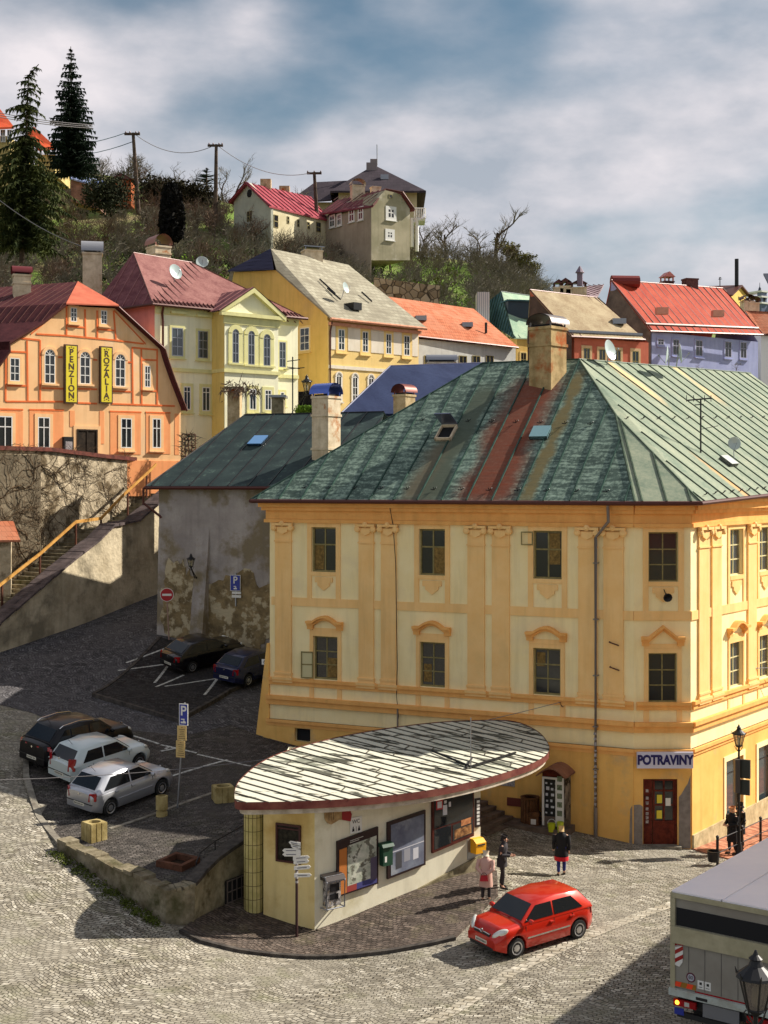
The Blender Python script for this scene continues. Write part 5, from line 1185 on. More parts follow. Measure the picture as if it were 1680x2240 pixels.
# tiled column
cb=Vector((-4.05,42.55));mb=MB();zc=rz(cb.x,cb.y)-.3;mb.lathe((cb.x,cb.y,-1.0),[(.30,0),(.30,zc+1.0)],14,close=False)
col=mb.build('column',pm('column_tile',sr(206,190,128),sr(180,168,104),3,.5,.1),kiosk,smooth=40)
mb=MB()
for i in range(14):th=2*math.pi*(i+.5)/14;x,y=cb.x+.3*math.cos(th),cb.y+.3*math.sin(th);mb.tube([(x,y,-.6),(x,y,zc)],.008,4)
z=-.4
while z<zc:mb.lathe((cb.x,cb.y,z),[(.3035,0),(.3035,.02)],14,close=False);z+=.42
mb.build('tile_joints',flat('joint_dark',sr(110,96,60),.8),col)
# plinth stone strip on the front
mb=MB();zz0=KF.uz((890,1938))[1];zz1=KF.uz((1052,1868))[1];u0=KF.uz((880,1900))[0]
mb.prism(KF,[(u0,-1),(KF.L,-1),(KF.L,zz1),(u0,KF.uz((880,1962))[1])],.0,.08);mb.prism(Fr(k2,k3),[(0,-1),(2,-1),(2,zz1),(0,zz1)],0,.09);mb.build('stone_base',M_conc,kiosk)
# side window of the yellow wall
r=KL.rect(zL,1405,425,1550,670);window(KL,r,kiosk,flat('frame_maroon',sr(70,34,30),.5),w=.01,ncol=1,rows=(.92,),rim=.06,glass=pm('display_dark',sr(60,56,46),sr(24,22,20),8,.3),d=.06)
# map board, notice case, shop window
M_mfr=flat('frame_dark',sr(44,26,26),.5)
def board(Z,pts,w=.05,d=.07):
    q=[KF.uz(Z(*p))for p in pts];return q
def panel(name,label,cat,Z,c4,fm,faces):
    q=board(Z,c4);u0=(q[0][0]+q[3][0])/2;u1=(q[1][0]+q[2][0])/2
    t=thing(name,label,cat,tuple(KF.P(u0,q[3][1],.03)));mb=MB();mb.prism(KF,[(u0,q[3][1]),(u1,q[2][1]),(u1,q[1][1]),(u0,q[0][1])],.02,.1);mb.build('frame',fm,t)
    def F(s,v):  # bilinear inside
        zt=q[0][1]+(q[1][1]-q[0][1])*s;zb_=q[3][1]+(q[2][1]-q[3][1])*s;return(u0+(u1-u0)*s,zb_+(zt-zb_)*v)
    for nm,m,s0,s1,v0,v1,dd_ in faces:mb=MB();mb.prism(KF,[F(s0,v0),F(s1,v0),F(s1,v1),F(s0,v1)],.1+dd_,.106+dd_);mb.build(nm,m,t)
    return t,F
M_map=pm('map_paper',sr(206,204,190),sr(150,158,140),3.2,.5,0,c3=sr(110,108,96),s3=3.5,a3=(.52,.56))
panel('map_board','dark framed town map board on the kiosk wall, beside the wire rack','map board',zM,((235,610),(628,468),(625,1010),(240,1140)),M_mfr,
      [('map',M_map,.24,.95,.14,.86,.002),('orange_strip',flat('p_orange',sr(186,112,50),.6),.04,.22,.03,.84,.002),('legend_violet',flat('p_violet',sr(90,80,100),.6),.8,.96,.1,.5,.004),
       ('blue_strip',flat('p_blue',sr(64,64,120),.6),.46,.96,.03,.14,.003),('red_strip',flat('p_red',sr(150,60,54),.6),.22,.46,.03,.14,.003),('title',flat('p_title',sr(190,186,176),.6),.3,.62,.925,.935,.002),('title',MATS['p_title'],.3,.52,.895,.905,.002)])
M_case=pm('case_glass',sr(128,134,148),sr(96,98,116),1.2,.15,0,c3=sr(160,164,168),s3=1.0)
panel('notice_case','dark framed glass notice case on the kiosk wall left of the shop window','notice case',zM,((712,430),(1078,308),(1078,830),(722,968)),M_mfr,
      [('glass',M_case,.08,.95,.04,.94,.001),('poster',flat('poster_dark',sr(70,70,74),.5),.2,.36,.12,.42,.004),('poster',flat('poster_grey',sr(150,150,158),.5),.42,.58,.2,.42,.004),('poster',flat('poster_white',sr(200,200,206),.5),.66,.8,.18,.38,.004),('ledge_line',MATS['poster_white'],.08,.95,.44,.455,.003)])
tS,F=panel('shop_window','wide dark shop window with stickers at the right end of the kiosk','window',zM,((1143,180),(1540,105),(1540,555),(1145,722)),pm('frame_brown',sr(96,46,36),sr(66,32,28),3,.6),
      [('glass',M_glass,.04,.97,.42,.97,.001),('glass',M_glass,.04,.44,.05,.40,.001),('glass',M_glass,.48,.97,.07,.38,.001),('goods',pm('goods_mix',sr(190,140,90),sr(70,40,30),7,.6),.52,.93,.09,.27,.003),('goods',pm('goods_orange',sr(214,150,100),sr(150,90,60),6,.6),.68,.92,.3,.42,.004)])
mb=MB();p,q=F(.08,.8),F(.24,.97);mb.box(KF,p[0],q[0],p[1]-.1,q[1]-.1,.106,.112);mb.build('round_sign',flat('sticker_red',sr(170,40,50),.5),tS)
mb=MB();mb.box(KF,p[0]+.05,q[0]-.05,p[1]-.05,q[1]-.15,.1125,.116)
for a_,b_,c_,d_ in((.24,.34,.62,.8),(.38,.43,.75,.84),(.27,.33,.83,.88)):s0,s1=F(a_,c_),F(b_,d_);mb.box(KF,s0[0],s1[0],s0[1],s1[1],.106,.112)
mb.build('stickers',MATS['poster_white'],tS)
# striped strip beside the window, yellow letter box, green box, wire rack, hand sign, WC sign
u0,u1,z0,z1=KF.rect(zM,1562,205,1612,470);t=thing('price_board','narrow black board with white stripes at the right edge of the kiosk','sign',tuple(KF.P(u0,z0,.02)));mb=MB();mb.box(KF,u0,u1,z0,z1,.01,.05);mb.build('board',M_mfr,t);mb=MB()
for i in range(7):mb.box(KF,u0+.06,u1-.05,z0+.08+i*(z1-z0-.1)/7,z0+.16+i*(z1-z0-.1)/7,.05,.058)
mb.build('stripes',M_white,t)
u0,u1,z0,z1=KF.rect(zM,1520,585,1615,700);t=thing('letter_box','bright yellow letter box on the right end of the kiosk wall','letter box',tuple(KF.P(u0,z0,.02)))
M_ly=flat('letterbox_yellow',sr(240,170,20),.4);mb=MB();mb.prism3([KF.P(u0,z0,.0),KF.P(u0,z0,.3),KF.P(u0,z1-.12,.32),KF.P(u0,z1,.16),KF.P(u0,z1,0)],KF.U*(u1-u0));mb.build('box',M_ly,t)
mb=MB();mb.box(KF,u0-.12,u1+.02,z0-.22,z1-.05,.001,.02);mb.build('backplate',M_tin,t);mb=MB();mb.box(KF,u0+.06,u1-.06,z1-.2,z1-.16,.29,.335);mb.build('slot',M_dark,t)
u0,u1,z0,z1=KF.rect(zM,632,655,735,815);t=thing('green_box','small dark green box on the kiosk wall between map board and notice case','box',tuple(KF.P(u0,z0,.02)));M_gb=flat('box_green',sr(30,66,48),.5)
mb=MB();mb.box(KF,u0+.02,u1-.03,z0,z1,.1,.3);mb.build('box',M_gb,t);mb=MB();mb.prism3([KF.P(u0-.03,z1,.08),KF.P(u0-.03,z1,.36),KF.P(u0-.03,z1+.09,.3),KF.P(u0-.03,z1+.12,.1)],KF.U*(u1-u0+.03));mb.build('lid',M_gb,t)
mb=MB();mb.box(KF,u0+.08,u0+.16,z0+.12,z0+.3,.301,.305);mb.build('mark',M_white,t)
u0,u1,z0,z1=KF.rect(zM,85,880,265,1205);t=thing('public_telephone','battered silver public telephone with stickers on the kiosk wall left of the map board','telephone',tuple(KF.P(u0,z0,.02)))
z1=z0+.95;mb=MB();mb.box(KF,u0+.1,u1-.1,z0+.05,z1-.05,.03,.26);mb.build('phone_body',pm('phone_stickered',sr(190,184,180),sr(40,36,36),9,.4,0,c3=sr(186,150,80),s3=6),t)
mb=MB()
for u in(u0,u1-.04):mb.tube([KF.P(u+.02,z0,.02),KF.P(u+.02,z0,.34),KF.P(u+.02,z1-.12,.36),KF.P(u+.02,z1,.28),KF.P(u+.02,z1+.02,.03)],.028,6)
for z in(z0,z1-.14,z1+.01):mb.tube([KF.P(u0,z,.33 if z<z1 else .25),KF.P(u1-.02,z,.33 if z<z1 else .25)],.022,6)
mb.build('frame',M_tin,t);mb=MB();mb.prism3([KF.P(u0,z1-.1,.02),KF.P(u0,z1-.1,.38),KF.P(u0,z1+.02,.3),KF.P(u0,z1+.06,.02)],KF.U*(u1-u0));mb.build('hood',flat('hood_dark',sr(60,54,52),.3,.4),t)
mb=MB();mb.box(KF,u0+.2,u1-.18,z0+.5,z0+.72,.262,.3);mb.box(KF,u0+.2,u1-.2,z0+.25,z0+.42,.262,.28);mb.build('keypad',M_black,t)
t=thing('hand_sign','painted hand pointing left with a red cuff, high on the kiosk wall','sign',tuple(KF.P(.4,3,.02)))
hp=[KF.uz(zM(*p))for p in((55,305),(65,290),(150,262),(215,262),(292,268),(292,405),(262,405),(222,430),(185,450),(150,435),(125,395),(122,345),(140,322),(60,318))]
hp=[(u,z)for u,z in hp];mb=MB();mb.prism(KF,hp,.02,.05);mb.build('hand',pm('hand_paint',sr(190,160,116),sr(140,112,76),5,.7),t)
cf=[KF.uz(zM(*p))for p in((290,250),(372,250),(372,330),(382,350),(372,420),(288,405))];mb=MB();mb.prism(KF,cf,.02,.055);mb.build('red_cuff',flat('cuff_red',sr(150,36,40),.6),t)
mb=MB();u,z=hp[9]
for k in(.05,.13,.21):mb.box(KF,u+k,u+k+.01,z+.06,z+.3,.051,.056)
mb.box(KF,hp[0][0]+.2,hp[3][0],hp[13][1]+.02,hp[13][1]+.035,.051,.056);mb.build('finger_lines',M_black,t)
u0,u1,z0,z1=KF.rect(zM,370,388,480,520);t=thing('toilet_sign','small white toilet sign with black letters WC, above the map board','sign',tuple(KF.P(u0,z0,.02)))
mb=MB();mb.box(KF,u0,u1,z0,z1,.02,.04);mb.build('plate',M_white,t);text('WC','letters',M_black,t,KF.P((u0+u1)/2,z0+(z1-z0)*.72,.042),KF.U,(0,0,1),.17,.003)
mb=MB()
for k,hh in((.25,0),(.5,1),(.75,0)):
    c=u0+(u1-u0)*k
    if hh:mb.box(KF,c-.008,c+.008,z0+.05,z0+.2,.041,.046)
    else:mb.lathe(KF.P(c,z0+.19,.041),[(.022,0),(.022,.005)],8,axis=KF.N);mb.prism(KF,[(c-.045,z0+.06),(c+.045,z0+.06),(c+.03,z0+.16),(c-.03,z0+.16)],.041,.046)
mb.build('figures',M_black,t)
# steps between kiosk and corner house
t=thing('stone_steps','dark stone steps rising between the kiosk and the yellow corner house','steps',(4.3,51,.2))
mb=MB();sfr=Fr((5.15,52.2),(4.35,48.7))
d=Vector((-.93,-.10,0)).normalized();a0=Vector((5.25,52.3,0));b0_=Vector((3.75,50.2,0))
for i in range(7):
    o=Vector((-.904,.428,0))*.34*i;zt=.42+.16*i
    a,b=a0+o,b0_+o;e=Vector((-.904,.428,0))*(3.6-.34*i)
    mb.hexa([Vector((a.x,a.y,-.5)),Vector((b.x,b.y,-.5)),Vector((b.x+e.x,b.y+e.y,-.5)),Vector((a.x+e.x,a.y+e.y,-.5)),Vector((a.x,a.y,zt)),Vector((b.x,b.y,zt)),Vector((b.x+e.x,b.y+e.y,zt)),Vector((a.x+e.x,a.y+e.y,zt))])
mb.build('treads',pm('step_stone',sr(126,110,96),sr(90,78,70),2,.9,.3),t)
# low kerb step in front of the facade at the vending stall
mb=MB();f=FL;uA=FL.uz(zK(-120,900))[0];uB=FL.uz(zK(520,920))[0];mb.box(FL,uA,uB,-.5,hS(6,52)+.14,.10,1.2);t=thing('stone_plinth_step','low stone step along the foot of the yellow house under the vending cabinet','step',tuple(FL.P(uA,0,.5)));mb.build('slab',MATS['step_stone'],t)
# vending cabinet
zb_=hS(6.5,52)+.15;u0=FL.uz(zK(172,600),.95)[0];u1=FL.uz(zK(395,600),.95)[0];zt=FL.uz(zK(200,372),.95)[1]
vc=thing('vending_cabinet','tall lit-white framed vending cabinet with a curved brown canopy against the yellow house','vending machine',tuple(FL.P(u0,zb_,.5)))
mb=MB();mb.box(FL,u0,u1,zb_,zt,.12,.95);mb.build('cabinet',pm('cab_grey',sr(120,104,96),sr(84,74,70),2,.6),vc)
mb=MB();mb.box(FL,u0,u1,zt-.08,zt,.951,.98);mb.box(FL,u0,u0+.08,zb_+.1,zt-.08,.951,.98);mb.box(FL,u0+(u1-u0)*.62,u1,zb_+.1,zt-.08,.951,.975);mb.build('white_frame',M_white,vc)
mb=MB();mb.box(FL,u0+.08,u0+(u1-u0)*.62,zb_+.45,zt-.08,.951,.962);mb.build('display_glass',M_glass,vc)
mb=MB();h_=zt-zb_-.6
for i in range(6):
    z=zb_+.55+h_*i/6
    for k in range(3):x=u0+.14+k*.19+random.uniform(-.02,.02);mb.box(FL,x,x+random.uniform(.06,.14),z,z+random.uniform(.05,.14),.9625,.97)
mb.build('goods',MATS['poster_white'],vc)
mb=MB();x=u0+(u1-u0)*.7
for i in range(5):mb.box(FL,x,u1-.06,zb_+.5+i*.32,zb_+.5+i*.32+.2,.976,.982)
mb.build('labels',pm('label_mix',sr(150,160,130),sr(60,70,50),14,.5,0),vc)
fs=Fr(FL.P(u1,0,.95)[:2],FL.P(u1,0,.12)[:2]);mb=MB();mb.box(fs,.05,.78,zb_+.2,zt-.05,.003,.02);mb.build('side_poster',pm('poster_bw',sr(150,140,128),sr(70,66,62),2.4,.6,0,c3=sr(30,30,30),s3=2.6,a3=(.55,.58)),vc)
mb=MB();n=8;rows=[]
for i in range(n+1):a=i/n;z=zt+.1+.32*math.sin(math.pi*a);rows.append([FL.P(u0-.12+(u1-u0+.3)*a,z,.05),FL.P(u0-.12+(u1-u0+.3)*a,z-.0,1.35)])
mb.grid(rows);mb.grid([[p-Vector((0,0,.05))for p in r_]for r_ in rows]);mb.grid([[r_[1],r_[1]-Vector((0,0,.05))]for r_ in rows]);cn=mb.build('canopy',pm('canopy_brown',sr(150,106,84),sr(120,82,66),2,.6),vc,smooth=50)
mb=MB();mb.prism(FL,[(u0,zt+.003),(u1,zt+.003),(u1,zt+.16),(u0+(u1-u0)*.5,zt+.36),(u0,zt+.16)],.9,.94);mb.build('valance',M_wood,vc)
for k,(x,c,r_,lab)in enumerate(((240,(200,205,40),.15,'lime green bucket under the vending cabinet window'),(330,(196,206,60),.13,'lime green jug at the right foot of the vending cabinet'))):
    u=FL.uz(zK(x+30,880),1.1)[0];p=FL.P(u,zb_+.0,1.12);p.z=hS(p.x,p.y)+.14 if True else 0;t=thing('bucket',lab,'bucket',tuple(p));mb=MB();mb.lathe(p,[(r_*.8,0),(r_,.3+k*.12),(r_*.93,.3+k*.12),(r_*.75,.03)],14);mb.build('pail',flat('lime_%d'%k,sr(*c),.5),t,smooth=40)
    mb=MB();mb.tube([p+Vector((r_*math.cos(R(a)),0,.3+k*.12+.16*math.sin(R(a))))for a in range(0,181,30)],.01,5);mb.build('handle',M_white,t)
# wooden bin and crate, sign on facade, house number, shop sign
u=FL.uz(zK(40,860),.6)[0];p=FL.P(u,0,.55);p.z=hS(p.x,p.y)+.14;t=thing('waste_bin','round wooden slatted bin against the yellow house near the steps','bin',tuple(p));mb=MB()
for i in range(16):th=2*math.pi*i/16;c=p+Vector((.3*math.cos(th),.3*math.sin(th),0));mb.tube([c,c+Vector((0,0,.92))],.055,4)
mb.build('slats',pm('bin_wood',sr(120,84,56),sr(86,58,38),4,.8),t);mb=MB();mb.lathe(p+Vector((0,0,.05)),[(.27,0),(.27,.8)],12);mb.build('liner',M_dark,t);mb=MB();mb.lathe(p+Vector((0,0,.9)),[(.36,0),(.37,.06),(.3,.07),(.29,0)],14);mb.build('rim',MATS['bin_wood'],t)
u=FL.uz(zK(100,880),.7)[0];p=FL.P(u,0,.8);p.z=hS(p.x,p.y)+.14;t=thing('crate','small wooden crate with a white note beside the round bin','crate',tuple(p));mb=MB();f=FL.shift(.62)
for i in range(3):mb.box(f,u-.2,u+.2,p.z+.02+i*.16,p.z+.15+i*.16,0,.3)
mb.box(f,u-.17,u+.17,p.z,p.z+.5,.03,.27);mb.build('crate_slats',MATS['bin_wood'],t);mb=MB();mb.box(f,u-.1,u+.1,p.z+.05,p.z+.25,.301,.31);mb.build('note',M_white,t)
r=FL.rect(zT,272,348,352,400);t=thing('wall_plaque','dark red rectangular plate low on the yellow house behind the bin','plate',tuple(FL.P(r[0],r[2],.1)));mb=MB();mb.box(FL,r[0],r[1],r[2],r[3],.09,.13);mb.build('plate',flat('plaque_red',sr(110,50,40),.6),t)
r=FL.rect(zT,225,250,312,292);t=thing('notice_plate','pale printed notice plate half hidden under the kiosk roof edge','notice',tuple(FL.P(r[0],r[2],.1)));mb=MB();mb.box(FL,r[0],r[1],r[2],r[3],.09,.12);mb.build('plate',MATS['sticker_mix'],t)
r=FL.rect(zG,92,1055,120,1090);r=(r[0],r[1],r[2],r[3]);t=thing('house_number','small white house number plate 6 at the left corner of the yellow house','sign',tuple(FL.P(r[0],r[2],.02)));mb=MB();mb.box(FL,r[0],r[1]+.05,r[2],r[3],.0,.03);mb.build('plate',M_white,t);text('6','number',M_mfr,t,FL.P((r[0]+r[1])/2+.02,(r[2]+r[3])/2,.033),FL.U,(0,0,1),.22,.003)
r=FC.rect(zH,828,1608,1142,1708);r=(r[0]+.02,FC.L+.03,r[2],r[3]);t=thing('shop_sign','white grocery sign with navy letters POTRAVINY above the corner door','sign',tuple(FC.P(r[0],r[2],.1)))
mb=MB();mb.box(FC,r[0],r[1],r[2],r[3],.18,.3);mb.build('sign_box',flat('sign_lilac',sr(206,204,222),.5),t);text('POTRAVINY','letters',flat('navy_letters',sr(34,28,92),.5),t,FC.P((r[0]+r[1])/2,(r[2]+r[3])/2,.305),FC.U,(0,0,1),.47,.012,squash=.80,bold=.022)
# small horn loudspeaker under the corner window
p=FC.P(*FC.uz(zH(1020,630)),.2);t=thing('loudspeaker','dark horn loudspeaker under the upper corner window','loudspeaker',tuple(p));mb=MB();mb.lathe(p-FC.N*.15,[(.05,0),(.06,.15),(.17,.32),(.15,.33),(.03,.2)],12,axis=(FC.N-Vector((0,0,.3))));mb.tube([p-FC.N*.2,p+Vector((-.12,0,.2))],.02,5);mb.build('horn',M_black,t,smooth=40)
t=thing('facade_cable','thin black cable with clips running down the yellow front between the paired pilasters','cable',tuple(FL.P(0,10,0)));mb=MB();cab=[(870,95),(885,250),(900,480),(905,800),(910,1100),(905,1280),(918,1400),(912,1470)];P3=[FL.P(*FL.uz(zG(*c),.12),.12+(.2 if c[1]<220 else 0))for c in cab];mb.tube(P3,.016,4);mb.build('cable_run',M_cable,t);mb=MB();a=P3[-1];mb.tube([a,a+Vector((0,0,.75))],.04,6);mb.build('cable_guard',M_pipe,t)

# ------------------------------------------------------------------ retaining walls, stair, handrail
t=thing('retaining_wall','long sloping retaining wall with stone coping beside the uphill street','wall',tuple(gs(0,1428)))
bse=[(-80,1470,69),(0,1428,72),(110,1385,75.5),(216,1345,79),(345,1300,84),(400,1280,86)]
B3=[V(*b)for b in bse]
topf=[zP(-80,1700),zP(0,1590),zP(420,1230),zP(700,990),zP(960,790),zP(1080,665),zP(1320,615),zP(1570,400),zP(1700,290)]
topb=[zP(-110,1530),zP(-40,1470),zP(340,1105),zP(720,815),zP(960,600),zP(1150,565),zP(1210,560),zP(1470,290),zP(1620,150)]
wf=Fr((V(0,1428,72))[:2],(V(345,1300,84))[:2])
q=[wf.uz(p)for p in topf];wth=.75
mb=MB();mb.prism(wf,[(q[0][0],1),*[(u,z)for u,z in q],(q[-1][0],1)],-.8,0);mb.build('wall_body',pm('retaining_plaster',sr(206,192,164),sr(170,156,130),.8,.95,.7,c3=sr(136,126,106),s3=.5,a3=(.52,.66),bdist=.08,fine=4),t)
mb=MB()
for(a,b),(c,d)in zip(q[:-1],q[1:]):
    L_=math.hypot(c-a,d-b);k=max(1,int(L_/.42))
    for i in range(k):
        s0,s1=i/k,(i+.94)/k;u0,z0,u1,z1=a+(c-a)*s0,b+(d-b)*s0,a+(c-a)*s1,b+(d-b)*s1;j=random.uniform(-.02,.03)
        for w0,w1 in((-1.05,-.40),(-.38,.12+random.uniform(-.03,.03))):mb.hexa([wf.P(u0,z0+.0,w0),wf.P(u1,z1+.0,w0),wf.P(u1,z1,w1),wf.P(u0,z0,w1),wf.P(u0,z0+.12+j,w0),wf.P(u1,z1+.12+j,w0),wf.P(u1,z1+.12+j,w1),wf.P(u0,z0+.12+j,w1)])
mb.build('coping',pm('coping_slate',sr(106,94,92),sr(70,62,62),1.5,.9,.3),t)
# stair behind: stepped mass
t=thing('hillside_stair','stone stair with rubble edge climbing behind the retaining wall','stair',tuple(wf.P(0,6,-2)))
mb=MB();u=q[0][0];
zat=lambda u:float(np.interp(u,[a for a,b in q],[b for a,b in q]))
while u<q[-1][0]:mb.box(wf,u,u+.4,0,zat(u)-.25,-3.3,-1.06);u+=.4
mb.build('steps',M_stone,t)
t=thing('handrail','yellow-brown handrail on posts following the hillside stair','handrail',tuple(wf.P(0,6,-1.2)))
wr=wf.shift(-1.25);rl_=[wr.uz(zP(*p))for p in((-150,1340),(135,1115),(380,925),(725,618),(965,585),(1180,360),(1430,130),(1490,70))]
mb=MB()
for a,b in zip(rl_[:-1],rl_[1:]):
    mb.hexa([wr.P(a[0],a[1]-.09,-.04),wr.P(b[0],b[1]-.09,-.04),wr.P(b[0],b[1]-.09,.04),wr.P(a[0],a[1]-.09,.04),wr.P(a[0],a[1]+.09,-.04),wr.P(b[0],b[1]+.09,-.04),wr.P(b[0],b[1]+.09,.04),wr.P(a[0],a[1]+.09,.04)])
mb.build('rail',pm('rail_ochre',sr(206,156,84),sr(176,126,62),3,.6),t)
for x in(20,382,725,965,1220,1400):
    u=wr.uz(zP(x,900))[0];z=float(np.interp(u,[a for a,b in rl_],[b for a,b in rl_]));mb=MB();mb.box(wr,u-.05,u+.05,z-1.5,z-.09,-.04,.04);mb.build('post',pm('post_rust',sr(96,60,44),sr(66,40,32),4,.8),t)
# ivy wall
M_ivw=pm('ivy_wall_stone',sr(200,184,156),sr(156,142,118),1.5,.95,.8,c3=sr(110,96,74),s3=.9,a3=(.5,.6),bdist=.08,fine=5)
iv=Fr((-23.5,74.2),(-14.8,87.2));t=thing('terrace_wall','tall terrace wall covered with bare creeper below the orange guesthouse','wall',tuple(iv.P(5,8,0)))
tw=[iv.uz(p)for p in((-420,980),(0,985),(110,988),(230,1003),(326,1012))]
mb=MB();mb.prism(iv,[(tw[0][0],3),*tw,(tw[-1][0],3)],-1.2,0);mb.build('wall_body',M_ivw,t)
mb=MB();mb.prism(iv,[(tw[0][0],tw[0][1]+.01),*[(u,z+.01)for u,z in tw],*[(u,z+.25)for u,z in tw[::-1]]],-1.0,.15);mb.build('coping',pm('coping_brick',sr(120,70,60),sr(80,50,44),3,.9,.3),t)
u0=iv.uz((-60,1100))[0];u1=iv.uz((76,1100))[0];mb=MB();mb.box(iv,u0,u1,3,tw[0][1]-.1,.01,.5);mb.build('wall_return',pm('ivy_wall_dark',sr(130,118,98),sr(96,86,70),1.2,.95,.7),t)
# creeper on it: branching stems over the wall
M_vine=pm('vine_stem',sr(104,86,64),sr(62,48,36),3,.9,0)
cv=thing('creeper','leafless creeper spreading over the tall terrace wall','climbing plant',tuple(iv.P(6,6,.1)))
mb=MB();rng=random.Random(11)
def vine(u,z,a,r,n,w):
    P=[iv.P(u,z,w+.04)]
    for i in range(n):
        a+=rng.gauss(0,.38);u+=math.cos(a)*.22;z+=math.sin(a)*.22
        if z>15.6 or u>tw[-1][0]or u<tw[0][0]:break
        ww=.52 if u<u1 else .02;P.append(iv.P(u,z,ww+rng.uniform(.0,.09)))
        if rng.random()<.26 and r>.009:vine(u,z,a+rng.choice((-1,1))*rng.uniform(.4,1.1),r*.62,int(n*.65),w)
    if len(P)>1:mb.tube(P,r,3,r*.4,cap=False)
for i in range(9):vine(rng.uniform(tw[1][0]-2,tw[-1][0]),rng.uniform(6,12),rng.uniform(.6,2.6),rng.uniform(.018,.042),24,0)
vine(2.5,12.4,.1,.05,30,0);vine(3.0,11,-.2,.05,26,0)
mb.build('stems',M_vine,cv)
t=thing('shed','tiny garden shed with orange tiled roof at the left edge below the creeper wall','shed',tuple(V(20,1240,74)))
a=V(*zP(-150,690),75.5);b=V(*zP(180,700),75.5);c=V(*zP(110,640),77);mb=MB();f=Fr(V(*zP(-200,1100),75)[:2],V(*zP(105,1100),75.4)[:2]);z1=f.uz(zP(50,790))[1];mb.box(f,0,f.L,3,z1,-2,0);mb.build('wall',M_ivw,t)
mb=MB();roofpoly(mb,[f.P(-.2,z1,.3),f.P(f.L+.5,z1,.3),f.P(f.L+.1,z1+1.0,-1.2),f.P(-.2,z1+1.0,-1.2)],.12);mb.build('roof',M_to,t)

# ------------------------------------------------------------------ street furniture
M_pl=pm('planter_concrete',sr(184,166,116),sr(140,122,76),2.4,.9,.4)
def square_planter(name,px,py,s,h,ang,label,h_=gp,hollow=.36,tilt=0,mat=None):
    p=h_(px,py);t=thing(name,label,'planter',tuple(p));mb=MB();a=[Vector((s/2*x,s/2*y,0))for x,y in((-1,-1),(1,-1),(1,1),(-1,1))]
    Rm=Matrix.Rotation(R(ang),3,'Z');a=[p+Rm@q for q in a];up=Vector((0,0,h));n=24;rr=s*hollow
    mb.poly(a)
    for i in range(4):
        o,q_=a[i],a[(i+1)%4];cut=(q_-o)*.36;g=(q_-o).cross(Vector((0,0,1))).normalized()*-.03
        mb.poly([o,q_,q_+up,o+up])
        nrm_=Vector(((q_-o).y,-(q_-o).x,0)).normalized()
        for s0,s1 in((.02,.30),(.36,.62),(.68,.98)):
            b0,b1=o+(q_-o)*s0,o+(q_-o)*s1;mb.hexa([b0,b1,b1+nrm_*.025,b0+nrm_*.025,b0+up*.97,b1+up*.97,b1+nrm_*.025+up*.97,b0+nrm_*.025+up*.97])
    cir=[p+up+Vector((rr*math.cos(2*math.pi*i/n),rr*math.sin(2*math.pi*i/n),0))for i in range(n)]
    Rm4=[a[i]+up for i in range(4)]
    sq=[]
    for i in range(n):
        d=(cir[i]-p-up).normalized();dl=Rm.inverted()@d;k=s/2/max(abs(dl.x),abs(dl.y));sq.append(p+up+d*k)
    for i in range(n):
        j=(i+1)%n;mb.poly([cir[i],sq[i],sq[j],cir[j]]);mb.poly([cir[i],cir[j],cir[j]-up*.5,cir[i]-up*.5])
    mb.poly([c-up*.45 for c in cir]);mb.build('concrete_block',mat or M_pl,t,recalc=False)
    mb=MB();mb.poly([c-up*.3 for c in cir]);mb.build('soil',pm('soil',sr(60,44,32),sr(36,28,22),8,.95,.5),t)
    return t
square_planter('planter',206,1838,.60,.62,42,'square concrete planter with a round opening, sunlit near the kerb')
square_planter('planter',488,1752,.66,.55,20,'square concrete planter in the shade beside the left tip of the kiosk roof')
p=gp(354,1786);t=thing('bollard','stubby round concrete bollard bin in front of the silver hatchback','bollard',tuple(p));mb=MB();mb.lathe(p,[(.20,0),(.2,.17),(.15,.19),(.15,.22),(.21,.25),(.21,.72),(.15,.73),(.14,.5)],18);mb.build('concrete_body',M_pl,t,smooth=35)
# sunken trough on the plaza
p=gp(385,1900);t=thing('stone_trough','low rusty stone curb round a sunken trough near the parapet railing','trough',tuple(p));mb=MB()
cn=[gp(341,1898),gp(398,1910),gp(438,1890),gp(385,1878)]
for i in range(4):
    a,b=cn[i].copy(),cn[(i+1)%4].copy();c=sum(cn,Vector())/4;ai,bi=a.lerp(c,.28),b.lerp(c,.28);up=Vector((0,0,.22));mb.hexa([a,b,bi,ai,a+up,b+up,bi+up,ai+up])
mb.build('curb',pm('curb_rusty',sr(112,74,56),sr(80,54,42),3,.9,.3),t);mb=MB();mb.poly([q_.lerp(c,.2)+Vector((0,0,.05))for q_ in cn]);mb.build('earth',MATS['soil'],t)
# railing at the stairwell
t=thing('stairwell_railing','thin dark curved railing round the basement stairwell','railing',(-5,43,1.6));mb=MB()
rpz=[gp(430,1925),gp(440,1885),gp(480,1862),gp(540,1835)];tops=[V(*zL(935,660),42.2),V(*zL(960,600),42.6),V(*zL(1045,535),43.5),V(*zL(1215,440),45.2)]
mb.tube([V(*zL(935,775),42.1)]+tops,.022,5);mb.tube([V(*zL(1045,640),43.5),tops[2]],.02,5);mb.build('rail',M_black,t)

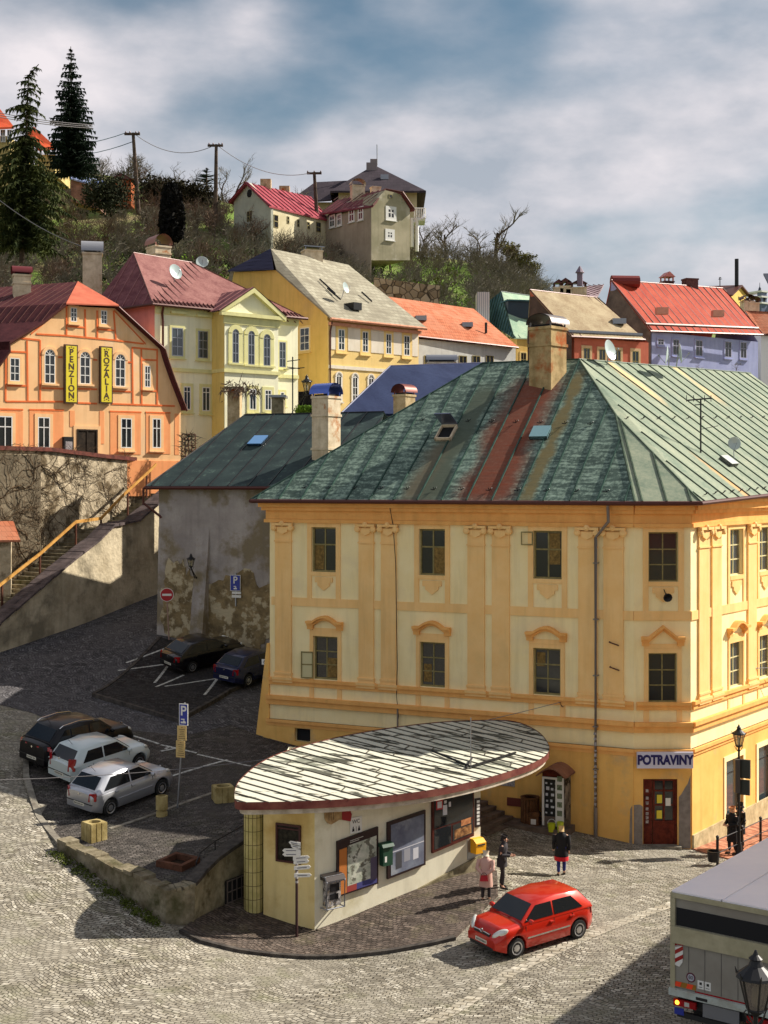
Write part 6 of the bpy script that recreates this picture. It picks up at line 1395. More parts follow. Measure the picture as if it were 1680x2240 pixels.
def sign_pole(p,top,lean,parent,r=.03,mat=None):
    mb=MB();mb.tube([p,top],r,8);return mb.build('pole',mat or M_tin,parent,smooth=40)
M_sblue=flat('sign_blue',sr(44,56,150),.4);M_sred=flat('sign_red',sr(170,26,36),.4)
def psign(f,u0,u1,z0,z1,t,w=.0,car=True,bar=False):
    mb=MB();mb.box(f,u0,u1,z0,z1,w,w+.02);o=mb.build('white_border',M_white,t);mb=MB();mb.box(f,u0+.025,u1-.025,z0+.025,z1-.025,w+.02,w+.026);mb.build('sign_face',M_sblue,o)
    H_=z1-z0;text('P','letter',M_white,t,f.P((u0+u1)/2,z0+H_*.66,w+.028),f.U,(0,0,1),H_*.62,.002,bold=.008)
    mb=MB();c=(u0+u1)/2;mb.box(f,c-.09,c+.05,z0+H_*.26,z0+H_*.31,w+.026,w+.03);mb.box(f,c-.1,c+.1,z0+H_*.1,z0+H_*.18,w+.026,w+.03);mb.prism(f,[(c-.02,z0+H_*.18),(c+.08,z0+H_*.18),(c+.04,z0+H_*.24),(c-.0,z0+H_*.24)],w+.026,w+.03);mb.build('pictogram',M_white,o)
# big parking sign on leaning pole
b=gp(388,1768);Yp=b.y;tp=V(*zW(590,290),Yp);t=thing('parking_sign','blue P parking sign with two yellowish text plates on a leaning grey pole','parking sign',tuple(b));sign_pole(b,tp,0,t)
f=Fr((0,0),(1,-.28));f=Fr((V(*zW(490,400),Yp).x,Yp-.05),(V(*zW(660,400),Yp).x,Yp-.17))
a=f.uz(zW(480,290));c=f.uz(zW(665,690));L_=f.L
psign(f,0.02,L_+.0,c[1],a[1]-.03,t,.02)
M_ply=pm('plate_yellow',sr(206,178,120),sr(196,166,110),4,.6,0)
z2=f.uz(zW(540,945))[1];z3=f.uz(zW(500,1235))[1]
for za,zb2,o_ in((c[1]-.02,z2+.01,-.05),(z2-.01,z3,-.10)):
    mb=MB();mb.box(f,o_,L_+o_-.02,zb2,za,.02,.04);pl_=mb.build('text_plate',M_ply,t);mb=MB()
    H_=za-zb2
    for k,(x0,x1)in enumerate(((.42,.58),(.2,.8),(.28,.72),(.3,.7),(.25,.75),(.15,.85),(.15,.85))):zz=za-H_*(.1+.125*k);mb.box(f,o_+L_*x0,o_+L_*x1,zz-H_*.03,zz,.041,.044)
    mb.build('text_lines',M_mfr,pl_)
# P sign on grey house
gf=Fr((-11.98,73),(-1.2,68.5));r=gf.rect(zQ,1355,795,1415,890);t=thing('wall_parking_sign','blue P parking sign with two white plates mounted on the grey house wall','parking sign',tuple(gf.P(r[0],r[2],.2)))
psign(gf,r[0],r[1],r[2],r[3],t,.12)
for a_,b_ in((892,908),(912,930)):q_=gf.rect(zQ,1365,a_,1418,b_);mb=MB();mb.box(gf,q_[0],q_[1],q_[2],q_[3],.12,.14);mb.build('plate',M_white,t)
mb=MB();mb.box(gf,(r[0]+r[1])/2-.03,(r[0]+r[1])/2+.03,r[2]-.8,r[3]+.1,.0,.118);mb.build('bracket',M_tin,t)
# no entry sign
b=gs(370,1406,hS,70);Y=b.y;c=V(*zQ(978,912),Y);t=thing('no_entry_sign','round red no-entry sign with white bar on a thin pole by the grey house','no-entry sign',tuple(b));sign_pole(b,Vector((b.x-.12,Y,c.z)),0,t,.035,pm('pole_pinkish',sr(170,140,126),None,3,.6))
fn=Vector((.05,-1,0));mb=MB();mb.lathe((c.x,Y-.05,c.z),[(.36,0),(.36,.02)],24,axis=fn);mb.build('white_ring',M_white,t);mb=MB();mb.lathe((c.x,Y-.07,c.z),[(.33,0),(.33,.012)],24,axis=fn);mb.build('red_disc',M_sred,t);mb=MB();mb.abox(c.x-.24,c.x+.24,Y-.1,Y-.083,c.z-.055,c.z+.055);mb.build('white_bar',M_white,t)
# fingerpost in front of the kiosk
b=gs(649,2056);Y=b.y;t=thing('fingerpost','dark signpost with white arrow boards in front of the kiosk corner','signpost',tuple(b));tp=V(*zU(700,150),Y)
mb=MB();mb.tube([b,Vector((b.x,Y,tp.z))],.042,10);mb.build('pole',flat('post_brown',sr(58,34,34),.5),t,smooth=40)
mb=MB();z=b.z+1.7
for i in range(5):mb.lathe((b.x,Y,z),[(.044,0),(.046,.04),(.044,.07)],10);z+=random.uniform(.1,.16)
mb.build('stickers',MATS['sticker_mix'],t)
for(x0,x1,y0,y1,s)in((565,770,175,215,-1),(600,770,235,270,-1),(455,770,318,318,-1),(458,770,385,385,-1),(640,925,455,435,1),(650,920,520,500,1),(655,950,625,600,1),(660,960,750,742,1)):
    a=V(*zU(x0,y0),Y-.06);c=V(*zU(x1,y1),Y-(.06 if s<0 else .02));hh=.058;d=(c-a).normalized();e=d*.06
    if s<0:pts=[a,a+e+Vector((0,0,hh)),c+Vector((0,0,hh)),c-Vector((0,0,hh)),a+e-Vector((0,0,hh))]
    else:pts=[a+Vector((0,0,hh)),c-e+Vector((0,0,hh)),c,c-e-Vector((0,0,hh)),a-Vector((0,0,hh))]
    mb=MB();mb.prism3([p_-Vector((0,.02,0))for p_ in pts],Vector((0,.02,0)));o=mb.build('arrow_board',M_white,t)
    mb=MB();m0,m1=a.lerp(c,.2),a.lerp(c,.75);mb.tube([m0-Vector((0,.024,0)),m1-Vector((0,.024,0))],.012,4);mb.build('text_line',flat('grey_text',sr(110,110,120),.6),o)

# lanterns
def lantern(name,label,base,s,kind='pole',ztop=None,parent_pole=True,sides=6,wallpt=None,glassc=None):
    """base = foot of pole or bracket point; lantern head of size s whose finial reaches ztop"""
    t=thing(name,label,'street lamp',tuple(base));hz=ztop-1.35*s;c=Vector((base.x,base.y,0))if wallpt is None else Vector((wallpt.x,wallpt.y,0))
    if kind=='pole':
        mb=MB();mb.lathe(base,[(.12*s/.5,0),(.11,.4),(.075,.5),(.06,.9),(.045,1.2),(.04,hz-base.z)],10);mb.build('pole',M_black,t,smooth=40)
    else:
        mb=MB();w0=Vector(base);mb.tube([w0,w0.lerp(Vector((c.x,c.y,w0.z)),.6)+Vector((0,0,-.1)),Vector((c.x,c.y,hz))],.03,5);mb.tube([w0-Vector((0,0,.5)),Vector((c.x,c.y,hz))],.02,5);mb.build('bracket',M_black,t)
    n=sides;ring=lambda r,z,o=0:[Vector((c.x+r*math.cos(2*math.pi*(i+.5)/n+o),c.y+r*math.sin(2*math.pi*(i+.5)/n+o),z))for i in range(n)]
    mb=MB();lo,hi=ring(.19*s,hz+.1*s),ring(.36*s,hz+.78*s)
    mb.add(lo+hi,[(i,(i+1)%n,(i+1)%n+n,i+n)for i in range(n)]);g=mb.build('glass',glassc or flat('lamp_glass',sr(150,140,110),.1,0,.5,alpha=.45),t)
    mb=MB()
    for i in range(n):mb.tube([lo[i],hi[i]],.022*s,5);mb.tube([lo[i],lo[(i+1)%n]],.025*s,5);mb.tube([hi[i],hi[(i+1)%n]],.03*s,5)
    mb.build('frame',M_black,t)
    mb=MB();mb.lathe((c.x,c.y,hz+.78*s),[(.42*s,0),(.40*s,.05*s),(.16*s,.24*s),(.11*s,.36*s),(.15*s,.39*s),(.06*s,.47*s),(.02*s,.57*s)],n if n>6 else 12);mb.build('roof',M_black,t)
    mb=MB()
    for i in range(n):a=2*math.pi*(i+.5)/n;p_=Vector((c.x+.40*s*math.cos(a),c.y+.40*s*math.sin(a),hz+.8*s));mb.tube([p_,p_+Vector((.04*s*math.cos(a),.04*s*math.sin(a),.13*s))],.03*s,4,.008*s)
    mb.lathe((c.x,c.y,hz-.05*s),[(.05*s,0),(.16*s,.1*s),(.19*s,.15*s)],10)
    for i in range(4):a=math.pi/2*i+.4;dv=Vector((math.cos(a),math.sin(a),0));mb.tube([Vector((c.x,c.y,hz-.25*s))+dv*.04*s,Vector((c.x,c.y,hz-.12*s))+dv*.2*s,Vector((c.x,c.y,hz+.08*s))+dv*.3*s,Vector((c.x,c.y,hz+.12*s))+dv*.24*s],.018*s,5)
    mb.build('scrollwork',M_black,t)
    mb=MB();mb.lathe((c.x,c.y,hz+.15*s),[(.05*s,0),(.09*s,.1*s),(.09*s,.35*s),(.04*s,.45*s)],10);mb.build('bulb',flat('bulb_white',sr(224,214,180),.4),t,smooth=40)
    return t
b=gs(*zJ(745,2040));zt=V(*zJ(785,160),b.y).z;b=Vector((b.x+.03,b.y,b.z));lp=lantern('street_lamp','black lantern on a pole beside the yellow shopfront, with dark sign boxes',b,.62,ztop=zt)
u=V(*zJ(720,650),b.y);v_=V(*zJ(885,1150),b.y);t=thing('street_sign_box','two dark sign boxes, one above the other, fixed to the lamp pole by the shopfront','sign',(b.x,b.y,v_.z))
f=Fr((b.x-.15,b.y+.0),(b.x+.75,b.y-.45));M_dgrn=flat('sign_dark',sr(40,46,42),.5);zmid=V(*zJ(800,925),b.y).z
f=Fr((b.x+.02,b.y-.05),(v_.x+.02,b.y-.25))
mb=MB();mb.box(f,0,f.L,zmid+.03,u.z,-.05,.05);mb.box(f,0,f.L-.02,v_.z,zmid-.03,-.05,.05);mb.build('sign_back',M_dgrn,t)
p_=V(*zJ(725,1000),b.y);mb=MB();mb.abox(p_.x-.1,p_.x+.08,b.y-.2,b.y+.05,V(*zJ(700,1120),b.y).z,u.z);mb.build('side_box',flat('sign_grey',sr(70,66,66),.5),t)
p0=V(1650,2235,22.0);b=Vector((V(1653,2080,22).x,22,hS(6,22)));lantern('foreground_lamp','large black six-sided lantern close to the camera in front of the delivery truck',b,.76,ztop=V(0,2078,22).z,glassc=flat('lamp_glass_dark',sr(96,88,84),.1,0,.5,alpha=.72))
w0=gf.P(*gf.uz(zQ(1175,800)),.05);l0=V(*zQ(1118,670),gf.P(*gf.uz(zQ(1118,700))).y-.9);lantern('wall_lantern','old black wall lantern on the corner buttress of the grey house',w0,.55,'wall',ztop=l0.z,wallpt=l0)
l0=V(*zS(295,245),92);w0=l0+Vector((-1.9,.8,-3.2));lantern('hanging_lantern','black lantern on a bracket between the cream house and the ochre house',w0,.9,'wall',ztop=l0.z,wallpt=l0)
mb=MB();
# railing on the right, bin on post
M_rail=flat('rail_black',sr(34,30,32),.5,.3)
posts=[gs(*zJ(448,2190)),gs(*zJ(790,2010)),gs(*zJ(1062,1895))]
posts=[gs(*zJ(452,2170),hS,46),gs(*zJ(798,2015),hS,48),gs(*zJ(1065,1890),hS,51),gs(*zJ(1330,1760),hS,54)]
hts=[V(*zJ(475,1770),posts[0].y).z,V(*zJ(808,1625),posts[1].y).z,V(*zJ(1075,1500),posts[2].y).z];hts.append(hts[2]-.2)
t=thing('street_railing','black post-and-bar railing along the pavement edge by the lamp','railing',tuple(posts[0]));bars=MB()
for i,(p_,h)in enumerate(zip(posts,hts)):
    mb=MB();mb.tube([p_,Vector((p_.x,p_.y,h))],.05,8);mb.lathe((p_.x,p_.y,h),[(.06,0),(.065,.04),(.02,.08)],8);mb.build('post',M_rail,t)
    if i:
        for k in(.08,.55):a,c=Vector((posts[i-1].x,posts[i-1].y,hts[i-1]-k)),Vector((p_.x,p_.y,h-k));bars.tube([a,c],.018,5)
bars.build('bars',M_rail,t)
p_=V(*zJ(405,2120),posts[0].y-.1);zt=V(*zJ(400,1960),posts[0].y).z;t=thing('litter_bin','small black litter bin hanging on the first railing post','bin',(p_.x,posts[0].y,p_.z));mb=MB();mb.lathe((p_.x,posts[0].y,p_.z),[(.19,0),(.23,zt-p_.z),(.20,zt-p_.z),(.17,.05)],14);mb.build('bucket',M_rail,t,smooth=40)
mb=MB();mb.lathe((p_.x,posts[0].y,zt-.03),[(.235,0),(.245,.03),(.2,.035)],14,close=False);mb.build('rim',M_black,t)
# ------------------------------------------------------------------ cars
M_tyre=flat('tyre',(.012,.012,.012),.8);M_rim=flat('rim_silver',sr(190,190,192),.3,.8);M_cg=flat('car_glass',(.012,.014,.016),.04,0,.6);M_chrome=flat('chrome',sr(200,200,200),.15,1)
M_tail=flat('tail_light',sr(150,14,20),.2,0,.6);M_head=flat('head_light',sr(214,214,206),.1,.3,.8);M_blk=flat('black_plastic',(.02,.02,.02),.5);M_plate=flat('number_plate',sr(220,216,200),.5)
def paint(name,c,metal=.35,coat=.8):
    m,t,b=base_mat(name,.3,metal,.3);b.inputs['Base Color'].default_value=(*c,1);b.inputs['Coat Weight'].default_value=coat;b.inputs['Coat Roughness'].default_value=.06
    return m
def make_car(name,label,cat,pnt,L=3.95,W=1.65,H=1.47,wb=2.46,belt=.92,hood=.88,nose=.62,A=(.95,.93),B=(.25,1.38),Cr=(-1.35,1.42),Dr=(-1.78,.98),R_=.30,group=None,rails=False,twotone=None,pillars=(-.28,),quarter=None,strip_side=True,htop=.70,rearlamp='side',tailz=(.66,.98)):
    t=thing(name,label,cat,(0,0,0),group);hl=L/2;xf,xr=wb/2,-wb/2
    def wid(x):
        q=max(0,(abs(x)-hl+.55)/.55);return W/2*(1-.22*q**2.4)
    def top(x):
        if x>A[0]:f=(x-A[0])/(hl-A[0]);return belt+(hood-.02-belt)*min(1,f*1.6)if f<.62 else hood-.02-(hood-nose)*((f-.62)/.38)**2
        f=max(0,(-x-hl+.12)/.12);return belt+.03-f*f*.06
    ar=R_+.065
    def bot(x):
        b=.20+(.12*max(0,(abs(x)-hl+.35)/.35))
        for xc in(xf,xr):
            if abs(x-xc)<ar:b=max(b,R_+math.sqrt(ar*ar-(x-xc)**2))
        return b
    xs=set(np.round(np.linspace(-hl,hl,27),3))
    for xc in(xf,xr):
        for a in np.linspace(0,math.pi,15):xs.add(round(xc+ar*math.cos(a),3))
        xs.add(round(xc+ar+.004,3));xs.add(round(xc-ar-.004,3))
    xs=sorted(xs);rings=[]
    for x in xs:
        w,z1,z0=wid(x),top(x),bot(x);zm=max(z0+.03,.52+.0*x);zc=max(zm+.02,z1-.14)
        half=[(w*.60,z0),(w*.95,z0),(w*.985,z0+.02 if z0<.4 else z0+.01),(w,zm),(w*.985,(zm+zc)/2),(w*.965,zc),(w*.90,z1-.03),(w*.80,z1),(w*.4,z1+.025),(0,z1+.03)]
        rings.append([Vector((x,y,z))for y,z in half]+[Vector((x,-y,z))for y,z in half[-2::-1]])
    mb=MB();mb.grid(rings);mb.poly(rings[0]);mb.poly(rings[-1][::-1]);body=mb.build('body',pnt,t,smooth=75)
    mb=MB();mb.abox(-hl+.3,hl-.35,-W/2*.55,W/2*.55,.19,.5);mb.build('underbody',M_blk,t)
    # cabin
    wb_,wt=W/2*.93,W/2*.74
    prof=[(A[0],A[1],.93),(B[0],B[1],.77),((B[0]*.7+Cr[0]*.3),(B[1]+Cr[1])/2+.045,.755),((B[0]+Cr[0])/2,H,.75),((B[0]*.3+Cr[0]*.7),(B[1]+Cr[1])/2+.04,.74),(Cr[0],Cr[1],.73),(Dr[0],Dr[1],.86)]
    low=lambda x:(min(max(x,Dr[0]),A[0]),belt-.02)
    rows=[]
    for x,z,k in prof:
        lx=x;y=W/2*k
        rows.append([Vector((lx,W/2*.955,belt-.05)),Vector((x,y,z-.02)),Vector((x,y-.07,z+.012)),Vector((x,0,z+.03)),Vector((x,-y+.07,z+.012)),Vector((x,-y,z-.02)),Vector((lx,-W/2*.955,belt-.05))])
    mb=MB();mb.grid(rows);mb.poly(rows[0]);mb.poly(rows[-1]);cab=mb.build('cabin',pnt,t,smooth=65)
    # glass: windscreen, rear screen, side windows
    def gq(a,b,c,d,m,nm,off=.012,par=cab):
        n=(b-a).cross(c-a).normalized();ctr=(a+b+c+d)/4
        if n.dot(ctr-Vector((0,0,.8)))<0:n=-n
        g=MB();g.hexa([a-n*.02,b-n*.02,c-n*.02,d-n*.02,a+n*off,b+n*off,c+n*off,d+n*off]);return g.build(nm,m,par)
    def ins(a,b,c,d,k,k2=None):
        k2=k2 or k;ab,dc=(b-a),(c-d);a2=a+ab*k;b2=b-ab*k;d2=d+dc*k;c2=c-dc*k
        return a2+(d2-a2)*k2,b2+(c2-b2)*k2,c2+(b2-c2)*k2,d2+(a2-d2)*k2
    g=lambda i,s:Vector((prof[i][0],s*(W/2*prof[i][2]-.03),prof[i][1]))
    a,b,c,d=g(0,1),g(0,-1),g(1,-1),g(1,1);q=ins(a,b,c,d,.035,.06);q=[q[0]+Vector((.0,0,0)),q[1],q[2],q[3]];gq(*q,M_cg,'windscreen',.03)
    a,b,c,d=g(6,1),g(6,-1),g(5,-1),g(5,1);q=ins(a,b,c,d,.06,.10);gq(*q,M_cg,'rear_window',.03)
    for s in(1,-1):
        ybz=belt+.03;zt=min(B[1],Cr[1])-.045
        yy=lambda z:s*(W/2*(.955+(prof[1][2]+.0-.955)*(z-belt+.05)/(B[1]-.02-belt+.05)))
        xa=lambda z:A[0]+(B[0]-A[0])*(z-A[1])/(B[1]-A[1])-.10;xd=lambda z:Dr[0]+(Cr[0]-Dr[0])*(z-Dr[1])/(Cr[1]-Dr[1])+(quarter or .30)
        cuts=[None,*pillars,None]
        for i in range(len(cuts)-1):
            def X(z,k,first):
                if k is None:return xa(z)if first else xd(z)
                return k-.035 if first else k+.035
            p=[Vector((X(ybz,cuts[i],True),yy(ybz),ybz)),Vector((X(ybz,cuts[i+1],False),yy(ybz),ybz)),Vector((X(zt,cuts[i+1],False),yy(zt),zt)),Vector((X(zt,cuts[i],True),yy(zt),zt))]
            gq(*p,M_cg,'side_window',.016)
        # mirror, handles, strip, door gaps
        mb=MB();mb.lathe(Vector((A[0]-.22,s*(W/2+.02),belt+.06)),[(.03,-.02),(.075,.02),(.08,.1),(.05,.16)],10,axis=(0,s,.05));mb.build('mirror',pnt,t,smooth=40)
        mb=MB();
        for x in(pillars[0]+.02 if pillars else-.2,)+((pillars[0]-.78,)if len(pillars)else()):mb.abox(x-.0,x+.16,s*(W/2*.985)-.02,s*(W/2*.985)+.03,belt-.16,belt-.12)
        mb.build('door_handle',pnt if strip_side else M_blk,t)
        mb=MB();w_=W/2*.999
        for x in(A[0]-.12,(pillars[0]if pillars else-.3)+.0,-.98):
            mb.hexa([Vector((x+dx,s*w_*k+s*o,z))for o in(-.02,.004)for dx,z,k in((-.006,.27,.985),(.006,.27,.985),(.006,belt-.08,.972),(-.006,belt-.08,.972))])
        mb.build('door_gap',M_blk,body)
        if strip_side:mb=MB();mb.abox(-.85,A[0]-.15,s*w_-.02,s*w_+.016,.50,.545);mb.build('side_moulding',M_chrome if strip_side==2 else pnt,body)
    # wheels
    for x in(xf,xr):
        for s in(1,-1):
            mb=MB();o=Vector((x,s*(W/2-.19),R_));mb.lathe(o,[(R_*.62,0),(R_*.97,.01),(R_,.04),(R_,.15),(R_*.96,.18),(R_*.66,.185)],28,axis=(0,s,0));wh=mb.build('wheel',M_tyre,t,smooth=35)
            mb=MB();oo=o+Vector((0,s*.188,0));mb.lathe(oo,[(R_*.67,-.02),(R_*.66,.012),(R_*.58,.004),(R_*.5,-.01),(.03,.012)],24,axis=(0,s,0));rm=mb.build('rim',M_rim,wh,smooth=30)
            mb=MB()
            for k in range(7):a=2*math.pi*k/7;c=oo+Vector((math.cos(a)*R_*.44,s*.004,math.sin(a)*R_*.44));mb.lathe(c,[(.032,0),(.03,.004)],7,axis=(0,s,0))
            mb.build('rim_holes',M_blk,rm)
            mb=MB();mb.lathe(Vector((x,s*(W/2-.35),R_)),[(ar-.01,0),(ar-.01,.02)],20,axis=(0,s,0));mb.build('wheel_well',M_blk,body)
    # front
    def lamp(nm,pts,m,par=t,th=.05,sm=False):
        g=MB();c=sum(pts,Vector())/len(pts);n=Vector((1 if c.x>0 else-1,0,.12));n.y=.45*(1 if c.y>0 else-1);g.prism3([p-n*th for p in pts],n*(th+.032));return g.build(nm,m,par)
    for s in(1,-1):
        w1=W/2;zz=hood-.16
        X1,X2,X3,X4=hl-.05,hl-.24,hl-.50,hl-.26
        pts=[Vector((X1,s*wid(X1)*.52,top(X1)-.12)),Vector((X2,s*wid(X2)*.96,top(X2)-.20)),Vector((X3,s*wid(X3)*.95,top(X3)-.04)),Vector((X4,s*wid(X4)*.62,top(X4)+.01))]
        n_=Vector((.7,.42*s,.55)).normalized();gg=MB();c_=sum(pts,Vector())/4+n_*.055;ua_=(pts[2]-pts[0]);ua_=(ua_-n_*ua_.dot(n_)).normalized();va_=n_.cross(ua_)
        gg.grid([[c_+ua_*(.27*math.sin(th)*math.cos(ph))+va_*(.105*math.sin(th)*math.sin(ph))+n_*(.085*math.cos(th))for ph in np.linspace(0,2*math.pi,17)]for th in np.linspace(.01,math.pi-.01,9)]);gg.build('headlight',M_head,t,smooth=True)
        if rearlamp=='side':pts=[Vector((-hl+.0,s*w1*.60,tailz[0])),Vector((-hl+.15,s*wid(-hl+.15)*.99,tailz[0]+.02)),Vector((-hl+.17,s*wid(-hl+.17)*.97,tailz[1]-.03)),Vector((-hl+.02,s*w1*.64,tailz[1]-.04))]
        else:pts=[Vector((-hl+.0,s*w1*.30,tailz[0]+.05)),Vector((-hl+.15,s*wid(-hl+.15)*.99,tailz[0]-.03)),Vector((-hl+.2,s*wid(-hl+.2)*.98,tailz[1])),Vector((-hl+.01,s*w1*.34,tailz[0]+.1))]
        lamp('tail_light',pts,M_tail)
        mb=MB();mb.lathe(Vector((hl-.14,s*w1*.62,.33)),[(.045,0),(.045,.06)],12,axis=(1,.25*s,0));mb.build('fog_lamp',M_head,t)
    mb=MB();mb.prism3([Vector((hl-.10,y,z))for y,z in((-.38,hood-.20),(.38,hood-.20),(.33,hood-.36),(-.33,hood-.36))],Vector((.085,0,0)));gr=mb.build('grille',M_blk,t)
    mb=MB();mb.tube([Vector((hl-.02,y,z))for y,z in((-.38,hood-.20),(-.1,hood-.185),(0,hood-.23),(.1,hood-.185),(.38,hood-.20))],.018,6);mb.lathe(Vector((hl-.03,0,hood-.16)),[(.045,0),(.04,.03)],12,axis=(1,0,.3));mb.build('badge',M_chrome,gr)
    mb=MB();mb.abox(hl-.12,hl+.004,-.55,.55,.26,.36);mb.build('lower_grille',M_blk,t)
    def plate(x,z,sx):
        mb=MB();mb.abox(min(x,x+sx*.02),max(x,x+sx*.02),-.26,.26,z-.055,z+.055);p=mb.build('number_plate',M_plate,t);mb=MB();x2=x+sx*.021
        for i in range(7):y=-.2+i*.062+(.02 if i>1 else 0);mb.abox(min(x2,x2+sx*.003),max(x2,x2+sx*.003),y,y+.035,z-.03,z+.03)
        mb.build('characters',M_blk,p)
    plate(hl+.0,.46,1);plate(-hl-.0,.50,-1)
    mb=MB();mb.abox(-hl-.015,-hl+.12,-W/2*.8,W/2*.8,.545,.575);mb.build('rear_bumper_line',M_blk,body)
    mb=MB();mb.lathe(Vector((-hl+.01,0,tailz[1]-.12)),[(.045,0),(.04,.03)],12,axis=(-1,0,.1));mb.build('rear_badge',M_chrome,body)
    if rails:
        for s in(1,-1):mb=MB();y=s*(W/2*.70);mb.tube([Vector((B[0]-.2,y,B[1]+.0)),Vector((B[0]-.35,y,B[1]+.09)),Vector(((B[0]+Cr[0])/2,y,H+.06)),Vector((Cr[0]+.15,y,Cr[1]+.09)),Vector((Cr[0],y,Cr[1]+.01))],.02,6);mb.build('roof_rail',M_chrome,t)
    mb=MB();mb.tube([Vector((Cr[0]+.12,0,Cr[1]+.04)),Vector((Cr[0]-.06,0,Cr[1]+.26))],.008,4);mb.build('antenna',M_blk,t)
    mb=MB();mb.tube([Vector((A[0]+.02,.1,A[1]+.015)),Vector((A[0]-.12,.6,A[1]+.10))],.01,4);mb.tube([Vector((A[0]+.02,-.45,A[1]+.015)),Vector((A[0]-.12,.05,A[1]+.11))],.01,4);mb.build('wipers',M_blk,t)
    return t
def seat_car(t,anchor,local,fwd,h,lift=.0):
    """put local point on the ground point anchor, heading fwd (plan), tilted to the ground"""
    f=Vector((fwd[0],fwd[1])).normalized();s=Vector((-f.y,f.x));c=Vector(anchor[:2])-f*local[0]-s*local[1]
    e=1.2;zf,zb_=h(*(c+f*e)),h(*(c-f*e));zl_,zr_=h(*(c+s*.7)),h(*(c-s*.7))
    X=Vector((f.x*2*e,f.y*2*e,zf-zb_)).normalized();Y=Vector((s.x*1.4,s.y*1.4,zl_-zr_)).normalized();Z=X.cross(Y).normalized();Y=Z.cross(X)
    m=Matrix(((X.x,Y.x,Z.x,c.x),(X.y,Y.y,Z.y,c.y),(X.z,Y.z,Z.z,(zf+zb_)/2+lift),(0,0,0,1)));t.matrix_world=m
    t.location=m.translation;t.rotation_euler=m.to_euler()
red=make_car('red_hatchback','bright orange-red five-door hatchback driving on the sunlit cobbles','car',paint('paint_red',sr(190,34,14),.25),L=3.85,W=1.66,H=1.5,belt=.95,hood=.93,A=(.98,.99),B=(.42,1.41),Cr=(-1.35,1.45),Dr=(-1.80,1.0),strip_side=2,pillars=(-.25,),quarter=.42)
seat_car(red,gs(1127,2094),(1.17,.70),(-.827,-.56),hS);red.scale=(.95,.95,.95)
silver=make_car('silver_hatchback','silver hatchback with round-edged roof, nearest of the three parked cars','car',paint('paint_silver',sr(178,180,186),.6),L=3.9,W=1.65,H=1.46,belt=.93,hood=.9,A=(.92,.96),B=(.30,1.38),Cr=(-1.30,1.40),Dr=(-1.78,.98),pillars=(-.22,),quarter=.34)
dS=(.603,.797);seat_car(silver,gp(239,1786),(-1.23,-.74),dS,hP,.03)
white=make_car('pale_hatchback','pale green-white three-door hatchback parked between the silver one and the black SUV','car',paint('paint_pale',sr(196,206,204),.1),L=3.85,W=1.66,H=1.48,belt=.92,hood=.9,A=(.86,.95),B=(.28,1.38),Cr=(-1.45,1.42),Dr=(-1.82,.96),pillars=(-.45,),quarter=.40,strip_side=0,tailz=(.7,1.2))
pW=gp(187,1722);seat_car(white,pW,(-1.25,-.7),(.63,.777),hP,.03)
suv=make_car('black_suv','black SUV with chrome roof rails, farthest left of the parked cars','car',paint('paint_black',(.002,.002,.004),0,.08),L=4.5,W=1.85,H=1.66,wb=2.68,belt=1.06,hood=1.04,A=(1.05,1.10),B=(.42,1.55),Cr=(-1.50,1.58),Dr=(-2.02,1.12),R_=.35,rails=True,pillars=(-.15,-1.05),rearlamp='wide',tailz=(.92,1.04),strip_side=0)
pB=gp(140,1688);seat_car(suv,pB,(-1.34,-.8),(.60,.80),hP,.03)
dark=make_car('dark_saloon','nearly black car deep in shade against the grey house wall','car',paint('paint_dark',(.005,.004,.006),.2),L=4.35,W=1.74,H=1.44,wb=2.6,belt=.93,hood=.88,A=(.9,.95),B=(.2,1.36),Cr=(-1.2,1.38),Dr=(-1.85,1.0),pillars=(-.35,),rearlamp='side')
seat_car(dark,gs(418,1478,hS,66),(-1.3,-.75),(.72,.69),hS,.17)
blue=make_car('dark_blue_hatchback','dark blue car with pale blue rear window half hidden by the yellow house corner','car',paint('paint_navy',(.012,.016,.06),.3),L=4.1,W=1.7,H=1.45,belt=.93,hood=.88,A=(.9,.95),B=(.3,1.37),Cr=(-1.25,1.38),Dr=(-1.8,1.0),pillars=(-.3,),rearlamp='side')
seat_car(blue,gs(540,1508,hS,62),(-1.23,-.75),(.55,.83),hS,.17)
# ------------------------------------------------------------------ delivery truck
tr=thing('delivery_truck','large grey box truck with dark rear window band seen from behind at the lower right','truck',(0,0,0))
c0=Vector((6.94,33.0));rd=Vector((.8,-.6));fd=Vector((.6,.8));ztop=3.48
TF=Fr(c0,c0+rd*2.5);T=lambda u,z,w:TF.P(u,z,w)  # w<0 towards the cab
M_tg=pm('truck_grey',sr(150,146,136),sr(136,130,120),.8,.5,.03);M_tr=pm('truck_roof',sr(240,234,238),sr(228,224,232),.5,.4,.02);M_tl=pm('truck_lid',sr(176,168,140),sr(150,144,116),1.5,.6,.05)
mb=MB();mb.box(TF,0,2.5,1.02,ztop-.02,-6.6,0);mb.build('box_body',M_tg,tr)
mb=MB();mb.box(TF,-.02,1.235,ztop-.018,ztop+.02,-6.62,.0);mb.box(TF,1.265,2.52,ztop-.018,ztop+.02,-6.62,.0);mb.box(TF,1.22,1.28,ztop+.02,ztop+.04,-6.6,-.02);mb.build('roof_panel',M_tr,tr)
mb=MB();mb.box(TF,-.03,2.53,ztop-.13,ztop-.02,.002,.05);mb.box(TF,-.03,.09,1.15,ztop-.133,.002,.06);mb.box(TF,2.41,2.53,1.15,ztop-.133,.002,.06);mb.box(TF,-.03,0,ztop-.12,ztop-.0,-6.6,-.0);mb.build('rear_frame',M_tl,tr)
mb=MB();mb.box(TF,.11,2.39,ztop-.78,ztop-.36,.003,.02);mb.build('dark_opening',M_dark,tr)
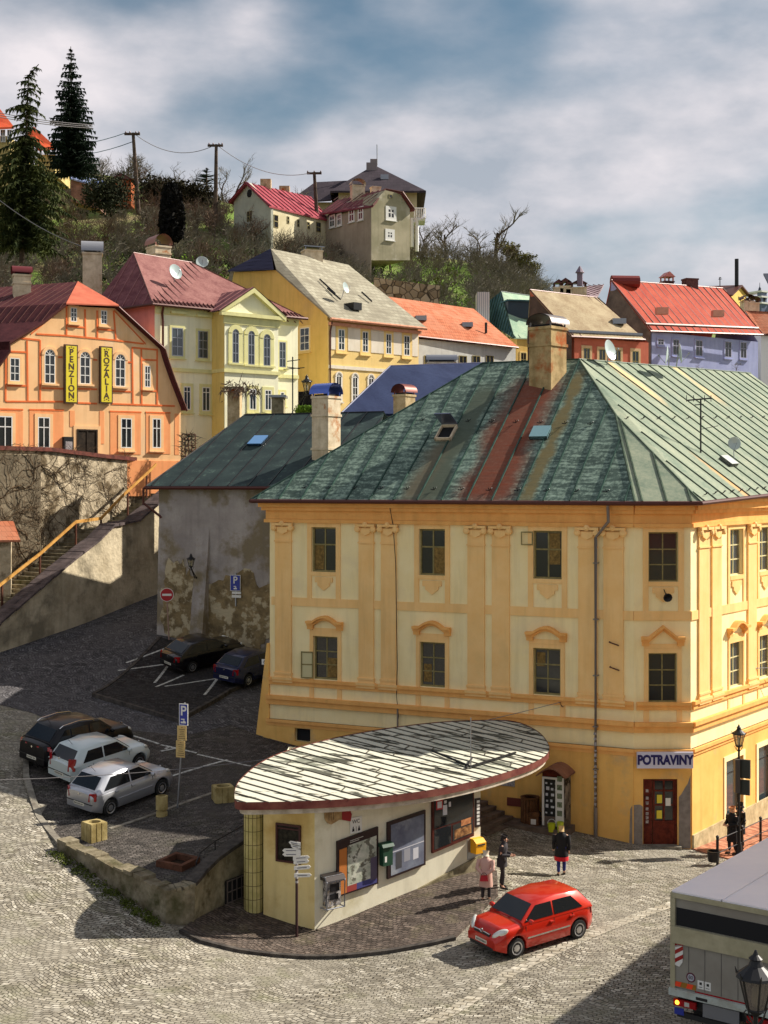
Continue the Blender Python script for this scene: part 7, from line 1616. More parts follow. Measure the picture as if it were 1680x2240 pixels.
mb=MB();mb.box(TF,.02,2.48,ztop-1.2,ztop-.80,.004,.10);mb.build('tail_lift_edge',M_tl,tr)
mb=MB();mb.box(TF,.02,2.48,1.22,ztop-1.22,.003,.03);
tl=mb.build('tail_lift',M_tg,tr);mb=MB()
for i in range(1,6):mb.box(TF,.02+i*.41,.03+i*.41,1.24,ztop-1.24,.031,.036)
mb.build('panel_joints',MATS['sign_grey'],tl)
mb=MB();mb.box(TF,-.04,2.54,1.03,1.19,.003,.13);mb.build('sill_beam',pm('beam_pale',sr(186,196,190),sr(160,160,148),3,.6),tr)
mb=MB();mb.box(TF,.6,2.45,1.192,1.222,.031,.045);mb.build('red_reflector',M_tail,tr)
mb=MB();mb.box(TF,.66,.95,1.06,1.13,.131,.135);mb.build('maker_plate',M_blk,tr);
u0,u1,z0,z1=.0,.30,ztop-1.76,ztop-1.24;mb=MB();mb.prism(TF,[(u0,z0+.04),(u0+.2,z0+.0),(u1-.02,z0+.12),(u1,z1),(u0,z1)],.032,.05);wb_=mb.build('warning_board',M_white,tr);mb=MB()
for i in range(3):zz=z0+.02+i*.2;mb.prism(TF,[(u0,zz),(u1,zz+.2),(u1,zz+.3 if i<2 else z1),(u0,zz+.1)],.05,.055)
mb.build('red_stripes',M_tail,wb_)
mb=MB();mb.box(TF,.0,.62,1.235,1.36,.031,.04);hz_=mb.build('hazard_strip',flat('hazard_ochre',sr(150,106,30),.5),tr);mb=MB()
for i in range(2):mb.prism(TF,[(.07+.3*i,1.24),(.22+.3*i,1.24),(.26+.3*i,1.355),(.11+.3*i,1.355)],.041,.046)
mb.build('orange_marks',flat('mark_orange',sr(240,70,30),.5),hz_)
cc_=TF.P(.49,1.52,.03);mb=MB();mb.lathe(cc_,[(.115,0),(.115,.008)],22,axis=TF.N);ds=mb.build('speed_disc',flat('disc_maroon',sr(90,30,50),.5),tr);mb=MB();mb.lathe(cc_+TF.N*.008,[(.085,0),(.085,.004)],22,axis=TF.N);mb.build('disc_centre',flat('disc_grey',sr(170,170,180),.5),ds);text('80','numerals',M_blk,tr,cc_+TF.N*.013,TF.U,(0,0,1),.12,.002)
for u in(.66,.84):mb=MB();mb.box(TF,u,u+.155,1.30,1.50,.031,.036);o=mb.build('sticker',M_white,tr);mb=MB();mb.box(TF,u+.05,u+.11,1.40,1.46,.036,.04);mb.box(TF,u+.03,u+.12,1.34,1.352,.036,.04);mb.build('sticker_mark',M_blk,o)
mb=MB();mb.box(TF,.1,2.4,.72,1.0,-6.2,-.1);mb.box(TF,.12,2.38,.5,.62,-.12,-.0);mb.build('chassis',M_blk,tr)
mb=MB();mb.box(TF,.05,.62,.78,.94,-.02,.06);rl=mb.build('tail_light',M_tail,tr);mb=MB();mb.lathe(TF.P(.15,.86,.06),[(.055,0),(.04,.03)],12,axis=TF.N);mb.build('indicator',flat('indicator_amber',sr(240,150,30),.3,emis=(1,.35,.03,3)),rl);mb=MB();mb.box(TF,.34,.46,.81,.91,.06,.07);mb.build('reverse_lamp',M_head,rl)
mb=MB();mb.box(TF,1.88,2.45,.78,.94,-.02,.06);mb.build('tail_light',M_tail,tr)
mb=MB();mb.box(TF,.8,1.7,.66,.98,.0,.05);mb.build('step_box',M_tin,tr)
mb=MB();mb.box(TF,.06,.3,.56,.72,.0,.02);mb.build('number_plate',M_sblue,tr)
for x in(-1.5,-6.9):
    for s in(0.02,2.1):mb=MB();mb.lathe(TF.P(s if s<1 else 2.48,.46,x),[(.25,0),(.45,.02),(.46,.06),(.46,.32),(.44,.36)],24,axis=TF.U if s<1 else-TF.U);w_=mb.build('wheel',M_tyre,tr,smooth=35);mb=MB();mb.lathe(TF.P(s if s<1 else 2.48,.46,x)+(-TF.U if s<1 else TF.U)*.001,[(.25,0),(.2,.04),(.08,.02)],16,axis=TF.U if s<1 else-TF.U);mb.build('rim',M_rim,w_)
mb=MB();mb.box(TF,.1,2.4,.55,2.75,-8.4,-6.75);cab=mb.build('cab',paint('cab_white',sr(200,200,200),0),tr);mb=MB();mb.box(TF,.2,2.3,1.7,2.5,-8.42,-8.401);mb.box(TF,.09,.099,1.6,2.4,-8.2,-7.2);mb.box(TF,2.401,2.41,1.6,2.4,-8.2,-7.2);mb.build('cab_glass',M_cg,cab)
mb=MB();mb.box(TF,-.12,.06,1.9,2.4,-8.3,-8.2);mb.build('mirror',M_blk,tr)

# ------------------------------------------------------------------ people
def skin_obj(name,mat,pts,edges,rad,parent=None,root=0,sub=1):
    me=bpy.data.meshes.new(name);o0=WOFF[parent.name]if parent else Vector(pts[0])
    me.from_pydata([tuple(Vector(p))for p in pts],edges,[]);me.materials.append(mat)
    o=link(bpy.data.objects.new(name,me));md=o.modifiers.new('Skin','SKIN');md.use_smooth_shade=True
    lay=me.skin_vertices[0].data if me.skin_vertices else None
    if lay is None:
        b=bmesh.new();b.from_mesh(me);b.verts.layers.skin.verify();b.to_mesh(me);b.free();lay=me.skin_vertices[0].data
    for i,r in enumerate(rad):
        lay[i].radius=(r,r)if not isinstance(r,tuple)else r;lay[i].use_root=(i==root)
    if sub:m2=o.modifiers.new('Sub','SUBSURF');m2.levels=sub;m2.render_levels=sub
    dg=bpy.context.evaluated_depsgraph_get();ev=bpy.data.meshes.new_from_object(o.evaluated_get(dg));bpy.data.objects.remove(o)
    off=WOFF[parent.name]if parent else Vector((0,0,0));
    ev.name=name;o=link(bpy.data.objects.new(name,ev));ev.polygons.foreach_set('use_smooth',[True]*len(ev.polygons))
    if not ev.materials:ev.materials.append(mat)
    if parent:o.parent=parent
    WOFF[o.name]=Vector((0,0,0));return o
M_skin=flat('skin',sr(206,158,130),.6)
def person(label,foot,face,h,hair_c,top_c,leg_c,shoe_c=(.02,.018,.016),coat=.52,stride=.12,arms='down',lean=.0,hat=False,headyaw=0,hair_len=0,accessory=None,group=None,trim=None,bulk=1.0):
    s=h/1.75;SK={}
    sh=.19*bulk
    J={'pel':(0,0,.95),'sp':(0,.01+lean*.25,1.15),'ch':(0,.0+lean*.6,1.36),'nk':(0,lean*.8,1.50),'hd':(0,lean+.02,1.60),'ht':(0,lean+.025,1.70)}
    for sd,sg in(('L',1),('R',-1)):
        k=stride*sg
        J['hip'+sd]=(.09*sg,0,.92);J['kn'+sd]=(.10*sg,k*.6+.03,.50);J['an'+sd]=(.10*sg,k-.02,.09);J['to'+sd]=(.12*sg,k+.14,.035)
        J['sh'+sd]=(sh*sg,lean*.65,1.42)
        if arms=='down':el,wr=(sh*1.22*sg,.0+lean*.5-.03,1.14),(sh*1.22*sg,.08-k*.8,.90)
        elif arms=='back':el,wr=(sh*1.35*sg,-.10,1.15),(.05*sg,-.20,.96)
        elif arms=='phone':el,wr=(sh*1.25*sg,.05,1.15),((.07*sg,.30+lean,1.20)if sg>0 else(sh*1.2*sg,.05,.88))
        else:el,wr=(sh*1.3*sg,.02,1.14),(.10*sg,.28,1.12)
        J['el'+sd]=el;J['wr'+sd]=wr
    base=Vector(foot);ang=math.atan2(face[1],face[0])-math.pi/2;Rm=Matrix.Rotation(ang,3,'Z')
    names=list(J);P={n:Vector(J[n])*s for n in names}
    E=[('pel','sp'),('sp','ch'),('ch','nk'),('nk','hd'),('hd','ht')]
    RAD={'pel':.12,'sp':.115,'ch':.115,'nk':.055,'hd':.082,'ht':.075,'hip':.085,'kn':.055,'an':.04,'to':.035,'sh':.042,'el':.036,'wr':.028}
    for sd in 'LR':E+=[('pel','hip'+sd),('hip'+sd,'kn'+sd),('kn'+sd,'an'+sd),('an'+sd,'to'+sd),('ch','sh'+sd),('sh'+sd,'el'+sd),('el'+sd,'wr'+sd)]
    pts=[P[n]for n in names];rad=[(RAD[n]if n in RAD else RAD[n[:-1]])*s*(bulk if n in('pel','sp','ch')else 1)for n in names];ed=[(names.index(a),names.index(b))for a,b in E]
    # hands: palm + five fingers grown from the wrist
    for sd,sg in(('L',1),('R',-1)):
        w=P['wr'+sd];d=(w-P['el'+sd]).normalized();side=d.cross(Vector((0,1,0)));
        side=(side if side.length>.2 else d.cross(Vector((0,0,1)))).normalized();cu=side.cross(d).normalized()
        i0=len(pts);pts.append(w+d*.07*s);rad.append((.036*s,.018*s));ed.append((names.index('wr'+sd),i0))
        for k,ln in((-1.5,.060),(-.5,.072),(.5,.068),(1.5,.052)):
            a=w+d*.095*s+side*k*.018*s;j=len(pts);pts+=[a,a+(d*ln*.6+cu*.012)*s,a+(d*ln+cu*.035)*s];rad+=[.0095*s,.0085*s,.0075*s];ed+=[(i0,j),(j,j+1),(j+1,j+2)]
        a=w+d*.03*s+side*.035*s*-1;j=len(pts);pts+=[a,a+(d*.04-side*.025+cu*.01)*s];rad+=[.011*s,.009*s];ed+=[(i0,j),(j,j+1)]
    tr_=lambda p:Rm@Vector(p)
    o=skin_obj('person',M_skin,[tr_(p)for p in pts],ed,rad,None,0,1)
    o.location=base;tag(o,label,'person',group)
    WOFF[o.name]=base.copy()
    def part(nm,col,ns,es,rr,root=0,mat=None):
        q=skin_obj(nm,mat or flat(nm+'_'+str(len(MATS)),col,.8),[tr_(p)for p in ns],es,rr,o,root,1);return q
    def pt(n,dx=0,dy=0,dz=0):return P[n]+Vector((dx,dy,dz))*s
    # trousers
    ns=[pt('pel'),pt('hipL'),pt('knL'),pt('anL',0,0,.03),pt('hipR'),pt('knR'),pt('anR',0,0,.03)]
    part('trousers',leg_c,ns,[(0,1),(1,2),(2,3),(0,4),(4,5),(5,6)],[r*s for r in(.135,.1,.072,.06,.1,.072,.06)])
    # coat
    zh=(.95-(1-coat)*.55-.06);bk=bulk;cb_=MB();rings=[]
    for z,rx,ry,dy in((zh,.215,.175,0),(zh+.02,.215,.175,0),(.93,.195,.16,0),(1.13,.165,.135,lean*.25),(1.33,.20,.145,lean*.6),(1.43,.185,.12,lean*.7),(1.50,.085,.08,lean*.8),(1.54,.075,.075,lean*.85)):
        if rings and z<zh+.04 and z>zh+.02:continue
        rings.append([Vector((rx*bk*math.cos(2*math.pi*k/16),ry*bk*math.sin(2*math.pi*k/16)+dy,z))*s for k in range(17)])
    cb_.grid(rings);cb_.poly(rings[0][:16])
    for sd in 'LR':cb_.tube([pt('sh'+sd,0,0,.0),pt('sh'+sd).lerp(pt('el'+sd),.5),pt('el'+sd),pt('el'+sd).lerp(pt('wr'+sd),.55),pt('wr'+sd)],.095*s,8,.05*s)
    cb_.v=[tr_(v)+base for v in cb_.v];cb_.build('coat',flat('coat_'+str(len(MATS)),top_c,.85),o,smooth=60)
    if trim:
        hb=MB();hb.lathe((0,0,0),[(.222*bulk*s,(zh-.13)*s),(.218*bulk*s,(zh+.015)*s)],16,close=False);hb.v=[tr_(v)+base for v in hb.v];hb.build('red_hem',flat('hem_red',trim,.8),o,smooth=40)
    for sd in 'LR':part('shoe',shoe_c,[pt('an'+sd,0,-.04,-.035),pt('to'+sd,0,0,.01),pt('to'+sd,0,.05,.0)],[(0,1),(1,2)],[.05*s,.045*s,.035*s])
    # hair / hood
    hc=P['hd']+Vector((0,0,.05))*s;ns=[hc+Vector((0,-.035,.0))*s,hc+Vector((0,-.02,.055))*s,hc+Vector((0,-.05,-.06-hair_len))*s]
    part('hair' if not hat else 'hood',hair_c,ns,[(0,1),(0,2)],[.098*s,.085*s,.06*s])
    # face
    mb=MB();f=P['hd']+Vector((0,.085,0))*s
    for dx,dy,dz,r in((-.03,.0,.035,.011),(.03,.0,.035,.011)):mb.lathe(tr_(f+Vector((dx,dy-.006,dz))*s)+base,[(r*s,0),(r*s*.5,.006)],8,axis=tr_((0,1,0)))
    mb.build('eyes',M_blk,o);mb=MB();a=tr_(f+Vector((0,-.01,.02))*s)+base;b=tr_(f+Vector((0,.022,-.008))*s)+base;mb.tube([a,b],.008*s,6,.014*s);mb.build('nose',M_skin,o)
    mb=MB();mb.tube([tr_(f+Vector((x,-.004,-.045))*s)+base for x in(-.022,0,.022)],.005*s,5);mb.build('mouth',flat('lips',sr(150,80,76),.6),o)
    for sg in(1,-1):mb=MB();mb.lathe(tr_(P['hd']+Vector((.075*sg,.0,.01))*s)+base,[(.024*s,0),(.026*s,.012*s),(.01*s,.016*s)],10,axis=tr_((sg,-.3,0)));mb.build('ear',M_skin,o)
    return o
vis=lambda p:(-p.x,-p.y)
p=gs(1098,1944);person('man in a dark jacket standing right of the pink-coated woman, looking down',p,(.75,-.25),1.73,sr(40,34,34),sr(52,48,52),sr(50,44,44),coat=.72,arms='hold',lean=.08,stride=.05)
p=gs(1063,1972);person('old woman in a pale pink coat walking away, holding a red bag behind her back',p,(.35,.93),1.60,sr(214,200,176),sr(206,164,150),sr(48,40,42),coat=.35,arms='back',stride=.06,bulk=1.12)
bagp=V(1062,1995,p.y-.3);bp_=Vector(p)+Vector((-.08,-.27,.72));t=thing('handbag','small red handbag held behind the pink-coated woman','bag',tuple(bp_));mb=MB();mb.hexa([bp_+Vector(c)for c in((-.13,-.05,0),(.13,-.05,0),(.13,.05,0),(-.13,.05,0),(-.10,-.03,.17),(.10,-.03,.17),(.10,.03,.17),(-.10,.03,.17))]);mb.build('bag_body',flat('bag_red',sr(180,30,44),.5),t);mb=MB();mb.tube([bp_+Vector((.08*math.cos(R(a)),0,.17+.08*math.sin(R(a))))for a in range(0,181,30)],.009,5);mb.build('strap',M_blk,t)
p=gs(1228,1915);person('blonde woman in black coat with red hem and blue jeans walking away',p,(.1,1),1.68,sr(190,160,110),sr(20,18,22),sr(40,46,110),coat=.62,trim=sr(190,20,34),arms='down',stride=.10,bulk=1.15,hair_len=.03)
p=gs(1602,1872);person('fair-haired person in a long black coat leaning by the lamp post and railing',Vector((p.x,p.y,p.z+.06)),(-.7,-.4),1.74,sr(200,140,96),sr(18,17,20),sr(26,24,28),coat=.25,arms='hold',stride=.06,bulk=1.05)
p=gs(1618,1866);person('dark-haired person in black standing right behind the lamp post',Vector((p.x+.12,p.y+.35,p.z+.06)),(-.8,-.2),1.72,sr(24,22,26),sr(22,22,26),sr(24,22,26),coat=.45,arms='down',stride=.04)
# ------------------------------------------------------------------ hillside
crest=[(-400,250),(-100,330),(0,350),(150,375),(230,385),(330,405),(420,425),(520,450),(620,470),(720,490),(800,530),(880,560),(960,560),(1040,580),(1120,610),(1165,640),(1200,665),(1300,690),(1500,710),(2200,720)]
cX=[c[0]for c in crest];cYv=[c[1]for c in crest];YT=168.0
YNf=lambda px:float(np.interp(px,[550,760],[113.0,125.0]))
def hill_py(px,t):
    top=float(np.interp(px,cX,cYv));bottom=790;return bottom+(top-bottom)*min(1,t)**.85
def hill(px,t,jit=True):
    YN=YNf(px);Y=YN+(YT-YN)*t;p=V(px,hill_py(px,t),Y)
    if jit:p.z+=.7*noise.noise(Vector((p.x*.12,p.y*.12,0)))+.3*noise.noise(Vector((p.x*.4,p.y*.4,3)))
    return p
def hill_at(px,py):
    lo,hi=0.0,1.0
    for _ in range(30):
        m=(lo+hi)/2
        if hill_py(px,m)>py:lo=m
        else:hi=m
    return hill(px,(lo+hi)/2)
M_hill,t_,b_=base_mat('hill_grass',.95,0,.2);pos=N(t_,'ShaderNodeNewGeometry').outputs['Position']
a_=tex(t_,'ShaderNodeTexNoise',pos,Scale=.12,Detail=8.0,Roughness=.65);c_=tex(t_,'ShaderNodeTexNoise',pos,Scale=1.4,Detail=6.0,Roughness=.7)
col=mixc(t_,ramp(t_,c_.outputs[0],.35,.65),sr(150,134,100),sr(104,96,70));col=mixc(t_,ramp(t_,a_.outputs[0],.40,.54),col,sr(116,142,62));col=mixc(t_,ramp(t_,c_.outputs[0],.55,.8),col,sr(110,98,72))
t_.links.new(col,b_.inputs['Base Color']);bump(t_,b_,c_.outputs[0],.8,.3)
rows=[]
for i in range(0,41):
    t=i/40;rows.append([hill(px,t)for px in range(-500,2301,40)])
last=rows[-1];rows.append([p+Vector((p.x*.25,35,-4))for p in last]);rows.append([p+Vector((p.x*.8,120,-30))for p in last])
first=[Vector((p.x,p.y-14,min(p.z-3,9)))for p in rows[0]]
mb=MB();mb.grid([first]+rows);hl_=mb.build('hillside',M_hill,smooth=True);tag(hl_,kind='structure')
# town terrace in between (under the houses)
mb=MB();mb.grid([[Vector((x,y,7.0+.05*(y-84)))for y in(86,100,126)]for x in(-60,-20,40,80)]);tag(mb.build('town_terrace',MATS['street_cobble']),kind='structure')

# ------------------------------------------------------------------ houses on the hill
def zfr(a,b):return Fr(a[:2],b[:2])
# pink roof house
t=thing('hill_house','small pale house with a pink-red metal roof on the hillside','building',tuple(V(*zB(395,480),150)))
A_=V(*zB(400,360),150);B_=V(*zB(660,420),158);C_=V(*zB(232,330),156);f=zfr(A_,B_);g=zfr(C_,A_)
M_hw=pm('hill_wall_front',sr(222,212,178),sr(198,186,150),.5,.9,.1);M_hg=pm('hill_wall_gable',sr(196,198,180),sr(176,178,162),.5,.9,.1)
ze=A_.z;bkv=C_-A_;bkv.z=0
mb=MB();P=[A_,B_,B_+bkv,C_];mb.prism3([(q.x,q.y,ze-8)for q in P],Vector((0,0,8)));mb.build('wall',M_hw,t)
ap_=g.P(*g.uz(zB(300,248)));mb=MB();c1=g.P(*g.uz(zB(232,335)));mb.prism3([g.P(g.L+.0,ze-8,.02),g.P(g.L,ze,.02),ap_+g.N*.02,Vector((c1.x,c1.y,c1.z))+g.N*.02,g.P(0,ze-8,.02)],-g.N*.3);mb.build('gable_wall',M_hg,t)
M_pr=streaky('roof_pink',sr(160,66,78),sr(142,54,66),sr(176,96,100),f.U,zs=.5,bmp=.05)
r1=V(*zB(582,312),163);e0=V(*zB(392,352),149.6);e1=V(*zB(668,418),157.8);l0=ap_+g.N*.5;mb=MB();roofpoly(mb,[e0,e1,r1,l0],.2);cb_=g.P(*g.uz(zB(225,338)),.5);roofpoly(mb,[l0,r1,r1+(cb_-l0),cb_],.2);rf=mb.build('roof',M_pr,t)
mb=MB();seams(mb,[e0,e1,r1,l0],e1-e0,1.0,.08,.1);mb.tube([cb_,l0,e0],.1,4);mb.build('seam_ribs',flat('pink_seam',sr(128,44,56),.5),rf)
for r in((412,392,432,455),(472,400,482,435),(518,415,528,450),(563,425,575,460),(604,425,625,475)):win_far(f,zB,r,t,M_winfr,None,.1,1,(.5,),t=.1)
win_far(g,zB,(292,380,315,422),t,M_winfr,M_hg,.25,2,(.5,),t=.1);mb=MB();o_=g.P(*g.uz(zB(304,297)),.03);mb.lathe(o_,[(.45,0),(.45,.08)],12,axis=g.N);mb.build('round_vent',M_dark,t)
q=V(*zB(375,262),156);mb=MB();mb.abox(q.x-.6,q.x+.6,q.y,q.y+1,q.z-2,q.z+.8);mb.build('chimney',M_chim,t);q=V(*zB(460,285),160);mb=MB();mb.abox(q.x-.6,q.x+.6,q.y,q.y+1,q.z-2,q.z+.6);mb.build('chimney',M_chim,t)
# big dark roof villa
t=thing('hilltop_villa','tall beige villa with dark pyramid roof on top of the hill','building',tuple(V(*zB(870,400),172)))
x0,x1=V(*zB(706,290),170),V(*zB(1062,285),170);ze=x1.z;fv=zfr(x0,x1);M_vl=pm('villa_wall',sr(196,182,146),sr(176,160,126),.4,.9,.05)
mb=MB();mb.box(fv,0,fv.L,ze-16,ze,-16,0);mb.box(fv,-5,-.01,ze-16,ze-1,-12,-2);mb.build('wall',M_vl,t)
M_vr=tiles('villa_slate',sr(74,66,72),sr(58,52,58),fv.U,.5,.8)
apv=V(*zB(868,168),178);ev=[fv.P(-1,ze-.2,1),fv.P(fv.L+1.1,ze-.2,1),fv.P(fv.L+1.1,ze-.2,-17),fv.P(-1,ze-.2,-17)];mb=MB()
for i in range(4):roofpoly(mb,[ev[i],ev[(i+1)%4],apv],.25)
lw=[fv.P(-6.4,ze-1.2,-1),fv.P(-1,ze-.9,-.9),fv.P(1,ze+2.6,-6),fv.P(-3.2,ze+2.4,-6)];roofpoly(mb,lw,.2);roofpoly(mb,[lw[0],lw[3],fv.P(-6.4,ze-1.2,-13)],.2);mb.build('roof',M_vr,t)
q=V(*zB(866,190),176);mb=MB();mb.abox(q.x-.45,q.x+.45,q.y,q.y+1.2,q.z-3,V(*zB(866,140),176).z);mb.abox(q.x-.95,q.x-.45,q.y,q.y+1.2,q.z-1,V(*zB(866,156),176).z);mb.build('chimney',pm('chimney_grey',sr(140,130,130),None,1,.9),t)
mb=MB();q=V(*zB(882,168),177);mb.tube([q,V(*zB(881,75),177)],.07,4);mb.build('lightning_rod',M_tin,t)
nv=(ev[1]-ev[0]).cross(apv-ev[0]).normalized();c=plane_hit(*zB(915,228),ev[0],nv);mb=MB();mb.abox(c.x-.5,c.x+.5,c.y-.4,c.y+.3,c.z-.2,c.z+.4);mb.build('roof_window',M_tin,t)
# brown roof house in front
t=thing('weathered_house','weathered two-storey house with brown metal roof and white-framed windows below the hilltop villa','building',tuple(V(*zB(855,520),150)))
A_=V(*zB(855,350),150);B_=V(*zB(1030,365),153);C_=V(*zB(640,392),158);g=zfr(A_,B_);f=zfr(C_,A_)
M_wv=pm('weathered_wall',sr(178,168,142),sr(148,142,116),.35,.95,.15,c3=sr(206,198,180),s3=.25);M_wl=pm('weathered_side',sr(176,160,142),sr(154,138,122),.4,.95,.1)
pts=prm(g,zB,[(855,600),(855,350),(918,282),(985,298),(1030,368),(1030,600)]);mb=MB();mb.prism3([g.P(u,z)for u,z in pts],(C_-A_)*Vector((1,1,0))if False else Vector((C_.x-A_.x,C_.y-A_.y,0)));mb.build('wall',M_wv,t)
mb=MB();mb.box(f,0,f.L-.02,A_.z-14,A_.z-.2,0,.05);mb.build('side_wall',M_wl,t)
M_br=streaky('roof_brownred',sr(120,58,66),sr(96,44,54),sr(140,84,88),f.U,zs=.5,bmp=.05)
a,b,c,d=V(*zB(622,388),157.6),V(*zB(862,352),149.6),V(*zB(920,278),152),V(*zB(705,326),161);mb=MB();roofpoly(mb,[a,b,c,d],.2);e=g.P(*g.uz(zB(988,294)),.4);roofpoly(mb,[c,e,e+(d-c),d],.2);h2=g.P(*g.uz(zB(1042,372)),.4);roofpoly(mb,[e,h2,h2+(d-c),e+(d-c)],.2);rf=mb.build('roof',M_br,t)
mb=MB();seams(mb,[a,b,c,d],b-a,1.1,.07,.08);mb.tube([b,c,e,h2],.12,4);mb.build('seam_ribs',M_brown,rf)
for r in((670,403,690,445),(704,396,720,438),(758,374,778,420),(800,365,818,412)):win_far(f,zB,r,t,M_white,M_white,.15,2,(.6,),t=.1,w=.06)
win_far(g,zB,(930,366,958,410),t,M_white,M_white,.3,2,(.6,),t=.12);win_far(g,zB,(934,300,950,320),t,M_winfr,None,.1,1,());win_far(g,zB,(928,470,950,500),t,M_white,M_white,.3,2,(.6,),t=.12)
for x,y0,y1 in((798,290,258),(880,280,264)):q=V(*zB(x,y0),156);chimney(t,q.x,q.y,q.z-2,V(*zB(x,y1),156).z,1.5 if x<850 else 1.0,1.0,.3,M_chim2,'barrel' if x<850 else None,M_chim2,caph=.6)
# balcony structure on its right
t2=thing('balcony_stair','small white railed balcony on brackets at the right side of the hilltop houses','balcony',tuple(V(*zB(1070,420),160)))
a,b=V(*zB(1050,408),158),V(*zB(1100,408),158);mb=MB();mb.abox(a.x,b.x,a.y,a.y+3,a.z-.3,a.z);mb.tube([V(*zB(1035,432),158),b],.15,4);mb.tube([V(*zB(1062,560),158),V(*zB(1062,408),158)],.2,5);mb.tube([V(*zB(1040,540),158),V(*zB(1040,408),158)],.2,5);mb.build('deck',M_white,t2);mb=MB();zt=V(*zB(1100,364),158).z
for i in range(7):x=a.x+(b.x-a.x)*i/6;mb.tube([(x,a.y,a.z),(x,a.y,zt)],.05,4)
mb.tube([(a.x,a.y,zt),(b.x,a.y,zt)],.06,4);mb.tube([(b.x,a.y,zt),(b.x,a.y+3,zt)],.06,4);mb.build('rail',M_white,t2)
# top-left orange-roof house behind the spruce
t=thing('hill_house','house with a bright orange-red roof at the left edge behind the spruce','building',tuple(V(20,400,135)))
a,b,c,d=V(*zA(-200,560),132),V(*zA(85,545),134),V(*zA(-10,425),138),V(*zA(-260,420),138);mb=MB();roofpoly(mb,[a,b,c,d],.2);q1,q2,q3=V(*zA(205,545),138),V(*zA(340,670),136),V(*zA(235,680),135);roofpoly(mb,[q1,q2,q3,V(*zA(150,600),137)],.2);rf=mb.build('roof',streaky('roof_orange',sr(206,84,50),sr(186,70,44),sr(216,110,70),(.9,.4,0),zs=.5),t)
mb=MB();mb.abox(a.x,b.x-.5,134.2,142,a.z-9,a.z-.1);mb.abox(V(80,300,136).x,V(118,300,136).x,136.5,143,q3.z-2.2,q3.z-.2);mb.build('wall',pm('hill_wall_cream',sr(210,190,130),sr(180,160,104),.5,.9),t)
fr_=Fr((a.x,134.1),(b.x,134.1));
for x in(5,45):win_far(fr_,zA,(x,565,x+28,640),t,M_white,None,.1,2,(.5,),t=.1,w=.05)
# greenhouse-like shed and orange hut
t=thing('garden_shed','long low garden shed with blue-white corrugated roof on the slope right of the tall spruce','shed',tuple(V(*zA(540,880),150)))
a,b,c,d=V(*zA(425,855),146),V(*zA(600,905),146),V(*zA(660,880),149),V(*zA(425,822),149);mb=MB();roofpoly(mb,[a,b,c,d],.15);rf=mb.build('roof',streaky('roof_bluewhite',sr(120,140,190),sr(90,108,160),sr(200,206,216),(.95,-.2,0),zs=.8),t);mb=MB();mb.prism3([a+Vector((0,.3,-.1)),b+Vector((0,.3,-.1)),b+Vector((0,.3,-2.4)),a+Vector((0,.3,-2.4))],Vector((0,3,0)));mb.build('wall',pm('shed_pinkish',sr(170,130,116),sr(110,84,72),1,.9),t)
t=thing('garden_hut','small orange-walled hut between bare trees near the first utility pole','shed',tuple(V(*zA(735,920),155)));mb=MB();q=V(*zA(740,915),155);mb.abox(q.x-1.2,q.x+1.0,155,157,q.z-2,q.z+.9);mb.build('wall',pm('hut_orange',sr(170,96,56),sr(130,70,44),1,.9),t);mb=MB();mb.prism3([(q.x-1.5,154.6,q.z+.9),(q.x+1.3,154.6,q.z+.9),(q.x-.1,154.6,q.z+1.6)],Vector((0,4,0)));mb.build('roof',M_brown,t)
# retaining stone wall on the hill (right) and small white hut
t=thing('hillside_stone_wall','rough stone retaining wall on the hillside above the orange tile roof','wall',tuple(V(900,640,124)));f=Fr(V(*zB(868,720),124)[:2],V(*zB(1165,760),124.4)[:2]);pts=prm(f,zB,[(868,900),(868,678),(1000,696),(1165,715),(1165,900)])
M_rock=cobble('rough_stone',sr(150,134,112),sr(96,84,68),sr(40,34,28),bw=.9,rh=.5,arc=.2);mb=MB();mb.prism(f,pts,-1,0);
rw_,t9,b9=base_mat('hill_rubble',.95,0,.2);ps=N(t9,'ShaderNodeNewGeometry').outputs['Position'];vo=tex(t9,'ShaderNodeTexVoronoi',ps,Scale=1.6);vd=tex(t9,'ShaderNodeTexVoronoi',ps,Scale=1.6,feature='DISTANCE_TO_EDGE')
s9=N(t9,'ShaderNodeSeparateColor');t9.links.new(vo.outputs['Color'],s9.inputs[0]);cl9=mixc(t9,.7,sr(150,136,112),s9.outputs[0],'SOFT_LIGHT');cl9=mixc(t9,ramp(t9,vd.outputs[0],0,.09),sr(50,42,34),cl9);t9.links.new(cl9,b9.inputs['Base Color']);bump(t9,b9,vd.outputs[0],.8,.15)
mb.build('stones',rw_,t)
t=thing('white_hut','small white boarded hut at the foot of the hill behind the green roof','hut',tuple(V(*zC(140,230),122)));f=Fr(V(*zC(108,240),122)[:2],V(*zC(192,240),122)[:2]);u0,u1,z0,z1=f.rect(zC,108,192,172,262);mb=MB();mb.box(f,u0,u1,z0-3,z1,-2.5,0);mb.build('wall',M_white,t);mb=MB()
for i in range(6):mb.box(f,u0+(u1-u0)*i/6,u0+(u1-u0)*i/6+.06,z0-2,z1,0,.05)
mb.build('boards',M_tin,t)

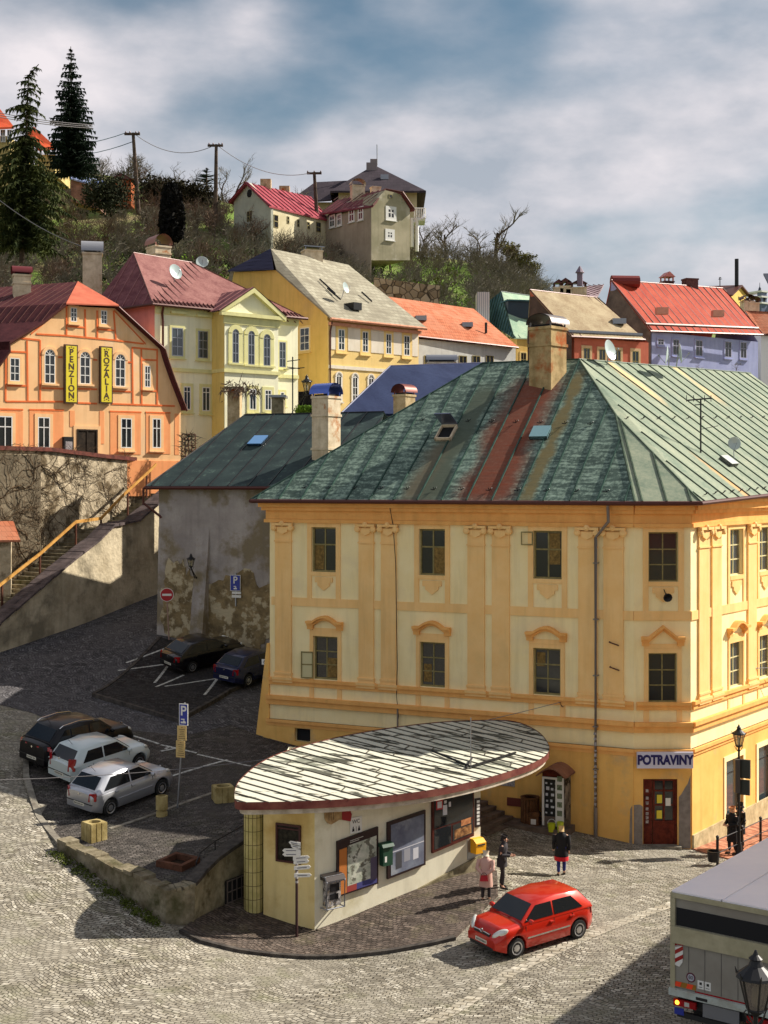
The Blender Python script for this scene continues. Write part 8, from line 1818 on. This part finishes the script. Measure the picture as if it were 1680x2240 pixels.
# ------------------------------------------------------------------ vegetation
M_bark=pm('bark_dark',sr(100,86,74),sr(60,50,44),2,.95,.3);M_twig=pm('twig',sr(138,130,112),sr(92,86,74),1.2,.95,0);M_twig2=pm('twig_reddish',sr(134,112,94),sr(90,74,64),1.2,.95,0)
M_ndl=pm('needle_dark',sr(44,58,40),sr(24,36,28),.9,.9,0);M_ndl2=pm('needle_olive',sr(78,84,40),sr(38,50,30),.8,.9,0);M_bud=pm('bud_green',sr(120,116,60),sr(84,82,48),1,.9,0)
def tri(mb,p,q,r_):  # flat twig blade
    d=(q-p);a=d.cross(Vector((0,1,0)));a=a.normalized()*r_ if a.length>1e-6 else Vector((r_,0,0));mb.add([p-a,p+a,q],[(0,1,2)])
def bare_tree(p,h,rng,mat=M_twig,name='bare_tree',label='',group=None,spread=.9,dens=1.0,leaf=None,lean=0):
    t=thing(name,label,'tree',tuple(p),group);tk=MB();tw=MB();lf=MB();p=Vector(p)
    def grow(a,d,L,r,lev):
        P=[a];k=4 if lev<2 else 3
        for i in range(k):
            d=(d+Vector((rng.gauss(0,.16),rng.gauss(0,.16),rng.gauss(.03,.1)))).normalized();a=a+d*L/k;P.append(a)
        (tk if lev<2 else tw).tube(P,r,5 if lev<2 else 3,r*.55,cap=False)
        if lev<4:
            n=[4,5,5,4][lev];n=max(2,int(n*dens))
            for i in range(n):
                f=rng.uniform(.35,1.0);j=min(k-1,int(f*k));q=P[j].lerp(P[j+1],f*k-j if j<k else 1)
                ax=Vector((rng.gauss(0,1),rng.gauss(0,1),rng.gauss(0,.4))).normalized();nd=(d*.75+ax*spread).normalized();nd.z=nd.z*.6+.35;nd.normalize()
                if lev==3:e=q+nd*L*rng.uniform(.5,.9);tri(tw,q,e,r*.55);(leaf and rng.random()<.8)and lf.add([e+Vector((rng.gauss(0,.1),rng.gauss(0,.1),rng.gauss(0,.1)))for _ in range(3)],[(0,1,2)])
                else:grow(q,nd,L*rng.uniform(.5,.72),r*.5,lev+1)
    grow(p-Vector((0,0,.3)),Vector((lean,0,1)).normalized(),h*.5,h*.028,0)
    tk.build('trunk',M_bark,t,recalc=False);tw.build('crown',mat,t,recalc=False)
    if leaf:lf.build('buds',leaf,t,recalc=False)
    return t
rng=random.Random(21)
gA='bare trees on the hillside'
lab=iter(['round bare tree left of the first utility pole','bare tree right behind the first utility pole','thin bare tree between the first and second utility poles','small bare tree left of the second utility pole','bare tree right of the second utility pole','tall thin bare tree right of the second utility pole nearest the pink roof','bare tree peeking over the pink roof beside the third pole',
            'bare gnarled tree just right of the hilltop balcony','spreading bare tree on the skyline, second right of the villa','broad bare tree on the skyline before the tall slender one','tall slender bare tree on the right skyline','dense greenish tree at the right end of the hill','dark leafy tree lowest at the right end of the hill','bare fruit tree in front of the weathered house',
            'bare fruit tree below the gable of the weathered house','low fruit tree left of the weathered house','forked bare tree on the green slope above the stone wall','dark bare tree in front of the pink-roofed house','bare tree left below the pink-roofed house','reddish bare tree behind the cream house chimney','tangled bare tree above the barrel chimney','small far bare tree at the foot of the hill above the tan roof','bushy bare tree between spruce and first pole','thin bare sapling at the right edge of the hill'])
def at_hill(Z,x,yb,yt,**k):
    q=hill_at(*Z(x,yb));top=V(*Z(x,yt),q.y).z;return bare_tree(q,max(3,(top-q.z)*1.28),rng,label=next(lab),group=gA,**k)
at_hill(zA,765,905,690);at_hill(zA,860,905,720);at_hill(zA,1060,880,780,dens=.7);at_hill(zA,1190,900,810,dens=.7);at_hill(zA,1350,950,800,dens=.8);at_hill(zA,1425,960,770,dens=.8,spread=.6);at_hill(zB,520,320,255,dens=.8)
at_hill(zB,1105,590,440,spread=1.1);at_hill(zB,1190,600,400,spread=1.0);at_hill(zB,1330,650,450,spread=1.0);at_hill(zB,1420,640,358,spread=.45,dens=.9);at_hill(zB,1480,690,540,leaf=M_bud,mat=M_twig2,dens=1.6);at_hill(zB,1540,730,570,leaf=M_bud,dens=1.7);at_hill(zB,800,600,480,spread=1.1)
at_hill(zB,945,650,470,spread=1.1);at_hill(zB,720,560,460);at_hill(zB,910,690,590);at_hill(zB,545,530,440,mat=M_twig2);at_hill(zB,330,560,400,mat=M_twig2);at_hill(zA,1290,1270,1050,mat=M_twig2);at_hill(zA,900,1200,960);at_hill(zC,495,225,120);at_hill(zA,610,860,730);at_hill(zB,1590,740,640,dens=.7)
# scrub covering the slope (uncountable)
def scrub(name,label,spots,mat,rng,hmin,hmax,nb=18,cat='scrub',r0=.035):
    mb=MB()
    for p in spots:
        h=rng.uniform(hmin,hmax)
        for i in range(nb):
            a=rng.uniform(0,6.283);d=Vector((math.cos(a)*rng.uniform(.15,.9),math.sin(a)*rng.uniform(.15,.9),1)).normalized();q=p+d*h*rng.uniform(.45,.7);tri(mb,p+Vector((rng.gauss(0,.15),rng.gauss(0,.15),-.2)),q,r0)
            for j in range(4):
                e=(d+Vector((rng.gauss(0,.6),rng.gauss(0,.6),rng.gauss(.1,.4)))).normalized();s_=p.lerp(q,rng.uniform(.4,1));q2=s_+e*h*rng.uniform(.2,.45);tri(mb,s_,q2,r0*.8)
                for k in range(2):e2=(e+Vector((rng.gauss(0,.7),rng.gauss(0,.7),rng.gauss(.1,.5)))).normalized();s2=s_.lerp(q2,rng.uniform(.3,1));tri(mb,s2,s2+e2*h*rng.uniform(.1,.25),r0*.6)
    o=mb.build(name,mat,recalc=False);tag(o,label,cat,kind='stuff');return o
def hp(px,t):return hill(px,t)
rng=random.Random(5)
def okspot(px,py):
    # keep clear of houses
    for(x0,y0,x1,y1)in((505,395,715,512),(705,400,905,530)):
        if x0<px<x1 and y0<py<y1:return False
    return True
S1,S2,S3=[],[],[]
for i in range(430):
    px=rng.uniform(-60,780);t=rng.uniform(.02,.98);p=hill(px,t)
    if not okspot(px,hill_py(px,t)):continue
    (S1 if rng.random()<.6 else S2).append(p)
for i in range(150):
    px=rng.uniform(760,1200);t=rng.uniform(.05,.95);py=hill_py(px,t)
    if not okspot(px,py):continue
    if rng.random()<.55+(.35 if px>1040 else 0):S1.append(hill(px,t))
    else:S3.append(hill(px,t))
for i in range(26):S1.append(hill(rng.uniform(1050,1175),rng.uniform(.45,.98)))
for i in range(12):S1.append(hill(rng.uniform(880,1175),rng.uniform(.85,.99)))
scrub('scrub','tangled brown-grey leafless scrub covering the hillside',S1,M_twig,rng,2.2,4.6);scrub('scrub','reddish brown brushwood mixed through the slope',S2,M_twig2,rng,1.8,4.0)
scrub('low_bushes','low greenish bushes on the grassy part of the slope',S3,M_bud,rng,.8,1.8)
def leafclump(mb,c,r,n,rng,sz=.25):
    for i in range(n):
        d=Vector((rng.gauss(0,1),rng.gauss(0,1),rng.gauss(0,1))).normalized()*r*rng.uniform(.4,1)**.5;p=c+Vector((d.x,d.y,d.z*.8));u=Vector((rng.gauss(0,1),rng.gauss(0,1),rng.gauss(0,1))).normalized()*sz;v=u.cross(Vector((rng.gauss(0,1),rng.gauss(0,1),rng.gauss(0,1)))).normalized()*sz*.6
        mb.add([p-u,p+v,p+u,p-v],[(0,1,2,3)])
# green shrubs mid-slope and yellow-green patches
mb=MB();rng=random.Random(9)
for i in range(150):
    px=rng.choice((rng.uniform(740,1090),rng.uniform(740,1090),rng.uniform(150,520)));t=rng.uniform(.25,.8)if px>700 else rng.uniform(.05,.5);leafclump(mb,hill(px,t)+Vector((0,0,.4)),rng.uniform(.6,1.5),60,rng,.16)
tag(mb.build('fresh_undergrowth',pm('fresh_green',sr(120,150,44),sr(84,116,40),.5,.9,0),recalc=False),'bright green fresh undergrowth patches on the slope','undergrowth',kind='stuff')
mb=MB()
for i in range(110):px=rng.uniform(120,640);leafclump(mb,hill(px,rng.uniform(.05,.6))+Vector((0,0,.8)),rng.uniform(.7,1.9),110,rng,.16)
tag(mb.build('dark_ivy',pm('ivy_green',sr(70,80,48),sr(40,48,32),.6,.9,0),recalc=False),'dark green evergreen undergrowth among the brown scrub','undergrowth',kind='stuff')
# clipped hedge on the skyline
t=thing('hedge','long brown-green clipped hedge on the skyline between the utility poles','hedge',tuple(V(*zA(1000,930),160)));mb=MB();rng=random.Random(2)
for i in range(90):x=890+i*4.2;leafclump(mb,V(*zA(x,905+(x-890)*.11),160)+Vector((0,0,rng.uniform(-1.6,.3))),1.5,60,rng,.22)
mb.build('foliage',pm('hedge_brown',sr(66,62,40),sr(38,36,26),1,.95,0),t,recalc=False)
M_dsh=pm('shrub_green',sr(62,66,44),sr(36,40,30),1,.95,0)
t=thing('dark_shrub','big dark evergreen shrub mound on the slope right of the tall spruce','shrub',tuple(V(*zA(640,960),140)));mb=MB()
for i in range(60):leafclump(mb,V(*zA(rng.gauss(640,55),rng.gauss(950,45)),140+rng.uniform(-2,2)),1.3,60,rng,.16)
mb.build('foliage',M_dsh,t,recalc=False)
# columnar dark thuja
b=V(*zA(1040,1215),128);tp=V(*zA(1045,915),128);t=thing('columnar_cypress','narrow nearly black columnar evergreen behind the cream house chimney','tree',tuple(b));mb=MB();rng=random.Random(3);Hh=tp.z-b.z
for i in range(420):f=rng.random();r_=1.05*(math.sin(math.pi*min(1,f*.9+.12))**.6)*(1-.35*f);a=rng.uniform(0,6.28);c=b+Vector((r_*.7*math.cos(a),r_*.7*math.sin(a),f*Hh));leafclump(mb,c,.6,16,rng,.3)
mb.build('crown',pm('thuja_black',sr(36,34,30),sr(18,18,18),1,.95,0),t,recalc=False);mb=MB();mb.tube([b-Vector((0,0,1)),tp-Vector((0,0,1))],.25,6,.05);mb.build('trunk',M_bark,t)
# conifers
def conifer(base,top,wmax,label,mat,rng,sparse=1.0,bottom=.06,bend=None,droop=.35,step=.45):
    t=thing('spruce',label,'tree',tuple(base));H_=top.z-base.z;tk=MB();P=[]
    for i in range(13):f=i/12;q=base.lerp(top,f);q+=(bend(f)if bend else Vector());P.append(q)
    tk.tube(P,H_*.013,7,.03);tk.build('trunk',M_bark,t);mb=MB();z=bottom
    def pos(f):k=f*12;i=min(11,int(k));return P[i].lerp(P[i+1],k-i)
    while z<.995:
        rr=float(np.interp(z,*wmax));n=max(5,int(13*(1-z)+5));k0=rng.uniform(0,6.28)
        for k in range(n):
            a=k0+6.283*k/n+rng.uniform(-.2,.2);L_=rr*rng.uniform(.72,1.1)*sparse_prof(z,sparse,rng);c=pos(z+rng.uniform(-.01,.01));d=Vector((math.cos(a),math.sin(a),0));m=max(3,int(L_/.28));prev=c;sd=Vector((-d.y,d.x,0))
            for j in range(1,m+1):
                f=j/m;q=c+d*L_*f+Vector((0,0,-droop*L_*f*f+.16*L_*f**3));w=.42*(1-f*.5)*min(1.0,.45+L_/3.5)
                for s in(-1,1):
                    for u_ in range(3):
                        st_=prev.lerp(q,rng.random());e=st_+(sd*s*w*rng.uniform(.5,1.9)+d*w*rng.uniform(.1,.9)+Vector((0,0,-w*rng.uniform(.2,1.6))));wv=(d*.6+Vector((0,0,rng.uniform(-.4,.2))))*w*.55;mb.add([st_-wv*.5,st_+wv,e],[(0,1,2)])
                mb.add([prev,q,q+Vector((rng.gauss(0,.08),0,-w*rng.uniform(1,2.4)))],[(0,1,2)]);prev=q
        z+=step/H_*rng.uniform(.7,1.2)
    mb.build('crown',mat,t,recalc=False);return t
def sparse_prof(z,s,rng):return 1.0 if s>=1 else(s+(1-s)*rng.random()**2)
Yt=128.0
conifer(V(*zA(440,830),Yt),V(*zA(428,60),Yt),([0,.08,.3,.6,.85,1],[2.3,2.6,2.2,1.5,.75,.05]),'tall dense dark spruce, second from the left against the sky',M_ndl,random.Random(4),bottom=.02,droop=.25)
Y2=105.0
def bend(f):return Vector((.75*max(0,(f-.9)/.1)**1.5,0,-.5*max(0,(f-.95)/.05)**2))
conifer(V(*zA(130,1370),Y2),V(*zA(175,128),Y2),([0,.1,.42,.6,.72,.76,.86,.9,1],[3.2,4.6,4.4,2.4,1.2,2.3,1.3,.8,.35]),'big ragged spruce with a bent sparse top at the left edge',M_ndl2,random.Random(8),sparse=.5,bottom=.10,bend=bend,droop=.5,step=.5)
t=thing('larch','small bare larch-like tree behind the hedge near the second pole','tree',tuple(V(*zA(1250,910),162)));mb=MB();b,tp=V(*zA(1250,920),162),V(*zA(1250,795),162);mb.tube([b,tp],.12,4,.03);rng=random.Random(1)
for i in range(60):f=rng.uniform(.15,1);c=b.lerp(tp,f);a=rng.uniform(0,6.28);tri(mb,c,c+Vector((math.cos(a),math.sin(a),.15))*3.0*(1.05-f),.07)
mb.build('crown',M_ndl,t,recalc=False);mb=MB();mb.tube([b,tp],.14,5,.04);mb.build('trunk',M_bark,t)
# shrubs near the blue house and creeper arch posts by the cream house
rng=random.Random(31)
for x,yb,yt,l in((810,1300,1215,'small bare bush in front of the blue house wall, left'),(1270,1290,1180,'small bare bush in front of the blue house wall, right')):
    b=V(*zR(x,yb+60),88);bare_tree(b,V(*zR(x,yt),88).z-b.z,rng,name='bare_bush',label=l,dens=.9,spread=1.2)
for(x0,y0,x1,y1,Y,l)in((1012,1120,1098,1400,84,'brown stone gate pillar with dry ivy in front of the cream house'),(1320,1178,1405,1290,84.5,'grey flat-topped stone pillar in front of the cream house, right of the ivy one')):
    a,b=V(*zE(x0,y0),Y),V(*zE(x1,y1),Y);t=thing('stone_pillar',l,'pillar',(a.x,Y,b.z-3));mb=MB();mb.abox(a.x,b.x,Y,Y+1.4,b.z-4,a.z);mb.build('shaft',M_conc if x0>1200 else M_chim,t);mb=MB();mb.abox(a.x-.15,b.x+.15,Y-.15,Y+1.5,a.z,a.z+.15);mb.build('cap',M_tin if x0>1200 else M_conc,t)
    if x0<1200:
        mb=MB()
        for i in range(160):c=Vector((rng.uniform(a.x-.4,b.x+1.2),Y-.2,a.z+rng.gauss(.0,.25)));tri(mb,c,c+Vector((rng.gauss(0,.3),rng.gauss(0,.2),rng.gauss(-.2,.35))),.03)
        mb.build('dry_ivy',M_twig2,t,recalc=False)
t=thing('wall_trellis','creeper on a lattice at the foot of the cream house by the orange house corner','climbing plant',tuple(V(*zD(1550,1800),86.5)));mb=MB();a,b=V(*zD(1500,1620),87.2),V(*zD(1610,1850),87.2)
for i in range(5):x=a.x+(b.x-a.x)*i/4;mb.tube([(x,87.2,b.z-1),(x,87.2,a.z)],.03,4)
for i in range(6):z=b.z+(a.z-b.z)*i/5;mb.tube([(a.x,87.2,z),(b.x,87.2,z)],.03,4)
mb.build('lattice',M_wood,t);mb=MB()
for i in range(150):c=Vector((rng.uniform(a.x,b.x),87.1,rng.uniform(b.z-.6,a.z)));tri(mb,c,c+Vector((rng.gauss(0,.3),0,rng.gauss(.1,.3))),.03)
mb.build('stems',M_twig,t,recalc=False)
# gate and greenery between cream and ochre houses
t=thing('iron_gate','dark iron gate between the cream house and the ochre house','gate',tuple(V(*zS(275,520),93)));a,b=V(*zS(222,400),93),V(*zS(335,545),93);mb=MB()
for i in range(12):x=a.x+(b.x-a.x)*i/11;mb.tube([(x,93,b.z),(x,93,a.z)],.045,4)
mb.tube([(a.x,93,a.z-.3),(b.x,93,a.z-.3)],.06,4);mb.tube([(a.x,93,b.z+.3),(b.x,93,b.z+.3)],.06,4);mb.build('bars',M_rail,t);mb=MB();mb.abox(a.x,b.x,93.1,93.15,b.z,a.z-.5);mb.build('infill',MATS['sign_dark'],t)
t=thing('grass_verge','bright green grass strip below the iron gate','grass',tuple(V(*zS(275,570),91)),kind='stuff');mb=MB()
for i in range(40):leafclump(mb,V(*zS(rng.uniform(225,335),rng.uniform(558,590)),91.5),.35,30,rng,.1)
mb.build('blades',MATS['fresh_green'],t,recalc=False)
# moss and weeds along the low wall foot
mb=MB();rng=random.Random(17)
for i in range(130):
    f=rng.random();k=min(len(lead)-5,int(f*(len(lead)-4)));p=lead[3+k].lerp(lead[min(len(lead)-1,4+k)],rng.random());x,y=p.x+rng.uniform(-.5,-.1),p.y-rng.uniform(.15,.75);leafclump(mb,Vector((x,y,hS(x,y)+.03)),.12,22,rng,.035)
tag(mb.build('wall_foot_moss',pm('moss',sr(92,100,40),sr(60,70,28),4,.95,0),recalc=False),'green moss and weeds along the foot of the low stone wall','moss',kind='stuff')

# ------------------------------------------------------------------ utility poles, wires, antennas, dishes
gP='utility poles on the hill'
poles=[]
for x,yt,xb,yb,Y,l in((805,582,838,965,150,'leaning utility pole with a small crossarm, leftmost of the three on the hill'),(1308,652,1303,985,152,'upright utility pole with a small crossarm, middle of the three on the hill')):
    a,b=V(*zA(x,yt),Y),V(*zA(xb,yb),Y);t=thing('utility_pole',l,'utility pole',tuple(b),gP);mb=MB();mb.tube([b-Vector((0,0,2)),a],.26,8,.17);mb.build('pole',M_bark,t);mb=MB();mb.abox(a.x-.95,a.x+.75,a.y-.12,a.y+.12,a.z-.25,a.z-.02);mb.build('crossarm',M_bark,t);mb=MB()
    for k in(-.8,-.35,.3,.65):mb.lathe((a.x+k,a.y,a.z-.02),[(.06,0),(.08,.1),(.05,.18)],6)
    mb.build('insulators',M_brown,t);poles.append(a)
Y=158;a,b=V(*zB(596,200),Y),V(*zB(612,350),Y);t=thing('utility_pole','utility pole with crossarm between the pink roof and the villa','utility pole',tuple(b),gP);mb=MB();mb.tube([b-Vector((0,0,3)),a],.26,8,.17);mb.build('pole',M_bark,t);mb=MB();mb.abox(a.x-.85,a.x+.85,a.y-.12,a.y+.12,a.z-.25,a.z-.02);mb.build('crossarm',M_bark,t);mb=MB()
for k in(-.75,0,.75):mb.lathe((a.x+k,a.y,a.z-.02),[(.06,0),(.08,.1),(.05,.18)],6)
mb.build('insulators',M_brown,t);poles.append(a)
def wire(name,label,a,b,sag,r=.02,mat=None,n=14):
    mb=MB();P=[]
    for i in range(n+1):f=i/n;p=a.lerp(b,f);p.z-=sag*4*f*(1-f);P.append(p)
    mb.tube(P,r,4);o=mb.build(name,mat or M_cable);return tag(o,label,'cable')
M_wire=flat('wire_grey',sr(120,116,116),.5)
wire('overhead_cable','faint power line from the first to the second hill pole',poles[0],poles[1],1.5,.035,M_wire);wire('overhead_cable','faint power line from the second to the third hill pole',poles[1],poles[2],1.5,.035,M_wire)
wire('overhead_cable','upper dark cable from the first hill pole to the left past the spruce',poles[0]+Vector((-.8,0,0)),V(*zA(-200,560),140),1.6,.04,flat('wire_teal',sr(84,104,110),.5));wire('overhead_cable','lower dark cable from the first hill pole to the left past the spruce',poles[0]+Vector((-.12,0,-1.0)),V(*zA(-200,640),140),1.6,.04,MATS['wire_teal'])
for i in range(3):wire('overhead_cable',['topmost','middle','lowest'][i]+' of three pale cables crossing in front of the tall spruce',V(*zA(-150,430+i*14),110),V(*zA(560,535+i*10),122),.2,.035,M_wire)
wire('overhead_cable','thin cable slanting over the slope from the left edge to the cream house roof',V(*zA(-40,960),100),V(*zE(110,160),94),.5,.03,M_wire)
wire('street_cable','upper wire from the hook on the left front across the corner window to the right',FL.P(*FL.uz(zH(672,925)),.12),FR2.P(FR2.uz(zI(900,1740))[0]+9,FR2.uz(zI(900,1740))[1]+.1,1.6),.12,.014)
wire('street_cable','lower wire from the hook on the left front to the right street front',FL.P(*FL.uz(zH(675,1080)),.12),FR2.P(FR2.uz(zI(520,1880))[0]+7,5.6,1.4),.15,.014)
wire('street_cable','long thin wire crossing the square from the left edge to the yellow house front',V(-120,1708,46),FL.P(*FL.uz(zH(365,1302)),.1),.7,.012,M_wire)
p1=FL.P(*FL.uz(zH(365,1302)),.06);t=thing('wall_hook','small iron wire hook below the middle window of the yellow front','hook',tuple(p1));mb=MB();mb.tube([p1-FL.N*.06,p1+FL.N*.12,p1+FL.N*.12+Vector((.08,0,-.15)),p1+FL.N*.02+Vector((.1,0,-.18))],.018,5);mb.build('hook_iron',M_brown,t)
for k,(x,y)in enumerate(((672,925),(675,1080))):p1=FL.P(*FL.uz(zH(x,y)),.07);t=thing('wall_hook',('upper' if k==0 else 'lower')+' iron bracket by the downpipe where a street wire starts','hook',tuple(p1));mb=MB();mb.tube([p1-FL.N*.07,p1+FL.N*.1,p1+FL.N*.1+Vector((.35,-.1,-.12))],.025,5);mb.build('hook_iron',M_brown,t)
def dish(label,c,r,face,post,depth=.18):
    t=thing('satellite_dish',label,'satellite dish',tuple(post),'satellite dishes on the roofs');ax=Vector(face).normalized();mb=MB();mb.lathe(c,[(.01,-depth*r),(r*.5,-depth*r*.72),(r*.85,-depth*r*.25),(r,0),(r*.97,.02*r),(r*.82,-depth*r*.2),(.01,-depth*r*.9)],22,axis=ax,close=False);mb.build('reflector',flat('dish_grey',sr(176,190,188),.35,.1),t,smooth=40)
    mb=MB();mb.tube([Vector(post),Vector((c.x-ax.x*.1,c.y-ax.y*.1,c.z-r*.1)),c-ax*r*.15],r*.06,6);mb.tube([c+Vector((0,0,-r)),c+ax*r*.9+Vector((0,0,-r*.1))],r*.03,4);mb.lathe(c+ax*r*.9+Vector((0,0,-r*.1)),[(r*.08,0),(r*.08,r*.15)],8,axis=-ax);mb.build('mount',M_tin,t)
dv=(.55,-.75,.35)
c=V(*zC(818,502),60.5);dish('satellite dish on the ridge of the green roof, near the apex',c,.47,(.75,-.6,.2),V(*zC(800,580),61))
c=V(*zC(1118,528),63.5);dish('pair of dishes right of the green apex, left one turned away',c,.44,(-.9,.2,.1),V(*zC(1130,585),64))
c=V(*zC(1192,518),64.5);dish('thin edge-on satellite dish on the green ridge, right one of the pair',c,.47,(.98,-.12,.1),V(*zC(1170,590),65))
c=V(*zE(652,300),91.0);dish('white satellite dish standing on the cream house roof',c,.52,(.7,-.65,.25),V(*zE(640,375),91.5));c=V(*zE(836,232),100);dish('satellite dish above the ridge of the cream house',c,.45,(.2,-.9,.3),V(*zE(836,300),100));c=V(*zF(655,258),103);dish('small satellite dish on the pale shingle roof',c,.42,(.85,-.45,.2),V(*zF(633,315),103));c=V(*zC(678,288),105);dish('small satellite dish on the tan roof',c,.4,(.8,-.5,.2),V(*zC(662,325),105))
c=plane_hit(*zC(1478,1095),E2,nr2);t_c=V(*zC(1480,1000),c.y);dish('tiny dish on a thin post beside the roof hatch on the green roof',t_c,.28,(.1,-1,.1),c)
c=plane_hit(*zC(1300,1050),E2,nr2);tpz=V(0,zC(1300,765)[1],c.y).z;t=thing('tv_antenna','tall dark television antenna with horizontal bars on the green roof','antenna',tuple(c));mb=MB();mb.tube([c,Vector((c.x,c.y,tpz))],.035,6);mb.build('mast',M_black,t);mb=MB()
s_=c.y/FP/2.44;
mb.tube([Vector((c.x-78*s_,c.y,tpz-6*s_)),Vector((c.x+58*s_,c.y,tpz+6*s_))],.03,5)
for k in(-76,-38,20,55):mb.tube([Vector((c.x+k*s_,c.y,tpz-12*s_)),Vector((c.x+k*s_,c.y,tpz+22*s_))],.015,4)
mb.tube([Vector((c.x-32*s_,c.y,tpz-30*s_)),Vector((c.x+15*s_,c.y,tpz-26*s_))],.02,4);mb.tube([Vector((c.x,c.y,tpz-160*s_)),Vector((c.x+100*s_,c.y+.2,tpz-140*s_))],.012,4);mb.build('bars',M_black,t)
for(Z,x,y0,y1,Y,l)in((zE,1468,1290,895,80,'thin mast antenna standing on the dark green roof before the cream house'),(zC,800,440,340,103,'small rack antenna at the edge of the tan roof'),(zR,1078,375,255,108,'television antenna on the ridge of the red roof')):
    b,a=V(*Z(x,y0),Y),V(*Z(x,y1),Y);t=thing('tv_antenna',l,'antenna',tuple(b));mb=MB();mb.tube([b,a],.04,5);mb.build('mast',M_black,t);mb=MB();h_=(a.z-b.z)
    for k,w_ in((.78,.16),(.82,-.1),(.92,.1)):mb.tube([Vector((b.x-h_*abs(w_),b.y,b.z+h_*k)),Vector((b.x+h_*abs(w_)*1.3,b.y,b.z+h_*(k+.03*(1 if w_>0 else-1))))],.025,4)
    mb.build('bars',M_black,t)
# neighbouring building that throws the shadow at the lower right (outside the frame)
t=thing('neighbouring_building','plain tall town house outside the frame at the right whose shadow falls on the street','building',(19,40,0));dN=Vector((.55,.835));nN=Vector((.835,-.55));a=Vector((14.9,40.2))-dN*30;b=Vector((14.9,40.2))+dN*7.2
a=Vector((16.5,38.5));P=[a-dN*9,a+dN*8,a+dN*8+nN*10,a-dN*9+nN*10];mb=MB();mb.prism3([(q.x,q.y,-2)for q in P],Vector((0,0,12)));mb.build('wall',M_pale,t);mb=MB();R0,R1=(P[0]+P[3])/2,(P[1]+P[2])/2;mb.add([(*P[0],10),(*P[1],10),(*P[2],10),(*P[3],10),(*R0,14),(*R1,14)],[(0,1,5,4),(2,3,4,5),(1,2,5),(3,0,4)]);mb.build('roof',M_to,t)
